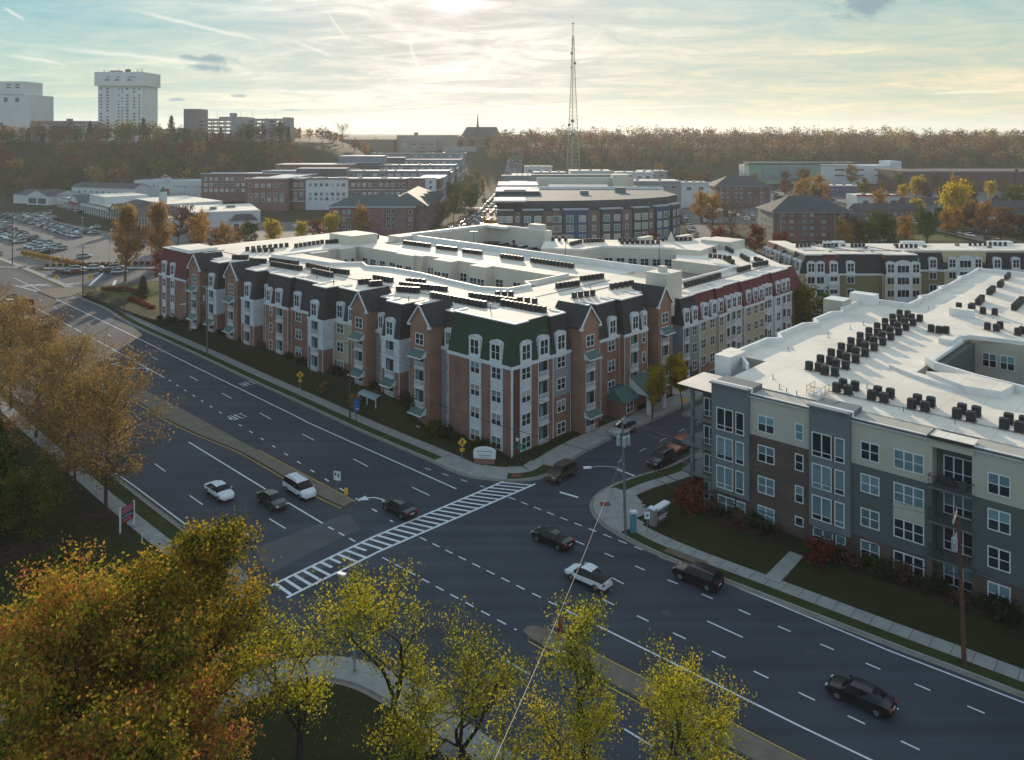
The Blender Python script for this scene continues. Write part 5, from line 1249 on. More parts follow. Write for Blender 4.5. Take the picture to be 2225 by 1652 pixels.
B, L = blockb('tan_office', 'tan stepped office behind the trees right of the white tower', 'office building', 335, 404, 291, 730, 24, mat('far_tan', (.34,.29,.24), .9, .05, .1))
m = MB(); m.box(2,22,2,20,PZw(291,730),PZw(280,730),MATS['far_tan']); B.part('upper_block', m); rows(B,'S',1,L-1,0,[PZw(300+9*i,730) for i in range(5)],28,25,1.2,(DARK,)); B.finish()
# open parking structure with daylight through its floors
Y = 700; x0 = PXw(432, Y); x1 = PXw(624, Y); B = Building('parking_structure', (x0,Y,0), 0, 'open concrete parking structure with daylight showing between its floors', 'parking garage')
L = x1-x0; zt = PZw(258, Y); m = MB()
for i in range(9): z = zt-3.2*i; m.box(0,L,0,.4,z-1.9,z,HAZYG,DECK); m.box(0,L,19.6,20,z-1.7,z,HAZYG,DECK); m.box(0,L,.4,19.6,z-1.9,z-1.3,HAZYG,DECK); 
for i in range(15): x = i*L/14; m.box(x-.4,x+.4,-.1,.5,zt-30,zt-.1,HAZYG); m.box(x-.4,x+.4,19.4,20.1,zt-30,zt-.1,HAZYG)
m.box(L*.38,L*.55,-.3,20.3,zt-30,zt+1.2,HAZYG); m.box(L*.74,L*.8,-.3,20.3,zt-30,zt-1,HAZYG); m.box(L*.23,L*.5,-.2,20.2,zt-1.6,zt+1.6,HAZYG); m.box(L-4,L+.4,-.3,20.3,zt-30,zt+1.2,HAZYG)
B.part('floor', m); m = MB(); m.box(PXw(400,Y)-x0,.0,-1,21,10,PZw(237,Y),mat('far_greybrown',(.15,.145,.14),.9,.05,.1)); m.box(L*.33,L*.39,4,10,zt,zt+5,HAZYG); B.part('stair_tower', m)
m = MB()
for t in (.18,.45,.58,.84): m.tube((L*t,6,zt),(L*t,6,zt+7),.14,.1,METG,4)
B.part('lamp_post', m); B.finish()
# civic buildings and the church on the rise
B, L = blockb('long_hall', 'long low beige hall on the rise left of the church', 'building', 862, 992, 294, 860, 30, mat('far_beige',(.26,.23,.19),.9,.05,.1), zb=5)
m = MB(); m.box(-60,-2,-6,20,5,PZw(303,860),HAZYB); m.box(4,44,-10,0,5,PZw(304,860),MATS['far_beige'],bp_); m.box(50,86,-16,-8,5,PZw(319,860),HAZYG,WROOF); m.box(18,22,4,8,40,PZw(288,860),METG); B.part('wing', m)
rows(B,'S',5,43,-10,(PZw(316,860),PZw(323,860)),8,5,2.2,(DARK, GLB)); rows(B,'S',51,85,-16,(PZw(326,860),),5,4,2,(GLB,)); B.finish()
B = Building('church', (-58,930,0), 0, 'stone church with steep slate roof and thin dark spire on the skyline', 'church')
m = MB(); zg = PZw(312,930); m.box(0,44,0,24,10,PZw(296,930),mat('church_stone',(.20,.13,.10),.9,.1,.1)); B.part('wall', m)
m = MB(); ze = PZw(296,930); zr_ = PZw(276,930); q = [(-1,-1,ze),(45,-1,ze),(40,12,zr_),(5,12,zr_)]; m.face(q, SLATE); m.face([(45,-1,ze),(45,25,ze),(40,12,zr_)], SLATE); m.face([(-1,25,ze),(-1,-1,ze),(5,12,zr_)], SLATE); m.face([(45,25,ze),(-1,25,ze),(5,12,zr_),(40,12,zr_)], SLATE); B.part('roof', m)
m = MB(); m.box(17,20.5,2,6,ze,zr_,SLATE); m.tube((18.2,4,zr_-.5),(18.2,4,PZw(246,930)),1.4,.08,SLATE,8); B.part('spire', m); B.finish()
for px0, px1, lab in [(992,1012,'small dark gabled house left of the church'),(1000+2,1012+10,'')][:1]:
    B, L = blockb('gabled_house', lab, 'house', 968, 1012, 303, 900, 14, HAZYB, zb=10); m = MB(); z = PZw(303,900); gab(m,0,11,0,14,z,z+5,SLATE,HAZYB,ax='y'); gab(m,12,22,0,14,z,z+4.4,SLATE,HAZYB,ax='y'); B.part('roof', m); B.finish()
# wide white school building and brown warehouses on the right
B, L = blockb('white_school', 'long white and green modern building in front of the right woods', 'building', 1628, 1958, 360, 660, 30, HAZYW, zb=0)
m = MB(); zt = PZw(360,660); m.box(-.5,58,-1,12,0,zt+1.2,mat('far_green',(.16,.28,.22),.85,.06,.1)); m.box(10,50,-1.4,-1,6,zt-1,GLB); m.box(-1,90,-1.6,14,zt+1,zt+2.6,mat('far_teal',(.05,.10,.10),.8)); m.box(L-9,L,-.5,20,0,zt+3.5,HAZYW); m.box(L,L+14,-.5,20,0,5,HAZYW); B.part('wing', m)
rows(B,'S',66,L-10,0,(zt-4.4,zt-9.),13,8,1.7,(GL, MATS['shop_red'], GLB), HAZYW); B.finish()
B, L = blockb('brown_warehouse', 'wide dark brown brick warehouse at the right edge', 'warehouse', 1960, 2330, 372, 600, 40, mat('far_dbrown',(.085,.05,.052),.9,.1,.1), zb=0)
m = MB(); m.box(0,L,-.4,0,PZw(374,600),PZw(372,600)+.4,HAZYG); m.box(24,25,-.5,0,0,16,HAZYB); m.box(84,86,-.6,0,0,17,METD); B.part('cornice', m); B.finish()
# low roofs beyond the curved building
for i, (px0, px1, pyt, Y, dep, mm) in enumerate([(1106,1150,396,430,40,BLUEW),(1112,1155,383,480,30,BLUEW),(1160,1230,375,560,18,HAZYG),(1240,1330,372,590,26,HAZYW),(1340,1420,375,580,20,HAZYW),(1390,1450,372,620,20,HAZYG),(1140,1200,362,640,16,HAZYW),(1480,1540,397,470,14,HAZYW),(1300,1480,394,470,20,HAZYG),(1800,1880,404,560,16,BLUEW),(1752,1790,396,580,10,HAZYW),(1862,1960,425,430,14,HAZYW)]):
    B, L = blockb('low_shop', ['blue sided shop with pink roof beside the climbing street','smaller blue shop farther up the climbing street','grey flat roofed shop beyond the curved building','wide white roofed hall beyond the curved building','white shed left of the far parking lot','grey shed at the edge of the far parking lot','thin white roof at the foot of the radio mast','white shop beside the farther brick block','low grey deck behind the curved building','blue filling station canopy near the right woods','small white cottage below the green school','white filling station roof with red edge'][i], 'shop', px0, px1, pyt, Y, dep, mm, WROOF, zb=0)
    m = MB(); zt = PZw(pyt, Y); m.box(-.4,L+.4,-.6,.1,zt-.3,zt+.4,MATS['sign_red'] if i == 11 else WPAR); B.part('fascia', m)
    for k in range(3): m = MB(); x = L*(.2+.27*k); m.box(x,x+1.6,4,6,zt,zt+1.1,METG); B.part('roof_unit', m)
    rows(B,'S',1,L-1,0,(max(.5, zt-4.5),),6,3,2,(GL, DARK)); B.finish(30)
# brick terraces on the right
for i, (x, y, L, D, r, z) in enumerate([(168,390,34,9,.1,6),(205,352,30,9,-.15,6.5),(226,338,26,9,-.2,7),(214,300,24,9,-.25,7),(236,395,34,9,.05,7),(150,340,18,8,.6,3.4),(139,322,16,8,.3,3.5),(148,372,16,8,.1,4),(262,430,36,10,0,7),(206,420,26,9,.1,6.5)]):
    B = Building('brick_terrace', (x,y,0), r, ['row of brick houses with blue grey roof behind the yellow trees','brick house row with white gables right of the tall yellow tree','brick house row with white dormers near the right edge','nearest brick house row at the right edge below the white gables','dark roofed brick row behind the right terraces','bungalow with shed roof above the mansard block','small low house just behind the mansard block roof','small house with pale porch left of the narrow street','farthest dark roofed row below the brown warehouse','white walled row right of the big yellow tree'][i], 'house')
    m = MB(); m.box(0,L,0,D,0,z,FBR if i not in (5,6,7,9) else HAZYG)
    for k in range(int(L/6)): m.box(k*6+1,k*6+4,-1.2,0,0,2.8,HAZYW); 
    B.part('wall', m); m = MB(); gab(m,0,L,0,D,z,z+3.2,SLATE,FBR)
    B.part('roof', m)
    if i in (1,2,3): 
        m = MB()
        for k in (2, L-9): gab(m,k,k+6,-2.4,4,z-.3,z+2.6,HAZYW,HAZYW,ax='y'); m.box(k,k+6,-2.2,0,0,z-.3,FBR)
        B.part('gable', m)
    m = MB(); 
    for k in range(1, int(L/12)+1): m.box(k*11,k*11+.9,D/2-.4,D/2+.5,z+2,z+4.4,BRICKO)
    B.part('chimney', m)
    rows(B,'S',1,L-1,-.02,(3.6,) if z > 5 else (1,),3,1.1,1.3,(GL, GLB)); B.finish(20)

# radio mast
MSTL = mat('mast_steel', (.30,.29,.22), .6, .1, 1, metal=.2)
mx, my = PXw(1245,700), 700; zg = hill(mx, my); H_ = PZw(50,700)-zg
root = empty('radio_mast', (mx,my,zg), 0, 'tall lattice radio mast with dishes rising above the skyline', 'radio mast')
def leg(k, z): 
    r_ = 6.2*(1-z/(H_*.92)) if z < H_*.62 else 6.2*(1-.62/.92)*(1-(z/H_-.62)/.5)
    r_ = max(.35, r_); a = [2.6, 4.5, 6.1][k]; return (r_*math.cos(a), r_*math.sin(a), z)
for k in range(3):
    m = MB(); m.path([leg(k, H_*i/24) for i in range(23)], .36, MSTL, 4); m.build('leg', root)
m = MB(); n_ = 34
for i in range(n_):
    za, zb = H_*.9*i/n_, H_*.9*(i+1)/n_
    for k in range(3): j = (k+1) % 3; m.tube(leg(k,za), leg(j,zb), .11, .11, MSTL, 3, False); m.tube(leg(k,zb), leg(j,zb), .11, .11, MSTL, 3, False)
m.build('bracing', root); m = MB(); m.tube((0,0,H_*.86),(0,0,H_),.4,.3,MSTL,5); m.box(-1.3,1.3,-.3,.3,H_-.8,H_-.2,METD); m.build('top_antenna', root)
for zf, k, s_ in [(.80,0,1),(.735,2,1),(.36,1,1.3),(.335,0,1.1),(.27,1,1.1),(.71,0,.6),(.63,2,.5)]:
    p = leg(k, H_*zf); d_ = MB(); d_.tube((p[0],p[1]-1.6,p[2]),(p[0],p[1]-.4,p[2]),s_*1.1,s_*1.1,METD,12); d_.tube((p[0],p[1]-.5,p[2]),(p[0],p[1],p[2]),.3,.3,METD,5); d_.build('dish', root)

# ------------------------------------------------------------------ vehicles
TYRE = mat('tyre', (.012,.012,.013), .85, .1, 4); RIM = mat('rim', (.22,.23,.24), .4, .1, 4, metal=.7)
CGL = mat('car_glass', (.006,.009,.012), .06, .1, 1, spec=.3); HEADL = mat('headlamp_glass', (.55,.55,.52), .15, .05, 2, spec=.7); TAILL = mat('tail_lamp', (.28,.012,.012), .2, .05, 2)
BLKP = mat('car_black_trim', (.015,.015,.016), .5, 0)
def paint(name, c, metal=.25): return mat('paint_'+name, c, .28, .03, 1, metal=metal, spec=.4, coat=.3)
PAINT = {k: paint(k, c) for k, c in dict(white=(.62,.64,.66), black=(.010,.010,.012), dark=(.025,.028,.033), green=(.028,.036,.034), silver=(.36,.37,.38), grey=(.13,.135,.14), blue=(.03,.05,.11), red=(.20,.02,.022), tan=(.26,.21,.16), orange=(.36,.10,.05), brown=(.09,.065,.05), pale=(.42,.48,.50)).items()}
# stations: x, belt z, top z, half width low, half width at the top, zone of the strip that follows ('h' hood/boot, 'w' screen, 'r' roof)
SHAPES = {
 'sedan': (4.85, 1.84, [(-2.42,.62,.64,.74,.70,'h'),(-2.3,.92,.95,.86,.74,'h'),(-1.72,.99,1.02,.91,.76,'w'),(-.95,.97,1.41,.92,.60,'r'),(-.1,.94,1.46,.92,.63,'r'),(.55,.92,1.42,.92,.62,'w'),(1.22,.93,.98,.91,.74,'h'),(2.1,.80,.84,.87,.72,'h'),(2.38,.62,.66,.76,.66,'h'),(2.43,.5,.52,.68,.6,None)], .34, 1.45, -1.42),
 'hatch': (4.6, 1.84, [(-2.28,.66,.70,.76,.70,'h'),(-2.2,.98,1.02,.87,.74,'w'),(-1.35,1.02,1.40,.92,.60,'w'),(-.75,.99,1.54,.93,.60,'r'),(.0,.96,1.60,.93,.64,'r'),(.5,.94,1.54,.93,.62,'w'),(1.3,.95,1.02,.92,.76,'h'),(2.05,.82,.88,.88,.72,'h'),(2.33,.62,.68,.76,.66,'h'),(2.38,.5,.52,.68,.6,None)], .36, 1.42, -1.42),
 'suv': (4.75, 1.9, [(-2.36,.7,.72,.84,.78,'h'),(-2.32,1.1,1.14,.92,.78,'w'),(-1.98,1.12,1.60,.94,.70,'r'),(-.6,1.08,1.68,.95,.72,'r'),(.45,1.05,1.66,.95,.70,'w'),(1.1,1.05,1.12,.94,.8,'h'),(2.05,.95,1.0,.92,.78,'h'),(2.32,.75,.8,.82,.72,'h'),(2.38,.55,.57,.74,.66,None)], .38, 1.42, -1.45),
 'van': (5.1, 2.0, [(-2.52,.7,.72,.86,.8,'h'),(-2.48,1.1,1.14,.95,.84,'w'),(-2.25,1.12,1.70,.97,.78,'r'),(-.6,1.08,1.78,.99,.82,'r'),(.75,1.04,1.68,.98,.76,'w'),(1.65,1.0,1.08,.95,.82,'h'),(2.3,.85,.9,.88,.76,'h'),(2.5,.65,.7,.8,.7,'h'),(2.54,.52,.54,.74,.66,None)], .36, 1.55, -1.5)}
def car_mesh(kind, p, detail=True, gr=False):
    """dict of part name -> list of MB, in car space (x forward, origin on the road)"""
    L, W, S, wr, wf, wb = SHAPES[kind]; body = MB(); wind = MB(); rear = MB(); side = {1: MB(), -1: MB()}; B_ = body
    def sec(s):
        x, zb, zt, hb, ht, _ = s; zl = .24 if abs(x) < L/2-.2 else .34
        return [(x,hb*.90,zl),(x,hb,.50),(x,hb*.995,(zb+.5)/2+.05),(x,hb*.965,zb),(x,ht,zt),(x,ht*.55,zt+.025),(x,0,zt+.032)]
    for i in range(len(S)-1):
        a, c = sec(S[i]), sec(S[i+1]); zone = S[i][5]; cab = (S[i][2]-S[i][1] > .2) or (S[i+1][2]-S[i+1][1] > .2)
        for k in range(6):
            q = [a[k], c[k], c[k+1], a[k+1]]
            if k == 3: tgt, m = ('s', CGL) if cab else ('b', p)
            elif k >= 4: tgt, m = ('w' if i > len(S)/2-1 else 'r', CGL) if zone == 'w' else ('b', CGL if gr and zone == 'r' else p)
            elif False: pass
            else: tgt, m = 'b', (BLKP if k == 0 else p)
            for s in (1, -1):
                Q = [(x, y*s, z) for x, y, z in q]
                if s == 1: Q = Q[::-1]
                mb_ = {'s': side[s], 'w': wind, 'r': rear, 'b': body}[tgt]; mb_.face(Q, m)
    for s, e in ((S[0], 1), (S[-1], -1)):
        q = sec(s); Q = [(x, y, z) for x, y, z in q]+[(x, -y, z) for x, y, z in q[-2::-1]]; body.face(Q[::e], p)
    for j in range(1, len(S)-1):   # pillars
        x, zb, zt, hb, ht, _ = S[j]
        if zt-zb > .2 and detail:
            for s in (1, -1): body.bar((x, s*hb*.97, zb), (x, s*(ht+.012), zt), .02, .02, p) if False else body.tube((x, s*hb*.972, zb), (x, s*(ht+.008), zt), .022, .02, BLKP, 4, False)
    lo = S[0][0]+.03; hi = S[-1][0]-.03; hb0 = S[1][3]
    parts = {'body': [body], 'windshield': [wind], 'rear_window': [rear], 'side_window': [side[1], side[-1]]}
    wh = []
    for x in (wf, wb):
        for s in (1, -1):
            m = MB(); y0, y1 = s*(W/2-.24), s*(W/2+.012); m.tube((x,y0,wr),(x,y1,wr),wr,wr,TYRE,16); m.tube((x,y1,wr),(x,y1+s*.012,wr),wr*.62,wr*.58,RIM,10)
            m.tube((x,y0-s*.0,wr),(x,s*(W/2-.02),wr),wr+.07,wr+.07,BLKP,16) if False else None
            wh.append(m)
    parts['wheel'] = wh
    hl, tl, mi = [], [], []
    for s in (1, -1):
        z = .66 if kind in ('sedan', 'hatch') else .78
        m = MB(); m.box(S[-2][0]-.38, S[-2][0]+.015, s*.60-.15, s*.60+.15, z-.06, z+.07, HEADL); hl.append(m)
        z = .84 if kind in ('sedan', 'hatch') else 1.0; m = MB(); m.box(S[0][0]-.015, S[0][0]+.25, s*.66-.14, s*.66+.17, z-.09, z+.08, TAILL); tl.append(m)
        m = MB(); m.box(S[-4][0]-.28, S[-4][0]-.1, s*.93-.05+s*.1, s*.93+.05+s*.1, 1.0, 1.14, p); mi.append(m)
    parts['headlight'] = hl; parts['taillight'] = tl; parts['mirror'] = mi
    if kind == 'van' or kind == 'suv':
        rr_ = [MB(), MB()]
        for s, m in zip((1, -1), rr_): m.bar((-1.9, s*.66, (S[3][2])+.07), (.3, s*.66, S[3][2]+.06), .05, .05, METG if kind == 'van' else RIM)
        parts['roof_rail'] = rr_
    pl = MB(); pl.box(S[0][0]-.02, S[0][0]+.02, -.26, .26, .62, .76, mat('plate', (.5,.5,.48), .6, 0)); parts['license_plate'] = [pl]
    return parts
CARM = {}; WHOLE = []
def car(kind, col, x, y, head, label, group=None, z=0., whole=False, cat=None, bright=None, s=1.):
    """head in degrees, 0 = +X"""
    key = (kind, col, whole, bright)
    if key not in CARM:
        P_ = car_mesh(kind, PAINT[col], gr=bool(bright))
        if whole:
            m = MB()
            for n, l in P_.items():
                if n != 'license_plate':
                    for q in l: m.add(q)
            CARM[key] = m.mesh('parked_car')
        else: CARM[key] = [(n, q.mesh(n, n in ('body','windshield','rear_window'))) for n, l in P_.items() for q in l]
    nm = {'sedan': 'sedan_car', 'hatch': 'hatchback_car', 'suv': 'suv_car', 'van': 'minivan'}[kind]
    cat = cat or {'sedan': 'car', 'hatch': 'car', 'suv': 'car', 'van': 'van'}[kind]
    if whole:
        WHOLE.append((math.hypot(x, y), key, x, y, z, head, label, group)); return
    root = empty(nm, (x, y, z), R(head), label, cat, group)
    for n, me in CARM[key]: put(n, me, root)
    return root
RD = .03
HL = 136.; HR = 137.5
car('sedan','white',-35.1,96.6,-45,'white sedan driving towards the crosswalk left of the dark green car',z=RD)
car('sedan','green',-28.1,94.3,-45,'dark green sedan in the middle between the white sedan and the white minivan',z=RD)
car('van','white',-25.6,97.2,-45.5,'white minivan with roof rails beside the concrete median',z=RD)
car('sedan','dark',-12.9,92.3,135,'dark brown sedan with red tail lights just above the crosswalk',z=RD)
car('sedan','black',4.3,85.4,137.5,'black sedan alone in the middle of the junction',z=RD)
car('hatch','white',7.4,77.9,138.5,'white hatchback with dark glass roof below the black sedan',z=RD)
car('suv','black',18.0,78.0,138,'black car next to the right kerb with bright bonnet',z=RD)
car('sedan','black',26.6,61.5,139,'black sedan with chrome window line in the lower right corner',z=RD)
car('suv','brown',6.2,101.8,229,'brown suv leaving the side street at the crosswalk end',z=RD)
car('suv','silver',16.0,116.6,226,'silver car with roof bars at the far kerb of the side street',z=RD)
car('suv','black',19.6,106.0,229,'black car parked in the side street nearest the porch lawn',z=RD)
car('suv','orange',23.0,110.4,229,'orange red car parked behind the black one beside the porch',z=RD)
car('sedan','tan',-74.5,150.2,134,'tan sedan alone on the left road heading away',z=RD)
for i, (k, c, px, py, l) in enumerate([('sedan','dark',27,650,'dark car waiting first in the queue by the far crosswalk'),('suv','white',19,664,'white car behind the first dark car in the far queue'),('suv','red',60,662,'red dark car in the middle of the far queue'),('suv','black',62,681,'black suv at the end of the far queue lane'),('sedan','white',90,707,'white car half hidden by the brown trees'),('hatch','silver',228,856,'silver car just visible through the brown trees by the median'),('sedan','white',50,694,'pale car behind the black suv above the brown trees')]):
    Y = 1750*EYE/(py-290); car(k, c, (px-1112.5)/1750*Y, Y, 135 if i != 5 else -45, l, z=RD)
car('sedan','dark',-4.,54.8,-41,'dark car half hidden under the yellow trees at the bottom',z=RD)
# parked along the cross street beyond the island
for i, (x, y, c, k) in enumerate([(-139.5,249.2,'blue','sedan'),(-135.2,250.,'red','sedan'),(-137.6,255.,'pale','suv'),(-132.6,256.6,'white','suv'),(-126.5,252,'dark','sedan'),(-127.,258.2,'silver','suv'),(-122.,250,'white','hatch')]):
    car(k, c, x, y, 25, 'car parked by the red hedge, %s one, %s from the left' % (c, ordn(i+1)), 'cars by the red hedge', z=RD)
# parking lot: rows follow the lot, most bays taken
rc = random.Random(8); cols = ['white','white','silver','grey','black','pale','blue','dark','red','silver','white','pale']
u = Vector((112,-119)).normalized(); v_ = Vector((u.y, -u.x))
lot = []
base = Vector((-262,452))
for r_i, (off, t0, t1) in enumerate([(9,24,66),(15,18,132),(21,24,140),(36,60,178),(42,66,184),(57,124,176)]):
    t = t0
    while t < t1:
        p = base+v_*off+u*t
        if rc.random() < .74 and not (-150 < p.x < -100 and p.y < 268): lot.append((p.x, p.y, r_i))
        t += 3.05
for x, y in [(-273.7,431.2),(-268,428),(-256.4,410),(-262,414),(-246.8,390.9),(-242,388),(-250,432),(-235,440),(-240,446),(-246,450),(-190,366.8),(-180.9,348.5),(-185,352),(-142.9,342.7),(-151,324.1),(-147,322),(-140.5,303),(-149.1,280.6),(-134,310),(-130,300)]: lot.append((x, y, 9))
lot = [p for p in lot if (p[0]+.0)/p[1] > -.66]
lot.sort(key=lambda p: p[0]/p[1])
for i, (x, y, r_i) in enumerate(lot):
    c = rc.choice(cols); car(rc.choice(('sedan','suv','hatch','suv')), c, x+rc.uniform(-.3,.3), y+rc.uniform(-.3,.3), math.degrees(math.atan2(v_.y, v_.x))+(180 if rc.random() < .4 else 0)+rc.uniform(-3,3), '%s car in the shopping centre parking lot, %s from the left' % (c if c != 'pale' else 'light blue', ordn(i+1)), 'cars in the shopping centre parking lot', whole=True, z=.02)
for i, (x, y) in enumerate([(-98.5,372),(-96,367),(-93,362),(-89,358),(-85,362),(-80.5,352),(-96,382),(-101,378),(-76,366)]):
    c = rc.choice(cols); car(rc.choice(('sedan','suv')), c, x, y, 20, '%s car in the small lot left of the brick flats, %s from the left' % (c, ordn(i+1)), 'cars in the small lot by the brick flats', whole=True, z=.03)
# on the garage deck
for i, (a, b, c) in enumerate([(73.4,77.4,'silver'),(73.2,71.2,'silver'),(73.2,68.2,'grey'),(73.2,64.6,'white'),(73.2,61.4,'grey'),(73.3,74.2,'dark')]):
    x, y = ML(a, b); car('suv' if i % 2 else 'sedan', c, x, y, 46.8, '%s car on the garage roof deck, %s from its stair' % (c, ordn(i+1)), 'cars on the garage roof deck', z=13.32, whole=True)
def streetcars(pts, step, off, label, group, p=.85, both=False):
    n = 0; acc = 0
    for i in range(len(pts)-1):
        a, b = Vector(pts[i]), Vector(pts[i+1]); L = (b-a).length; uu = (b-a)/L; w = Vector((-uu.y, uu.x)); t = acc
        while t < L:
            for s in ((1, -1) if both else (1,)):
                if rc.random() < p:
                    q = a+uu*t+w*off*s; c = rc.choice(cols); n += 1
                    car(rc.choice(('sedan','suv','hatch')), c, q.x, q.y, math.degrees(math.atan2(uu.y, uu.x))+(0 if s < 0 else 180), '%s %s, %s from the near end' % (c, label, ordn(n)), group, z=hill(q.x, q.y)+.07, whole=True)
            t += step
        acc = t-L
streetcars([(-22,360),(-18,385),(-12,440),(-8,520),(-4,600),(0,700),(3,790)], 8.5, 5.6, 'car parked along the climbing street', 'cars parked along the climbing street', .7, True)
streetcars([(-20,372),(-12,440),(-8,520),(-4,600),(0,700),(4,800)], 15, 1.9, 'car driving on the climbing street', 'cars driving on the climbing street', .7, True)
streetcars([(66,262),(82,340),(104,490)], 7.5, 4.2, 'car parked on the street right of the curved building', 'cars parked right of the curved building', .75, True)
streetcars([(190.5,312),(191.,345),(190.5,405)], 6.6, -1.7, 'car parked on the narrow right street', 'cars parked on the narrow right street', .8)
far = []
for r_i in range(6):
    for k in range(26):
        x = 92+k*7.2+r_i*3; y = 520+r_i*17
        if rc.random() < .55: far.append((x, y))
for k in range(14):
    for r_i in range(3):
        if rc.random() < .7: far.append((112+k*4.6, 405+r_i*18))
far.sort(key=lambda p: p[0]/p[1])
for i, (x, y) in enumerate(far[:118]):
    c = rc.choice(cols); car(rc.choice(('sedan','suv')), c, x, y, 90+rc.uniform(-4,4), '%s car in the far parking lots below the woods, %s from the left' % (c, ordn(i+1)), 'cars in the far parking lots', whole=True, z=.03)

WHOLE.sort(key=lambda w: w[0])
for d, key, x, y, z, head, label, group in WHOLE[:280]: tag(put('parked_car', CARM[key], None, (x, y, z), R(head)), label, 'car', group)
fm = MB()
for d, key, x, y, z, head, label, group in WHOLE[280:]:
    me = CARM[key]; M = Matrix.Translation((x, y, z)) @ Matrix.Rotation(R(head), 4, 'Z'); n0 = len(fm.v)
    fm.v += [tuple(M @ q.co) for q in me.vertices]; mi_ = [fm.mi(q) for q in me.materials]
    for f in me.polygons: fm.f.append(tuple(i+n0 for i in f.vertices)); fm.m.append(mi_[f.material_index])
tag(fm.build('parked_car'), 'farthest tiny cars parked in the lots below the woods', 'cars', kind='stuff')

# ------------------------------------------------------------------ roof condensers
CAS = mat('condenser_case', (.035,.038,.042), .6, .15, 6, metal=.2); GRL = mat('condenser_grille', (.09,.095,.10), .5, .2, 8, metal=.4); PADM = mat('condenser_pad', (.16,.15,.13), .9, .1, 4)
def cond_parts():
    c = MB(); n = 12
    def ring(z, r): 
        return [(r*(abs(math.cos(a))**.55)*math.copysign(1, math.cos(a)), r*(abs(math.sin(a))**.55)*math.copysign(1, math.sin(a)), z) for a in [2*math.pi*(i+.5)/n for i in range(n)]]
    prof = [(.08,.42),(.14,.44)]+[q for k in range(6) for q in ((.16+k*.13,.44),(.22+k*.13,.44),(.23+k*.13,.41),(.27+k*.13,.41))]+[(.96,.44),(1.02,.42),(1.03,.36)]
    rg = [ring(z, r) for z, r in prof]
    for a, b in zip(rg, rg[1:]):
        for i in range(n): j = (i+1) % n; c.face([a[i], a[j], b[j], b[i]], CAS)
    g = MB(); 
    for r in (.34,.25,.16,.08): 
        for i in range(12): a0, a1 = 2*math.pi*i/12, 2*math.pi*(i+1)/12; g.tube((r*math.cos(a0),r*math.sin(a0),1.04),(r*math.cos(a1),r*math.sin(a1),1.04),.012,.012,GRL,3,False)
    for i in range(8): a = math.pi*i/4; g.tube((0,0,1.05),(.36*math.cos(a),.36*math.sin(a),1.03),.014,.014,GRL,3,False)
    f = MB(); f.face([(.36*math.cos(2*math.pi*i/12),.36*math.sin(2*math.pi*i/12),.99) for i in range(12)], BLKP)
    for i in range(4): a = math.pi*i/2; f.face([(.05*math.cos(a+1.57),.05*math.sin(a+1.57),1.0),(.32*math.cos(a),.32*math.sin(a),1.005),(.32*math.cos(a+.6),.32*math.sin(a+.6),1.01)], GRL)
    p = MB(); p.box(-.5,.5,-.42,-.3,0,.08,PADM); p.box(-.5,.5,.3,.42,0,.08,PADM)
    return [('casing', c), ('fan_grille', g), ('fan', f), ('pad', p)]
CP = cond_parts(); CPM = [(n, m.mesh(n)) for n, m in CP]
sm = MB(); sm.box(-.36,.36,-.28,.28,.08,.95,CAS); sm.box(-.31,.31,-.24,.24,.95,.99,GRL); sm.box(-.5,.5,-.4,-.3,0,.08,PADM); sm.box(-.5,.5,.3,.4,0,.08,PADM); SMM = sm.mesh('condenser')
AC = []    # (world position, heading, label, group, detailed)
def acrow(fr, rows_, where, det, z=None, M=None):
    for ri, rw_ in enumerate(rows_):
        x0, y0, x1, y1, n = rw_[:5]; zz = z if z is not None else (17.28 if rw_[5] > 17 else (15.0 if rw_[0] < 104 and (rw_[1] < 12) else (15.0 if rw_[0] > 84 and rw_[1] < 32 and rw_[3] < 30 else 16.25)))
        for i in range(n):
            t = i/max(1, n-1); p = fr(x0+(x1-x0)*t, y0+(y1-y0)*t)
            AC.append(((p[0], p[1], zz), where, ri, i, det))
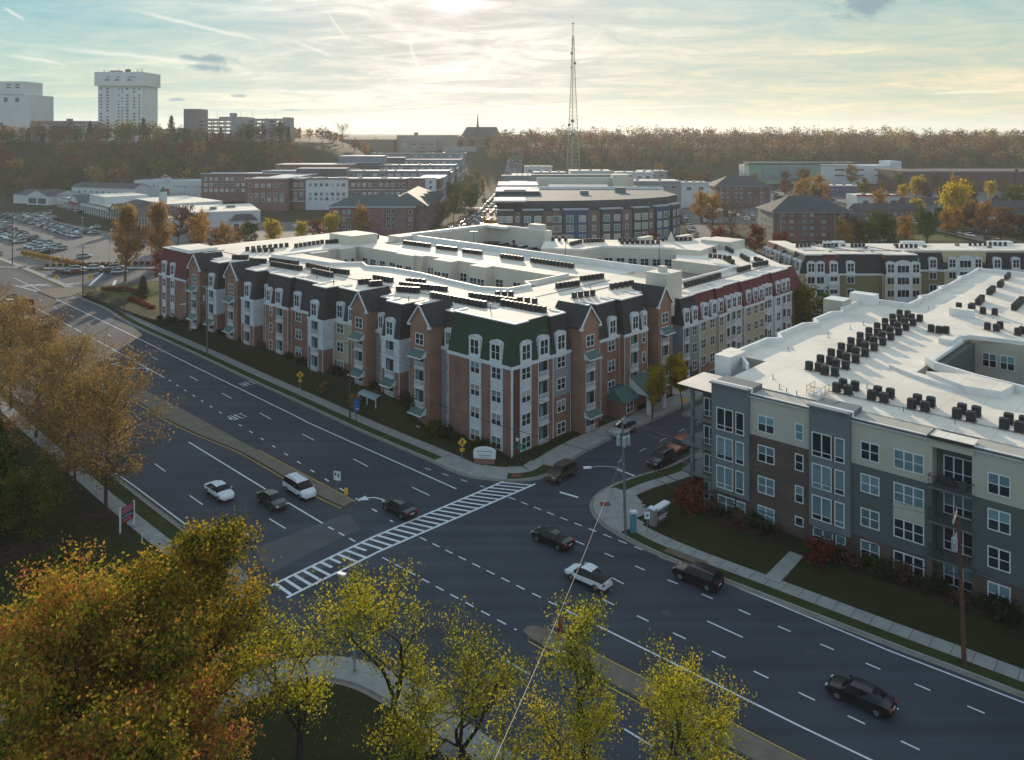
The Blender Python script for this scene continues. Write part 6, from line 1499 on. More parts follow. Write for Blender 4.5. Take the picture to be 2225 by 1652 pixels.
MAINROWS = [(3.7,82.7,5.5,80.8,6,17.3),(4.0,76.1,5.4,73.4,6,17.3),(7.2,73.9,8.5,66.5,10,17.3),(4.8,69.4,5.6,60.6,10,17.3),(8.7,62.9,8.3,55.7,7,17.3),(5.7,56.3,5.6,50.4,7,17.3),(8.5,54.3,9.2,50.5,6,17.3),(11.7,91.8,21.1,91.1,8,17.3),(11.7,89.1,14.9,86.9,4,17.3),(22.0,88.5,29.8,89.8,7,17.3),(30.6,88.9,35.2,87.5,6,17.3),(39.1,88.5,44.7,88.0,6,17.3),
(5.0,40.8,6.4,40.2,3,17.3),(5.2,38.0,6.6,37.3,4,17.3),(9.5,42.5,9.8,38.3,6,17.3),(11.5,35.7,12.6,32.8,4,17.3),(8.4,33.7,10.8,25.3,14,17.3),(5.5,30.9,7.0,27.8,6,17.3),(6.2,23.2,6.7,12.0,14,17.3),(10.1,18.4,11.5,10.2,11,17.3),(13.7,16.0,15.1,14.4,3,17.3),(9.6,10.9,10.1,3.1,10,17.3),(12.8,10.3,13.6,8.0,3,17.3),(42.6,74.7,42.9,66.3,9,17.3),(42.6,63.0,42.9,57.4,8,17.3),(42.7,54.5,43.0,49.6,7,17.3),(43,43.2,43.2,37.8,7,17.3),
(43.2,34.9,43.3,24.6,12,17.3),(25.7,13.5,29.9,12.6,6,17.3),(33.8,14.7,38.3,13.7,6,17.3),(31.5,6.5,36.2,5.8,5,17.3),(21.3,6.4,24.9,5.5,4,17.3),
(77,58,79.,55.5,3,16.2),(73.8,49.5,78.5,50.3,7,16.2),(79.8,50.,84.,47.6,6,16.2),(84.4,42.,90.5,35.6,8,16.2),(87.7,45.,89.3,41.7,4,16.2),(94.4,38.,101.3,33,8,16.2),(104.5,30.3,94.5,22.4,7,16.2),(104,25.7,96.8,19.,7,16.),(86.8,15.6,82.2,11.1,5,16.),(92.0,14.1,87.9,10.4,5,16.),(79.4,15,79.4,10.4,5,16.),(52.2,4.8,65.5,5.2,12,15.),(73.7,5.3,78.2,5.3,5,15.),(82.0,6.0,86.3,5.3,5,15.),(89.6,9.5,87.8,7.2,3,15.)]
acrow(ML, MAINROWS, 'red brick block', False)
blobs = []
for (x0,y0,x1,y1,n) in [(6.2,13.4,4.7,51.6,11),(8.4,12.8,7.0,49.9,11)]:
    for i in range(n): t = i/(n-1); x, y = x0+(x1-x0)*t, y0+(y1-y0)*t; blobs.append((x-.55,y,x+.55,y+.25,2))
blobs += [(10.8,44.3,11.9,44.1,2),(12.7,44.6,12.7,44.6,1)]
for a in (11.4,15.2,19.3,23.6,27.8): blobs += [(a,7.2,a,9.1,2),(a+1.3,7.2,a+1.3,9.2,2)]
blobs += [(32,7.2,32,9.1,2),(33.3,7.2,33.3,9.2,2)]
blobs += [(16.5,51.3,16.5,51.3,1),(17.7,51.2,17.7,53.4,2),(20.5,50.6,20.8,52.,2),(9.5,64,9.5,64,1),(11.2,64.3,11.2,65.3,2),(13.3,62.8,14.9,63.1,2),(11,69.6,10.6,74,4),(10.2,80.7,9.9,85,4),(9.9,89.9,9.5,94,4),(9,99.5,8.6,104,4),(16.4,69.1,16.0,77,6)]
acrow(RB, blobs, 'modern right building', True, z=14.45)
NEL = []
for x in (73,80,87): 
    for k in range(4): NEL.append((x+k*1.1, 206+.3*k))
for k in range(5): NEL.append((98+k*1.2, 205))
for k in range(8): NEL.append((128-k*1.3, 209)); NEL.append((76+k*1.1, 212))
for i, p in enumerate(NEL): AC.append(((p[0], p[1], 14.32), 'olive and red block', 0, i, False))
AC.sort(key=lambda a: (Vector(a[0])-Vector((0,0,EYE))).length)
one = AC[:298]; rest = AC[298:]
one.sort(key=lambda a: (a[1], a[0][0]/a[0][1])); cnt = {}
for (p, where, ri, i, det) in one:
    cnt[where] = cnt.get(where, 0)+1; lab = 'black roof condenser on the %s, %s from the left' % (where, ordn(cnt[where])); grp = 'roof condensers on the '+where
    rzz = R(-43 if det else 47)+rc.uniform(-.06,.06)
    if det:
        o = empty('roof_condenser', p, rzz, lab, 'air conditioner', grp)
        for n, me in CPM: put(n, me, o)
    else: tag(put('roof_condenser', SMM, None, p, rzz), lab, 'air conditioner', grp)
m = MB()
for (p, *_) in rest: m.add(sm, Matrix.Translation(p) @ Matrix.Rotation(R(47), 4, 'Z'))
tag(m.build('roof_condenser'), 'small far black roof condensers', 'air conditioner', kind='stuff')

# ------------------------------------------------------------------ trees
import numpy as np
BARK = mat('bark', (.055,.045,.036), .95, .3, 3, bump=.4); BARKD = mat('bark_dark', (.028,.024,.021), .95, .3, 3, bump=.4)
L_MAPLE = leafmat('leaf_maple', [(.02,.03,.008),(.13,.13,.015),(.34,.26,.02),(.46,.26,.02),(.42,.15,.03)])
L_SWEET = leafmat('leaf_sweetgum', [(.025,.035,.01),(.16,.17,.02),(.36,.28,.025),(.42,.18,.04),(.40,.12,.05)])
L_LOCUST = leafmat('leaf_locust', [(.07,.085,.015),(.19,.20,.02),(.36,.33,.025),(.50,.40,.025)], .5)
L_OAK = leafmat('leaf_oak', [(.10,.065,.035),(.19,.12,.055),(.30,.19,.06),(.38,.25,.07)], .45)
L_YEL = leafmat('leaf_yellow', [(.25,.19,.02),(.45,.33,.02),(.62,.44,.02)], .5)
L_GOLD = leafmat('leaf_gold', [(.22,.13,.05),(.36,.21,.07),(.46,.29,.08)], .5)
L_GRN = leafmat('leaf_green', [(.02,.04,.01),(.05,.085,.015),(.12,.14,.02)], .35)
L_OLV = leafmat('leaf_olive', [(.04,.05,.015),(.10,.10,.02),(.22,.18,.03)], .4)
L_RED = leafmat('leaf_red', [(.09,.025,.02),(.17,.04,.03),(.24,.07,.04)], .4)
L_RUST = leafmat('leaf_rust', [(.075,.045,.03),(.14,.08,.05),(.21,.12,.06)], .4)
L_FIR = leafmat('leaf_fir', [(.012,.022,.010),(.025,.045,.015),(.05,.075,.02)], .15)
def leaf_mesh(name, C, size, m, seed, per=6, spread=.4, squash=.8):
    """C: (n,3) cluster centres -> one mesh of small pointed leaves round them"""
    r = np.random.default_rng(seed); C = np.asarray(C); P = np.repeat(C, per, 0); n = len(P)
    P = P+r.normal(0, spread, (n, 3))*np.array([1, 1, squash])
    a = r.normal(size=(n, 3)); a /= np.linalg.norm(a, axis=1)[:, None]; b = np.cross(a, r.normal(size=(n, 3))); b /= np.linalg.norm(b, axis=1)[:, None]
    s = size*r.uniform(.6, 1.35, (n, 1)); a = a*s; b = b*s*.62
    V = np.stack([P-a, P+b*.9-a*.1, P+a, P-b*.9-a*.1], 1).reshape(-1, 3)
    me = bpy.data.meshes.new(name); me.vertices.add(4*n); me.vertices.foreach_set('co', V.ravel())
    me.loops.add(4*n); me.loops.foreach_set('vertex_index', np.arange(4*n)); me.polygons.add(n)
    me.polygons.foreach_set('loop_start', np.arange(0, 4*n, 4)); me.materials.append(m); me.update(calc_edges=True); return me
def skeleton(seed, H, base, rad, nl, lean=.0, up=.55, sub=4, twig=3, prof=None, thick=.024, bark=BARK, wob=.1, fork=0):
    """trunk mesh and the points where leaves grow"""
    r = random.Random(seed); mb = MB(); pts = []
    prof = prof or (lambda t: math.sin(math.pi*min(1, max(.0, t*.86+.12)))**.7)
    def walk_(p, d, L, r0, r1, n, grav=0., wb=wob):
        P = [Vector(p)]; d = Vector(d).normalized()
        for i in range(n): d = (d+Vector((r.gauss(0, wb), r.gauss(0, wb), r.gauss(0, wb*.6)+grav))).normalized(); P.append(P[-1]+d*L/n)
        mb.path([tuple(q) for q in P], [r0+(r1-r0)*i/n for i in range(n+1)], bark, 6 if r0 > .08 else 4); return P
    stems = []
    if fork:
        T = walk_((0,0,0), (lean*.3, 0, 1), base, H*thick, H*thick*.85, 4, 0, .05)
        for k in range(fork):
            a = 2*math.pi*k/fork+r.uniform(-.5, .5); stems.append(walk_(T[-1], (math.cos(a)*.42+lean, math.sin(a)*.42, 1), H*r.uniform(.78, .92)-base, H*thick*.62, H*thick*.12, 8, .02))
    else: stems = [walk_((0,0,0), (lean, 0, 1), H*.93, H*thick, H*thick*.12, 10, .02, .05)]
    for i in range(nl):
        t = (i+.5)/nl; S = r.choice(stems); z = base+(H*.93-base)*t
        k = min(range(len(S)), key=lambda j: abs(S[j].z-z)); k = min(k, len(S)-2); p = S[k].lerp(S[k+1], r.random())
        if S[0].z > .1 and z < S[0].z: p = S[0]
        a = i*2.399+r.uniform(-.4, .4); L = max(rad*.2, rad*prof(t)*r.uniform(.75, 1.12)); el_ = up+.5*t
        d = Vector((math.cos(a)*math.cos(el_), math.sin(a)*math.cos(el_), math.sin(el_)))
        B1 = walk_(p, d, L, H*thick*.32*(1.1-t*.6), H*thick*.07, 5, -.02, .14)
        for s in range(sub):
            q = B1[1+int((len(B1)-2)*(s+.6)/sub)] if len(B1) > 3 else B1[-1]
            d2 = ((B1[-1]-B1[0]).normalized()+Vector((r.gauss(0, .7), r.gauss(0, .7), r.gauss(.15, .45)))).normalized(); L2 = L*r.uniform(.28, .5)
            B2 = walk_(q, d2, L2, H*thick*.09, H*thick*.03, 3, 0, .2)
            for w in range(twig):
                q2 = B2[1+w % 3]; d3 = Vector((r.gauss(0, 1), r.gauss(0, 1), r.gauss(.3, .7))).normalized(); pts.append(q2+d3*r.uniform(.1, .35)*L2); pts.append(q2)
        pts.append(B1[-1]); pts.append(B1[-2])
    return mb, pts
TREES = {}
def make_tree(kind, sd, H, base, rad, nl, leafm, size, per, spread, bark=BARK, **k):
    mb, pts = skeleton(sd, H, base, rad, nl, bark=bark, **k)
    TREES[kind] = (mb.mesh('trunk'), leaf_mesh('crown', pts, size, leafm, sd, per, spread), H); return kind
def cone_tree(kind, sd, H, rad, leafm, n, size, per=5):
    r = random.Random(sd); mb = MB(); mb.tube((0,0,0),(0,0,H*.95),H*.018,H*.003,BARKD,6); pts = []
    for i in range(n):
        t = (i/n)**.8; z = H*(.08+.9*t); R_ = rad*(1-t)**.85+.15; a = i*2.399
        for q in (1., .78, .55, .3): pts.append(Vector((math.cos(a)*R_*q, math.sin(a)*R_*q, z-(q*.12*rad)+r.uniform(-.2, .2))))
        if i % 3 == 0: mb.tube((0,0,z),(math.cos(a)*R_,math.sin(a)*R_,z-.1*rad),H*.004,H*.001,BARKD,3,False)
    TREES[kind] = (mb.mesh('trunk'), leaf_mesh('crown', pts, size, leafm, sd, per, rad*.07+.08), H)
tr_ = random.Random(99)
def plant(kind, x, y, label, cat='tree', group=None, s=1., z=None, rz=None, name=None, sz=None):
    tm, cm, H = TREES[kind]; z = hill(x, y)-.05 if z is None else z
    o = empty(name or {'locust':'locust_tree','maple':'maple_tree','oak':'oak_tree','fir':'fir_tree'}.get(kind.split('_')[0], 'autumn_tree'), (x, y, z), tr_.uniform(0, 6.28) if rz is None else rz, label, cat, group)
    o.scale = (s, s, sz or s); put('trunk', tm, o); put('crown', cm, o); return o
flat_ = lambda t: .75+.3*math.sin(math.pi*t)
# foreground
make_tree('maple_a', 1, 18.5, 4., 5.0, 40, L_MAPLE, .13, 10, .48, BARKD, sub=7, twig=5, prof=lambda t: (.7+.5*math.sin(math.pi*min(1,t*1.1)))*(1.05-.45*t**3), thick=.017, up=.7)
make_tree('maple_b', 2, 18., 4, 5.4, 36, L_SWEET, .13, 10, .48, BARKD, sub=6, twig=5, fork=3, prof=flat_, thick=.018, up=.6)
make_tree('maple_c', 9, 15.5, 3.5, 4.6, 32, L_SWEET, .12, 10, .42, BARKD, sub=7, twig=4, fork=2, prof=flat_, thick=.018, up=.6)
make_tree('locust_a', 3, 16, 6.5, 3.7, 12, L_LOCUST, .095, 10, .4, BARKD, sub=5, twig=4, fork=2, prof=flat_, thick=.016, wob=.16)
make_tree('locust_b', 4, 14, 5.5, 4.0, 13, L_LOCUST, .095, 10, .42, BARKD, sub=5, twig=4, fork=3, prof=flat_, thick=.017, wob=.16)
make_tree('locust_c', 5, 14, 6.5, 3.7, 11, L_LOCUST, .095, 9, .4, BARKD, sub=5, twig=4, fork=2, prof=flat_, thick=.017, wob=.2)
make_tree('oak_a', 6, 14.5, 3., 7.0, 34, L_OAK, .12, 6, .45, BARK, sub=7, twig=5, prof=flat_, thick=.016, up=.45)
make_tree('oak_b', 7, 14.8, 3.2, 7.2, 34, L_OAK, .12, 6, .45, BARK, sub=7, twig=5, prof=flat_, thick=.016, up=.4)
make_tree('small_dark', 8, 7.5, 2.2, 4., 20, L_OLV, .13, 6, .4, BARKD, sub=6, twig=4, prof=flat_, thick=.02, up=.3)
cone_tree('fir_a', 10, 14, 4.4, L_FIR, 150, .34, 7); cone_tree('fir_b', 12, 12, 3.4, leafmat('leaf_pine', [(.03,.05,.012),(.06,.10,.02),(.11,.15,.025)], .2), 130, .30, 7)
def P2W(px, Y): return (px-1112.5)/1750*Y
plant('maple_a', P2W(450,53.5), 53.5, 'tall dense yellow and orange tree in the lower left, beside the crosswalk end', s=.88, rz=.4)
plant('maple_a', P2W(345,50.5), 50.5, 'dense orange green tree just left of the tallest yellow one', s=.84, rz=2.4)
plant('maple_b', P2W(205,48), 48., 'orange tinged tree second from the left edge at the bottom', s=.92, rz=1.)
plant('maple_b', P2W(70,45), 45., 'orange and green tree in the bottom left corner', s=.9, rz=3.4)
plant('maple_c', P2W(150,40), 40., 'lower rust and green tree at the bottom edge left', s=.98, rz=.4)
plant('maple_c', P2W(330,41.5), 41.5, 'lower yellow orange tree at the bottom edge', s=.9, rz=4.4)
plant('locust_b', P2W(655,51), 51., 'thin green yellow tree right of the dense orange tree', s=.99, rz=1.6)
plant('locust_a', P2W(835,51.5), 51.5, 'tall thin bent tree in front of the street lamp', s=1.03, rz=.2)
plant('locust_b', P2W(1010,50.5), 50.5, 'bright yellow airy tree in the bottom middle', s=.9, rz=3.3)
plant('locust_c', P2W(1292,49), 49., 'thin forked tree behind the orange sign on the wire', s=1.0, rz=5.)
plant('locust_c', P2W(1428,47.5), 47.5, 'small airy tree over the right median', s=.88, rz=2.)
plant('locust_b', P2W(1545,47.8), 47.8, 'rightmost airy yellow tree over the median', s=.8, rz=.6)
plant('locust_b', P2W(1215,45.5), 45.5, 'low bushy yellow green tree at the bottom edge left of the forked tree', s=.84, rz=4.2)
plant('locust_b', P2W(905,46), 46., 'low yellow tree at the bottom edge under the bent tree', s=.82, rz=5.6)
plant('locust_b', P2W(1085,44), 44., 'low yellow green tree at the bottom edge under the bright yellow tree', s=.82, rz=2.6)
oaks = [(-46,91,'oak_a',1.,'brown orange tree nearest the white sedan on the left'),(-57,103.5,'oak_b',1.,'second brown tree of the left row, behind the nearest one'),(-68,115,'oak_a',1.,'third brown tree of the left row'),(-79,127,'oak_b',1.,'fourth brown tree of the left row'),(-91,139,'oak_a',.97,'farthest brown tree of the left row at the picture edge'),
        (-66,98.5,'oak_b',.9,'brown tree left of the nearest row tree, behind the green firs'),(-76,109,'oak_a',.95,'brown tree at the left edge, set back from the row'),(-52,96,'oak_a',.86,'smaller brown tree between the two nearest row trees')]
for x, y, k, s, l in oaks: plant(k, x, y, l, group='brown trees along the left pavement', s=s)
plant('small_dark', -49.8, 84.2, 'small dark bare tree in the mulch ring of the left lawn', s=1.0)
for x, y, k, s, l in [(-60.5,92.,'fir_b',1.1,'green fir at the left edge beside the small dark tree'),(-57.,85,'fir_a',.9,'dark fir at the left edge above the orange trees'),(-63,97,'fir_a',.8,'dark green fir behind the lighter fir on the left')]: plant(k, x, y, l, 'fir tree', s=s)

# middle distance: lighter models
def mid(kind, sd, leafm, H=10, rad=4.4, base=2., size=.3, per=6, nl=16, **k):
    k.setdefault('prof', flat_); make_tree(kind, sd, H, base, rad, nl, leafm, size, per, .45, sub=4, twig=3, **k)
mid('gold', 30, L_GOLD, 18, 5.6, 3, .26, 9, 40, thick=.014, up=.9); mid('yel', 31, L_YEL, 8, 3.4); mid('olv', 32, L_OLV); mid('rust', 33, L_RUST); mid('red', 34, L_RED); mid('grn', 35, L_GRN); mid('orange', 36, leafmat('leaf_orange', [(.2,.10,.03),(.36,.19,.04),(.46,.26,.05)], .45))
mid('bare', 37, L_RUST, 12, 6.5, 2, .2, 2, 26, thick=.02)
plant('gold', -113.5, 236.5, 'tall gold tree at the junction left of the red tower', s=1.08); plant('gold', -109., 251, 'second tall gold tree right behind the first', s=1.05)
plant('red', -101, 232, 'dark red tree between the gold trees and the red tower', s=.75)
plant('fir_a', -97.6, 213, 'dark spreading evergreen beside the red tower', 'fir tree', s=.42)
MIDS = [('rust',465,290,.75),('orange',488,281,.95),('rust',430,300,.7),('grn',546,300,.85),('yel',597,300,1.15),('orange',520,312,.6),('yel',656,312,.95),('yel',716,322,1.15),('orange',785,328,1.1),('red',690,326,.7),
 ('bare',1592,300,1.25),('orange',1525,385,1.25),('orange',1548,372,1.2),('red',1640,287,.9),('red',1700,280,.8),('red',1556,290,.8),('rust',1460,284,.7),('orange',1066,292,1.),('red',1052,284,.7),('rust',1235,262,.7),('red',1270,262,.75),('rust',1345,262,.7),('red',1420,268,.9),('red',1500,276,.8),
 ('olv',985,412,1.1),('olv',1010,445,1.2),('olv',1028,480,1.2),('gold',1050,560,.6),('olv',960,395,.9),('olv',1000,520,1.1),('olv',1040,640,1.1),
 ('orange',1908,400,1.2),('yel',2068,375,2.1),('orange',2085,395,1.7),('yel',1997,398,1.15),('orange',1780,500,1.4),('olv',1872,470,1.3),('yel',1990,520,1.6),('yel',1960,515,1.1),('orange',2140,338,1.15),('rust',2110,345,1.1),('orange',2165,350,.9),('grn',1880,300,.9),('orange',1835,297,.9),('rust',1865,310,.9),
 ('rust',1745,560,1.5),('gold',1740,520,.6),('red',1705,560,.9),('orange',1850,640,1.4),('grn',2040,385,.7),('grn',2090,350,.9),('olv',2215,430,1.4),('grn',2185,420,1.1),('yel',2150,520,1.3),('olv',2110,470,1.),('rust',1620,540,1.)]
rm = random.Random(77)
for (p0, p1, Y0, Y1, n, ks) in [(1560,2215,430,520,16,['orange','rust','olv','grn','yel']),(1480,1700,560,740,12,['rust','olv','grn']),(1860,2225,300,345,9,['rust','orange','grn']),(1690,2225,560,640,14,['olv','rust','orange','grn']),(380,470,290,330,4,['rust','orange']),(960,1050,390,620,8,['olv','grn']),(1085,1120,480,640,4,['olv','rust']),(1120,1480,640,740,14,['rust','olv','grn','orange']),(640,960,600,820,12,['rust','olv','orange'])]:
    for i in range(n): MIDS.append((rm.choice(ks), rm.uniform(p0, p1), rm.uniform(Y0, Y1), rm.uniform(.7,1.2)))
MIDS.sort(key=lambda t: t[1])
nmk = {'gold':'gold','yel':'bright yellow','olv':'olive green','rust':'rust brown','red':'dark red','grn':'dark green','orange':'orange','bare':'nearly bare reddish'}
cntm = {}
for k, px, Y, s in MIDS:
    cntm[k] = cntm.get(k, 0)+1; n_ = sum(1 for t in MIDS if t[0] == k)
    plant(k, P2W(px, Y), Y, '%s tree standing among the town streets, %s from the left of its colour' % (nmk[k], ordn(cntm[k])) if n_ > 1 else '%s tree beside the right apartment roofs' % nmk[k], group='trees between the town blocks', s=s)
plant('olv', 61.5, 171, 'olive brown tree in the gap between the two white roofs', s=.95); plant('grn', 66, 168, 'green tree in the gap beside the mansard block', s=.8); plant('olv', 64.5, 181, 'olive tree behind the gap tree', s=.85)
make_tree('ginkgo', 40, 6.6, 2., 2.2, 24, L_YEL, .15, 9, .22, BARKD, sub=5, twig=4, prof=flat_, thick=.016, up=.9)
plant('ginkgo', 21.3, 122.2, 'bright yellow small tree in front of the brick porch', s=1.02, z=.1); plant('ginkgo', 26.9, 127.3, 'bright yellow small tree at the foot of the second brick gable', s=1.08, z=.1)
# shrubs
def shrub_mesh(name, leafm, sd, n=60, size=.12, per=9, r_=.8, h=.9):
    r = random.Random(sd); pts = []
    for i in range(n): a = r.uniform(0, 6.28); q = r.random()**.5; z = h*r.random()**.7; pts.append((math.cos(a)*q*r_*(1-.35*z/h), math.sin(a)*q*r_*(1-.35*z/h), z+.1))
    t = MB(); 
    for i in range(5): a = i*1.257; t.tube((0,0,0),(math.cos(a)*r_*.5,math.sin(a)*r_*.5,h*.7),.03,.01,BARKD,3,False)
    return t.mesh('stem'), leaf_mesh('foliage', pts, size, leafm, sd, per, .14)
SH = {k: shrub_mesh(k, m, i+50) for i, (k, m) in enumerate([('green', L_GRN), ('dark', L_FIR), ('red', L_RED), ('brown', L_RUST), ('yellow', L_GOLD), ('olive', L_OLV)])}
def shrub(k, x, y, s, label, group=None, z=.1, sz=None):
    o = empty('shrub', (x, y, z), tr_.uniform(0, 6.28), label, 'shrub', group); o.scale = (s, s, sz or s); put('stem', SH[k][0], o); put('foliage', SH[k][1], o)
sl = []
for i, y in enumerate([2.6,4.1,5.4,8.3,9.8,11.2,12.6]): sl.append((*ML(-1.4, y), 'dark' if i % 2 else 'olive', 1.1, .3))
for y in [19,21,27,28.6,33.5,36,38,40,47.5,49.5,51,53.5,63,70.5,77.5,79,85,86.5,94,98,101,104,107]: sl.append((*ML(-1.2 if y % 2 else -.6, y), 'dark' if int(y) % 3 else 'brown', 1.2, 3.0 if y < 95 else 1.6))
sl.sort(key=lambda q: q[0]/q[1])
for i, (x, y, k, s, z) in enumerate(sl): shrub(k, x, y, s*tr_.uniform(.8,1.25), 'low shrub at the foot of the left brick facade, %s from the left' % ordn(i+1), 'shrubs along the left brick facade', z)
sl = [(*RB(x, -1.1-(i % 2)*.7), 'dark' if i % 3 else 'brown', 1.15) for i, x in enumerate([.6,1.9,3.2,4.4,5.7,7.,8.2,13.6,15,16.4,17.8,19.4,21,22.7,24.4,26.2,28,29.8,31.6,33])]
for i, (x, y, k, s) in enumerate(sl): shrub(k, x, y, s*tr_.uniform(.8,1.3), 'dark shrub along the modern building wall, %s from the left' % ordn(i+1), 'shrubs along the modern building', .35)
shrub('red', *RB(-1.4,-2.4), 2.2, 'tall dark red shrub beside the corner porch post', z=.3, sz=2.6); shrub('red', *RB(-2.6,1.2), 1.5, 'smaller red shrub left of the corner porch', z=.3, sz=2.2); shrub('red', *RB(13.9,-3.6), 2.0, 'red shrub just right of the concrete path', z=.3, sz=2.2)
shrub('olive', *ML(-2.6,12.6), 2.0, 'yellow green shrub left of the green roofed corner tower', z=.3); shrub('yellow', -24.4,126.6, 1.8, 'golden shrub right of the bus shelter', z=.6); shrub('yellow', -30.5,133.4, 1.6, 'golden shrub left of the bus shelter', z=.9)
for i in range(9): shrub('brown' if i % 2 else 'green', *[(-45.6+.9*math.cos(i*2.4)*(1+i*.16), 78.8+.6*math.sin(i*2.4)*(1+i*.16))][0], 1.5, 'brown green shrub in the bed on the lower left lawn, %s of nine' % ordn(i+1), 'shrubs on the lower left lawn')
for i in range(12): shrub('red', -140+i*2.0, 263+.25*i, 1.1, 'red hedge shrub behind the parked cars, %s from the left' % ordn(i+1), 'red hedge behind the parked cars')
for i in range(14): shrub('yellow', -174+i*2.2+(.3*i), 287-i*1.9, 1.6, 'tan ornamental grass along the parking lot edge, %s from the left' % ordn(i+1), 'ornamental grasses by the parking lot')
for i in range(12): shrub('green', -143+i*2.1-8, 261.5, .9, 'low green shrub by the cross street pavement, %s from the left' % ordn(i+1), 'green shrubs by the cross street')
for i in range(13): a = i/12; shrub('red' if i % 3 else 'brown', -112+16*a, 221-11*a+4*math.sin(a*3.1), 1.2, 'red bed shrub on the sunlit lawn, %s from the left' % ordn(i+1), 'red shrubs on the sunlit lawn')
for i in range(6): shrub('red', -98+2*i, 207-2.1*i, 1.3, 'dark red shrub at the foot of the red tower, %s from the left' % ordn(i+1), 'red shrubs by the red tower')

# trees on the wooded hill, one by one, and the far woods
def far_tree(kind, sd, leafm, H, rad, n=170, size=.62, per=6, cone=False):
    r = random.Random(sd); pts = []; t = MB(); t.tube((0,0,0),(0,0,H*.8),H*.02,H*.006,BARKD,5)
    for i in range(n):
        if cone: z = r.random()**1.3; q = rad*(1-z)*r.uniform(.5, 1); a = r.uniform(0, 6.28); pts.append((math.cos(a)*q, math.sin(a)*q, H*(.08+.9*z)))
        else:
            v = Vector((r.gauss(0,1), r.gauss(0,1), r.gauss(0,1))).normalized()*r.uniform(.55, 1.05); b = 1+.25*math.sin(v.x*5+sd)+.2*math.cos(v.y*6+sd*2); pts.append((v.x*rad*b, v.y*rad*b, H*.58+v.z*H*.38*b))
    for i in range(7): a = i*.9; t.tube((0,0,H*.3),(math.cos(a)*rad*.7,math.sin(a)*rad*.7,H*.75),H*.008,H*.002,BARKD,3,False)
    TREES[kind] = (t.mesh('trunk'), leaf_mesh('crown', pts, size, leafm, sd, per, size*.9), H)
FK = []
for i, (m, nm) in enumerate([(L_RUST,'rust'),(L_OLV,'olive'),(L_GRN,'dark green'),(L_OAK,'brown orange'),(L_RED,'dark red'),(leafmat('leaf_brown', [(.06,.04,.025),(.12,.075,.035),(.18,.11,.045)], .35),'brown'),(L_GOLD,'gold')]):
    for v in range(2): k = 'far_%d_%d' % (i, v); far_tree(k, 200+i*3+v, m, 17, 6.5); FK.append((k, nm))
for v in range(2): k = 'far_7_%d' % v; far_tree(k, 240+v, L_FIR, 20, 4.6, cone=True); FK.append((k, 'dark evergreen'))
rf_ = random.Random(17); hilltrees = []
for row, (Y0, n, zt) in enumerate([(568,20,0),(592,20,0),(618,20,0),(645,22,0),(675,24,0),(705,24,0)]):
    for i in range(n):
        px = -30+i*(690/n)+rf_.uniform(-10, 10); y = Y0+rf_.uniform(-10, 10)
        if px > 480 and row < 1: continue
        if row == 5 and 420 < px < 600 and rf_.random() < .5: continue
        hilltrees.append((px, y))
hilltrees.sort()
spec = {150: (L_RED, 'bright red')}
for i, (px, y) in enumerate(hilltrees):
    w = [3,4,3,2,.5,5,.5,3.] if px > 60 else [4,2,2,2,2,3,.3,2]
    sp = rf_.choices(range(8), w)[0]; k = 'far_%d_%d' % (sp, rf_.randint(0, 1)); nm = dict(FK)[k]
    plant(k, P2W(px, y), y, '%s tree on the wooded hill below the towers, %s from the left' % (nm, ordn(i+1)), group='trees on the wooded hill', s=rf_.uniform(.8,1.15)*(1 if y > 600 else .85), name='forest_tree')
plant('far_4_0', P2W(146,700), 690, 'bright red round tree below the left towers', s=.95, name='forest_tree')
for i, (px, k, s) in enumerate([(640,'far_3_0',.8),(672,'far_6_0',.75),(700,'far_5_0',.85),(745,'bare',1.5),(725,'far_3_1',.7),(770,'far_5_1',.7),(1003,'far_7_0',.5),(1118,'far_5_0',.75),(1157,'bare',1.25),(1135,'far_3_1',.6),(1060,'far_5_1',.8),(1085,'far_3_0',.8),(1025,'far_1_0',.7),(990,'far_6_0',.6),(940,'far_1_1',.6),(1105,'far_5_1',.9),(815,'far_1_0',.7),(850,'far_2_0',.6)]):
    Y = 870 if px > 800 else 760; plant(k, P2W(px, Y), Y, 'tree on the skyline around the church hill, %s in planting order from the parking structure' % ordn(i+1), group='skyline trees near the church', s=s*1.05, name='skyline_tree')
# the woods on the right: hundreds of crowns, one mass
C = {}
rr = random.Random(33); mats_w = [L_RUST, MATS['leaf_brown'], L_OAK, L_OLV, L_GRN, L_RED]
tk = MB()
for Y0 in range(770, 1010, 24):
    x = P2W(1100, Y0)-10
    while x < P2W(2290, Y0):
        y = Y0+rr.uniform(-10, 10); k = rr.choices(range(6), [5,5,4,2,1.4,2.2])[0]; rad = rr.uniform(5, 9); H = rr.choice((12,15,17,19,21,24,25))+rr.uniform(-1.5,1.5)-3*sstep(250, 520, x*770/Y0)-3*(1-sstep(0, 60, x)); z0 = hill(x, y); L = C.setdefault(k, [])
        for i in range(46):
            v = Vector((rr.gauss(0,1), rr.gauss(0,1), rr.gauss(0,1))).normalized()*rr.uniform(.5, 1.08); L.append((x+v.x*rad, y+v.y*rad*.8, z0+H*.6+v.z*H*.4))
        tk.tube((x,y,z0),(x,y,z0+H*.8),.35,.15,BARKD,4,False); x += rad*rr.uniform(1.15, 1.7)
w = MB()
names = []
objs = [leaf_mesh('woods', L, .8, mats_w[k], 300+k, 4, .9) for k, L in C.items()]
import bmesh
bm = bmesh.new(); mlist = []
for me in objs:
    n0 = len(bm.faces); bm.from_mesh(me); bm.faces.ensure_lookup_table(); idx = len(mlist); mlist.append(me.materials[0])
    for f in bm.faces[n0:]: f.material_index = idx
tm_ = tk.mesh('t'); n0 = len(bm.faces); bm.from_mesh(tm_); bm.faces.ensure_lookup_table()
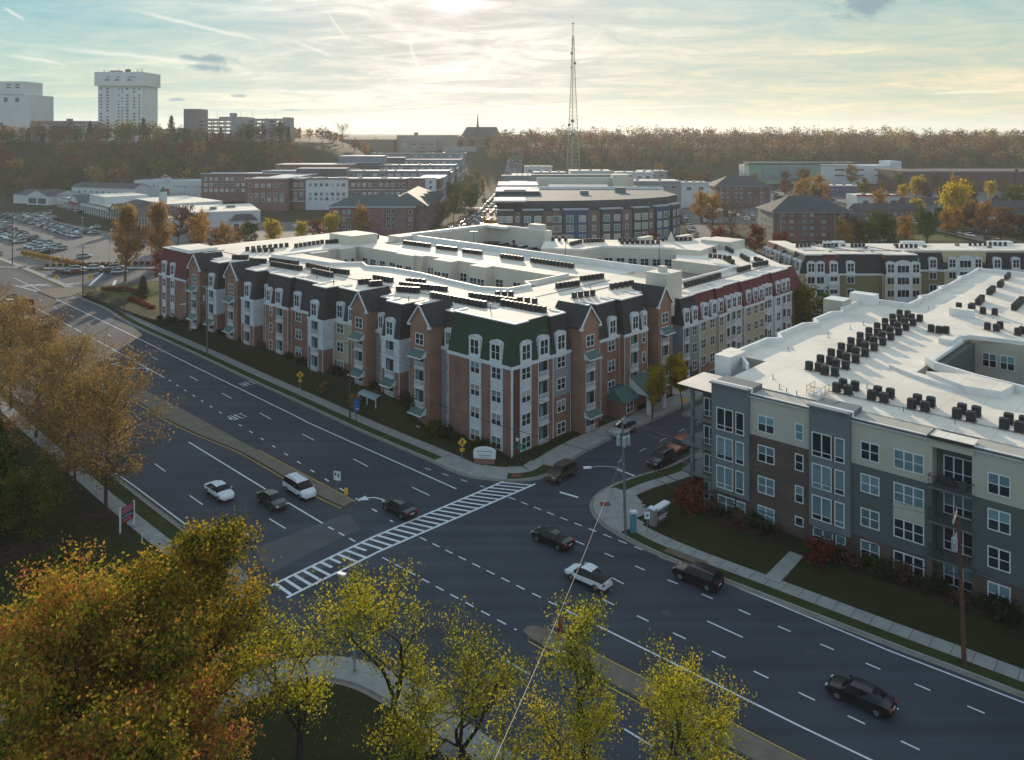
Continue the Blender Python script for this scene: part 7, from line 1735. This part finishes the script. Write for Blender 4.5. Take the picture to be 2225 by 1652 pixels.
for f in bm.faces[n0:]: f.material_index = len(mlist)
mlist.append(BARKD); me = bpy.data.meshes.new('woods'); bm.to_mesh(me); bm.free()
for m_ in mlist: me.materials.append(m_)
tag(put('woods', me), 'far brown and rust coloured autumn woods along the right horizon', 'woods', kind='stuff')
ac_ = []
for i in range(30): px = 1250+i*34+rf_.uniform(-12, 12); ac_.append((px, 752+rf_.uniform(-12, 8), rf_.choice(['far_3_0','far_6_0','far_0_1','far_1_0','far_2_1','far_5_0','far_3_1'])))
for i, (px, y, k) in enumerate(ac_): plant(k, P2W(px, y), y, '%s tree at the front of the right woods, %s from the left' % (dict(FK)[k], ordn(i+1)), group='trees at the front of the right woods', s=rf_.uniform(.6,.95), name='forest_tree')
# fallen leaves along kerbs and lawns
r = np.random.default_rng(5); P = []
for (cx, cy, sx, sy, n) in [(-44,88,8,8,500),(-12,58,16,5,600),(21,121,4,4,160),(27,127,3,3,120),(8,62,8,6,200),(-50,84,5,5,250),(20,84,10,6,120),(-20,113,14,9,260)]:
    q = r.normal(0, 1, (n, 2))*np.array([sx/2, sy/2])+np.array([cx, cy]); P += [(a, b, .17) for a, b in q]
tag(put('fallen_leaves', leaf_mesh('fallen_leaves', P, .07, L_OAK, 7, 1, .0, 0)), 'fallen brown leaves scattered on lawns and pavement', 'leaves', kind='stuff')

# ------------------------------------------------------------------ street furniture
WOOD = mat('pole_wood', (.085,.06,.045), .9, .2, 3); WOODG = mat('pole_grey', (.13,.135,.14), .85, .15, 3); GALV = mat('galvanised', (.34,.36,.38), .45, .08, 2, metal=.6); TRF = mat('transformer', (.30,.33,.35), .5, .1, 3)
INS = mat('insulator', (.45,.46,.45), .4, .1, 4); WIREM = mat('wire', (.03,.032,.035), .6, 0); WIREP = mat('wire_pale', (.16,.15,.14), .6, 0); YSIGN = mat('sign_yellow', (.72,.42,.02), .55, .05, 2); BLK = mat('sign_black', (.015,.015,.015), .6, 0); ORS = mat('sign_orange', (.60,.09,.03), .6, .06, 2)
WSIGN = mat('sign_white', (.62,.65,.68), .55, .04, 2); GSIGN = mat('street_sign_green', (.03,.20,.11), .55, .05, 2); BSIGN = mat('sign_blue', (.02,.08,.30), .55, .05, 2); TEAL = mat('sign_teal', (.05,.20,.27), .6, .06, 2); RSIGN = mat('sale_red', (.24,.02,.04), .6, .08, 3)
def pole(name, x, y, h, label, r=.15, m=WOODG, arms=(), lamp=None, tank=0, lean=(0,0), z=.1, cat='utility pole'):
    """arms: (height, half length, heading deg); lamp: (height, length, heading deg)"""
    o = empty(name, (x, y, z), 0, label, cat); p = MB(); p.tube((0,0,0),(lean[0],lean[1],h),r,r*.68,m,10); p.build('pole', o)
    L = lambda t: Vector((lean[0]*t/h, lean[1]*t/h, t))
    for hh, hl, hd in arms:
        a = MB(); u = Vector((math.cos(R(hd)), math.sin(R(hd)), 0))*hl; c = L(hh); w_ = u.normalized().orthogonal(); w_ = Vector((-u.y, u.x, 0)).normalized()*(r+.05)
        a.bar(c-u+w_, c+u+w_, .11, .13, GALV if m is WOODG else mat('crossarm', (.30,.28,.25), .8, .15, 3)); a.build('crossarm', o)
        for t in (-.92, -.45, .45, .92): i_ = MB(); q = c+u*t+w_; i_.tube(q+Vector((0,0,.06)), q+Vector((0,0,.3)), .05, .035, INS, 6); i_.build('insulator', o)
    if lamp:
        hh, ln, hd = lamp; a = MB(); u = Vector((math.cos(R(hd)), math.sin(R(hd)), 0)); c = L(hh); P = [c, c+u*ln*.35+Vector((0,0,.35)), c+u*ln*.75+Vector((0,0,.5)), c+u*ln+Vector((0,0,.42))]
        a.path([tuple(q) for q in P], .05, GALV, 5); a.path([tuple(c+Vector((0,0,-.6))), tuple(P[1])], .035, GALV, 4); a.build('lamp_arm', o)
        b = MB(); e = P[-1]; b.bar(e-u*.1, e+u*.75, .34, .14, WSIGN); b.build('lamp_head', o)
    for k in range(tank):
        a = R(200+k*75); t_ = MB(); c = L(h*.78); q = c+Vector((math.cos(a)*.55, math.sin(a)*.55, 0)); t_.tube(q, q+Vector((0,0,.95)), .24, .24, TRF, 10); t_.tube(q+Vector((0,0,.95)), q+Vector((0,0,1.12)), .2, .05, TRF, 10); t_.tube(q+Vector((.1,0,1.)), q+Vector((.14,0,1.35)), .04, .03, INS, 5); t_.build('transformer', o)
    return o
pole('utility_pole', 12.3, 87.2, 12.4, 'tall grey utility pole with transformers and street light arm at the right corner', .17, WOODG, [(12.1,1.3,60),(10.9,.9,20)], (7.0,3.7,188), 3, (-.35,.1))
pole('utility_pole', 36.9, 65.7, 12.2, 'reddish brown utility pole in front of the modern building', .19, mat('pole_redwood', (.10,.045,.03), .9, .2, 3), [(12.0,1.25,55),(10.3,1.2,55),(10.0,1.,62)], None, 1, (-.5,.0))
pole('utility_pole', -24.6, 122.2, 12., 'utility pole beside the blue banner and bus shelter', .14, WOOD, [(11.7,1.2,10),(10.3,.9,10)], None, 0)
pole('utility_pole', -59.8, 158., 13.6, 'grey utility pole with street light arms in front of the left facade', .15, WOODG, [(13.3,.9,20)], (10.,4.2,215), 1)
pole('utility_pole', -113.4, 212.8, 13.6, 'dark utility pole by the slip road, left of the gold trees', .16, WOOD, [(13.2,1.,20)])
pole('utility_pole', -91., 189., 12.2, 'thin reddish pole on the lawn beside the red tower', .11, WOOD)
pole('utility_pole', -165., 266., 16.4, 'utility pole at the left edge by the parking lot', .17, WOOD, [(15.8,1.2,20)])
for i, (x, y, h) in enumerate([(-150.8,263.4,9),(-148.6,266,8),(-131,262,8.5),(-206,360,9),(-176,330,9)]):
    o = empty('parking_lamp', (x, y, 0), 0, 'parking lot lamp post, %s from the camera side' % ordn(i+1), 'lamp post', 'parking lot lamp posts'); p = MB(); p.tube((0,0,0),(0,0,h),.1,.07,GALV,6); p.build('pole', o); p = MB(); p.box(-.8,.8,-.15,.15,h-.05,h+.12,GALV); p.build('lamp_head', o)
for i, (a, b) in enumerate([(60,40),(70,22),(51,60)]):
    x, y = ML(a, b); o = empty('deck_lamp', (x, y, 13.3), 0, 'thin lamp post on the garage roof deck, %s from the right' % ordn(i+1), 'lamp post', 'garage deck lamp posts'); p = MB(); p.tube((0,0,0),(0,0,7.5),.08,.05,METD,6); p.build('pole', o); p = MB(); p.box(-.9,.9,-.12,.12,7.4,7.55,METD); p.build('lamp_head', o)
# street lamp in the foreground
o = empty('street_lamp', (-12.7,64.9,.1), 0, 'grey street lamp rising between the foreground trees', 'street lamp'); p = MB(); p.tube((0,0,0),(0,0,5.6),.11,.08,GALV,8); p.build('pole', o)
p = MB(); p.path([(0,0,5.6),(-.15,.1,6.4),(-.6,.5,7.1),(-1.0,.8,7.35)],.05,GALV,6); p.build('lamp_arm', o); p = MB(); p.bar((-.9,.75,7.38),(-1.55,1.15,7.36),.36,.14,WSIGN); p.build('lamp_head', o); p = MB(); p.tube((0,-.12,5.5),(0,-.12,5.75),.09,.09,WSIGN,8); p.build('camera', o)
# overhead wires
def wire(a, b, sag, label, r=.02, m=WIREM, name='overhead_wire'):
    a = Vector(a); b = Vector(b); w = MB(); P = [a.lerp(b, t/14)-Vector((0,0,sag*4*(t/14)*(1-t/14))) for t in range(15)]; w.path([tuple(q) for q in P], r, m, 4); return tag(w.build(name), label, 'wire')
p1, p2, p3, p4 = (12.,87.3,12.2), (36.4,65.7,12.1), (-24.6,122.2,11.9), (-59.8,158,13.4)
for k, off in enumerate((-.9, .9)):
    wire((p1[0]+off,p1[1],p1[2]),(p2[0]+off,p2[1],p2[2]),.7,'power wire between the corner pole and the brown pole, %s of the upper pair' % ('left' if k == 0 else 'right'))
    wire((p2[0]+off,p2[1],p2[2]),(62+off,43,12.6),.6,'power wire leaving the brown pole to the right edge, %s strand' % ('left' if k == 0 else 'right'))
    wire((p1[0]+off,p1[1],p1[2]),(p3[0]+off,p3[1],p3[2]),.8,'power wire crossing the side street from the corner pole, %s strand' % ('left' if k == 0 else 'right'))
    wire((p3[0]+off,p3[1],p3[2]),(p4[0]+off,p4[1],p4[2]),.8,'power wire along the left facade, %s strand' % ('left' if k == 0 else 'right'))
wire((12.1,87.3,8.4),(36.6,65.8,8.3),1.0,'thick black communication cable between the two right poles',.045); wire((12.1,87.3,7.6),(36.6,65.8,7.4),1.1,'lower black cable between the two right poles',.035); wire((36.6,65.8,8.3),(62,43,8.6),1.,'thick black cable right of the brown pole',.045)
wire((12.1,87.3,8.2),(-24.6,122.2,8.),1.,'black cable from the corner pole towards the bus shelter pole',.035); wire((12.1,87.3,8.),(23.3,94.2,6.5),.2,'service cable from the corner pole to the modern building',.03); wire((-59.8,158,10),(-113.4,212.8,11),1.3,'black cable towards the junction on the left',.03)
wire((12.1,87.2,9.3),(-1.2,36.5,14.2),.8,'pale span wire running from the corner pole to the bottom of the picture',.016,WIREP); wire((12.2,87.2,9.6),(9.9,88.9,.1),0,'guy wire of the corner pole',.02,GALV,'guy_wire')
# orange sign on the span wire
o = empty('hanging_sign', (3.1,52.6,11.35), 0, 'orange rectangular sign hanging on the pale wire above the median', 'sign'); u = Vector((13.3,50.7,-4.)).normalized()
p = MB(); w_ = Vector((0,0,1)); a = Vector((0,0,0)); q = [a-u*.75-w_*.55, a+u*.75-w_*.55, a+u*.75+w_*.3, a-u*.75+w_*.3]; n_ = Vector((.03,-.01,0)); p.face(q, ORS); p.face([c+n_ for c in q][::-1], ORS); p.build('panel', o)
p = MB(); 
for zz in (.05, -.2): 
    for t in (-.55,-.3,-.05,.2,.45): c = u*t+w_*zz+n_*1.4; p.face([c+u*.07-w_*.07, c-u*.07-w_*.07, c-u*.07+w_*.07, c+u*.07+w_*.07], BLK)
p.build('lettering', o); p = MB(); p.bar((-.5,-1.2,-1.),(.35,-1.1,-1.),.05,.05,WSIGN); p.tube((-.1,-1.1,-1.),(0,-.7,-.5),.03,.03,WSIGN,4); p.tube((.25,-1.1,-1.),(.45,-1.4,-1.7),.03,.03,WSIGN,4); p.build('bracket', o)
# signs
def post_sign(name, x, y, hz, label, panels, z=.12, h=None, cat='sign', face=0.):
    """panels: list of functions adding to an MB, in a frame whose -y is the sign's face"""
    o = empty(name, (x, y, z), R(face), label, cat); p = MB(); p.tube((0,.04,0),(0,.04,h or hz+.3),.035,.035,GALV,6); p.build('post', o)
    for nm, fn in panels: m = MB(); fn(m); m.build(nm, o)
    return o
def diamond(s, z):
    def f(m): m.face([(0,-.02,z-s),(s,-.02,z),(0,-.02,z+s),(-s,-.02,z)], YSIGN); m.face([(-s,.0,z),(0,.0,z+s),(s,.0,z),(0,.0,z-s)], GALV)
    return f
def walker(z, s=1.):
    def f(m):
        m.tube((0,-.035,z+.27*s),(0,-.03,z+.27*s),.07*s,.07*s,BLK,8)
        for a, b, w in [((0,.2),(-.02,-.04),.07),((-.02,-.04),(-.14,-.3),.05),((-.02,-.04),(.13,-.3),.05),((0,.15),(-.15,.0),.035),((0,.15),(.15,.02),.035)]:
            A = Vector((a[0]*s, 0, z+a[1]*s)); B_ = Vector((b[0]*s, 0, z+b[1]*s)); d = (B_-A).normalized(); n = Vector((d.z, 0, -d.x))*w*s; q = [A+n, B_+n, B_-n, A-n]; m.face([(v.x, -.032, v.z) for v in q], BLK); m.face([(v.x, -.0315, v.z) for v in q[::-1]], BLK)
    return f
def plate_(w, h, z, mm):
    def f(m): m.box(-w/2, w/2, -.02, .01, z-h/2, z+h/2, mm)
    return f
for x, y, l, fc in [(-6.5,105.2,'yellow diamond pedestrian sign with plaque nearest the corner tower',10),(-35.4,134.6,'yellow diamond sign on the left pavement before the bus shelter',10)]:
    post_sign('warning_sign', x, y, 3.0, l, [('panel', diamond(.62, 3.05)), ('symbol', walker(3.05, 1.15)), ('plaque', plate_(.6, .42, 2.05, YSIGN)), ('arrow_symbol', lambda m: (m.face([(.2,-.03,1.95),(.2,-.03,2.15),(-.12,-.03,2.05)][::-1], BLK)))], face=fc)
for x, y, l in [(-127,224.6,'yellow diamond sign on the small traffic island at the far junction'),(-117.6,224.4,'yellow diamond sign right of the island sign at the far junction')]:
    post_sign('warning_sign', x, y, 3.3, l, [('panel', diamond(.75, 3.3)), ('symbol', walker(3.3, 1.2))], face=15)
post_sign('lane_sign', -21.1, 97.2, 2.0, 'white sign with two black symbols on the median tip beside the minivan', [('panel', plate_(.95,1.1,2.0,WSIGN)), ('symbol', lambda m: (m.box(-.32,-.1,-.035,-.02,2.02,2.35,BLK), m.box(.12,.3,-.035,-.02,1.85,2.3,BLK)))], z=.17, face=-20)
post_sign('median_marker', -19.7, 95.6, .9, 'small orange yellow marker on the very tip of the median', [('panel', plate_(.45,.8,.85,YSIGN))], z=.17, h=1., face=-10)
o = empty('street_name_sign', (.7,105.,.1), 0, 'green street name blades on a black lantern post at the brick corner', 'street sign'); p = MB(); p.tube((0,0,0),(0,0,3.3),.06,.045,METD,8); p.build('post', o); p = MB(); p.frustum((-.16,.16,-.16,.16),(-.26,.26,-.26,.26),3.3,3.8,WSIGN); p.frustum((-.28,.28,-.28,.28),(-.04,.04,-.04,.04),3.8,4.05,METD); p.build('lantern', o)
p = MB(); p.bar((0,0,2.7),(1.1,.35,2.7),.03,.26,GSIGN); p.bar((0,0,2.42),(1.05,-.6,2.42),.03,.26,GSIGN); p.build('name_blade', o)
o = empty('monument_sign', (-3.6,105.9,.1), R(-8), 'white arched monument sign on a brick base beside the corner tower', 'sign'); p = MB(); p.box(-1.35,1.35,-.25,.25,0,.7,BRICK); p.build('base', o)
p = MB(); P = [(-1.45,.7),(1.45,.7),(1.5,1.6)]+[(1.5*math.cos(t), 1.6+.55*math.sin(t)) for t in [math.pi*i/10 for i in range(1, 10)]]+[(-1.5,1.6)]; p.face([(x,-.22,z) for x, z in P], WSIGN); p.face([(x,.22,z) for x, z in P[::-1]], WSIGN)
for i in range(len(P)): (xa, za), (xb, zb) = P[i], P[(i+1) % len(P)]; p.face([(xa,-.22,za),(xa,.22,za),(xb,.22,zb),(xb,-.22,zb)], WSIGN)
p.build('panel', o); p = MB(); p.box(-1.0,1.0,-.24,-.22,1.62,1.68,METD); p.box(-.85,.85,-.24,-.22,1.1,1.2,mat('lettering_green',(.10,.22,.16),.6)); p.box(-.6,.6,-.24,-.22,.88,.95,MATS['lettering_green']); p.build('lettering', o)
o = empty('monument_sign', (16.6,90.2,.15), R(47), 'low dark stone monument sign with pale cap on the right corner lawn', 'sign'); p = MB(); p.box(-1.2,1.2,-.3,.3,0,1.5,BRICKD); p.box(-1.75,-1.2,-.38,.38,0,1.8,mat('stone_pale',(.22,.20,.19),.9,.15,2)); p.build('base', o); p = MB(); p.box(-1.15,1.45,-.4,.4,1.5,1.72,WSIGN); p.box(-1.85,-1.12,-.45,.45,1.8,1.95,WSIGN); p.build('cap', o)
p = MB(); p.box(-.3,.3,-.33,-.3,.95,1.25,TEAL); p.box(-.9,.9,-.33,-.3,.6,.72,WSIGN); p.box(-.7,.7,-.33,-.3,.35,.45,WSIGN); p.build('lettering', o)
post_sign('small_sign', 14.6, 87.0, 2.0, 'small white sign on a thin post behind the corner utility pole', [('panel', plate_(.6,.75,2.1,WSIGN)), ('symbol', lambda m: m.box(-.16,.16,-.03,-.02,1.98,2.25,TEAL))])
o = empty('utility_cabinet', (13.2,87.6,.1), R(10), 'narrow blue green box with white cap beside the corner utility pole', 'cabinet'); p = MB(); p.box(-.3,.3,-.2,.2,0,2.1,TEAL); p.build('case', o); p = MB(); p.box(-.36,.36,-.26,.26,2.1,2.35,WSIGN); p.build('cap', o)
# sale board lower left
o = empty('sale_board', (-42.2,88.3,.1), R(70), 'red and black board between two white posts on the lower left lawn', 'sign board')
for x in (-.95, .95): p = MB(); p.box(x-.07,x+.07,-.07,.07,0,2.75,WSIGN); p.build('post', o)
for nm, z0, z1, mm in [('red_panel',1.85,2.6,RSIGN),('black_panel',1.35,1.85,mat('sale_dark',(.02,.03,.05),.6,.1,3)),('lower_panel',.85,1.35,RSIGN)]: p = MB(); p.box(-.88,.88,-.03,.03,z0,z1,mm); p.build(nm, o)
p = MB()
for z, w, mm in [(2.42,.6,mat('sale_pink',(.42,.16,.24),.6)),(2.2,.7,MATS['sale_pink']),(2.0,.7,MATS['sale_pink']),(1.68,.5,TEAL),(1.5,.7,mat('sale_pale',(.25,.32,.40),.6)),(1.15,.5,MATS['sale_pink'])]: p.box(-w,w,-.045,-.03,z-.05,z+.05,mm); p.box(-w,w,.03,.045,z-.05,z+.05,mm)
p.build('lettering', o)
o = empty('marker_post', (-39.4,85.8,.1), 0, 'short white marker post with orange top by the lower left pavement', 'marker post'); p = MB(); p.tube((0,0,0),(0,0,1.),.05,.05,WSIGN,6); p.build('post', o); p = MB(); p.tube((0,0,1.),(0,0,1.25),.06,.06,mat('cap_orange',(.35,.10,.03),.6),6); p.build('cap', o)
# bus shelter and banner
o = empty('bus_shelter', (-21.7,125.2,.35), R(136), 'bus shelter with grey vaulted roof behind the blue banner', 'bus shelter')
p = MB(); n = 8
for i in range(n): 
    a0, a1 = math.pi*i/n, math.pi*(i+1)/n; y0, z0, y1, z1 = -1.1*math.cos(a0), 2.35+.55*math.sin(a0), -1.1*math.cos(a1), 2.35+.55*math.sin(a1); q = [(-2.3,y0,z0),(2.3,y0,z0),(2.3,y1,z1),(-2.3,y1,z1)]; p.face(q, mat('shelter_roof', (.20,.27,.27), .35, .1, 2, spec=.5)); p.face([(x, y, z-.04) for x, y, z in q[::-1]], MATS['shelter_roof'])
p.build('roof', o)
for x in (-2.2,0,2.2):
    for y in (-1.,1.): p = MB(); p.box(x-.05,x+.05,y-.05,y+.05,0,2.4,WSIGN if y > 0 else METD); p.build('post', o)
p = MB(); p.box(-2.15,2.15,-.99,-.96,.3,2.1,glassmat('shelter_glass',(.06,.09,.09),.1,0)); p.box(2.16,2.2,-.9,.9,.3,2.1,MATS['shelter_glass']); p.build('glass', o); p = MB(); p.box(-1.5,1.5,-.8,-.4,.42,.5,WOOD); p.box(-1.4,-1.3,-.8,-.4,0,.42,METD); p.box(1.3,1.4,-.8,-.4,0,.42,METD); p.build('bench', o)
o = empty('banner', (-23.4,121.3,.12), R(20), 'blue vertical banner with white marks beside the bus shelter', 'banner'); p = MB(); p.tube((0,0,0),(0,0,3.6),.05,.05,METD,6); p.build('post', o); p = MB(); p.box(-.45,.45,-.05,-.02,1.5,3.5,BSIGN); p.build('cloth', o); p = MB(); p.box(-.3,.1,-.07,-.05,2.6,3.2,WSIGN) if False else p.box(-.3,.15,-.07,-.05,2.75,3.05,TEAL); p.box(-.3,.3,-.07,-.05,2.2,2.45,TEAL); p.box(-.1,.3,-.07,-.05,1.8,1.95,WSIGN); p.build('marks', o)
# manholes
for i, (x, y) in enumerate([(-8.8,84.5),(2.,87.5),(-31,106),(14,73),(-52,133),(25,67.5)]):
    m = MB(); m.tube((0,0,.0),(0,0,.006),.42,.42,mat('manhole_iron',(.05,.05,.052),.6,.2,8),14); tag(m.build('manhole_cover', loc=(x,y,.018)), 'round iron manhole cover in the asphalt, %s from the left' % ordn([(-52,133),(-31,106),(-8.8,84.5),(2.,87.5),(14,73),(25,67.5)].index((x,y))+1), 'manhole cover', 'manhole covers')
m = MB(); m.tube((0,0,0),(0,0,.55),.13,.11,mat('hydrant_red',(.22,.03,.02),.5),8); m.tube((0,0,.55),(0,0,.7),.12,.03,MATS['hydrant_red'],8); m.tube((-.2,0,.4),(.2,0,.4),.06,.06,MATS['hydrant_red'],6); tag(m.build('fire_hydrant', loc=(-91.8,186.6,.12)), 'red hydrant by the kerb below the red tower', 'hydrant')
m = MB(); m.box(-.9,.9,-.5,.5,0,1.5,WPAR); tag(m.build('electrical_box', loc=(*ML(37.8,-2.2),.2)), 'pale green utility box behind the yellow tree by the second gable', 'utility box')
# low walls by the left facade
m = MB(); m.bar((-13.5,117.2,.55),(-19.5,124.,.75),.25,.5,CONC); tag(m.build('garden_wall'), 'low pale wall on the lawn between shelter and corner tower', 'wall')
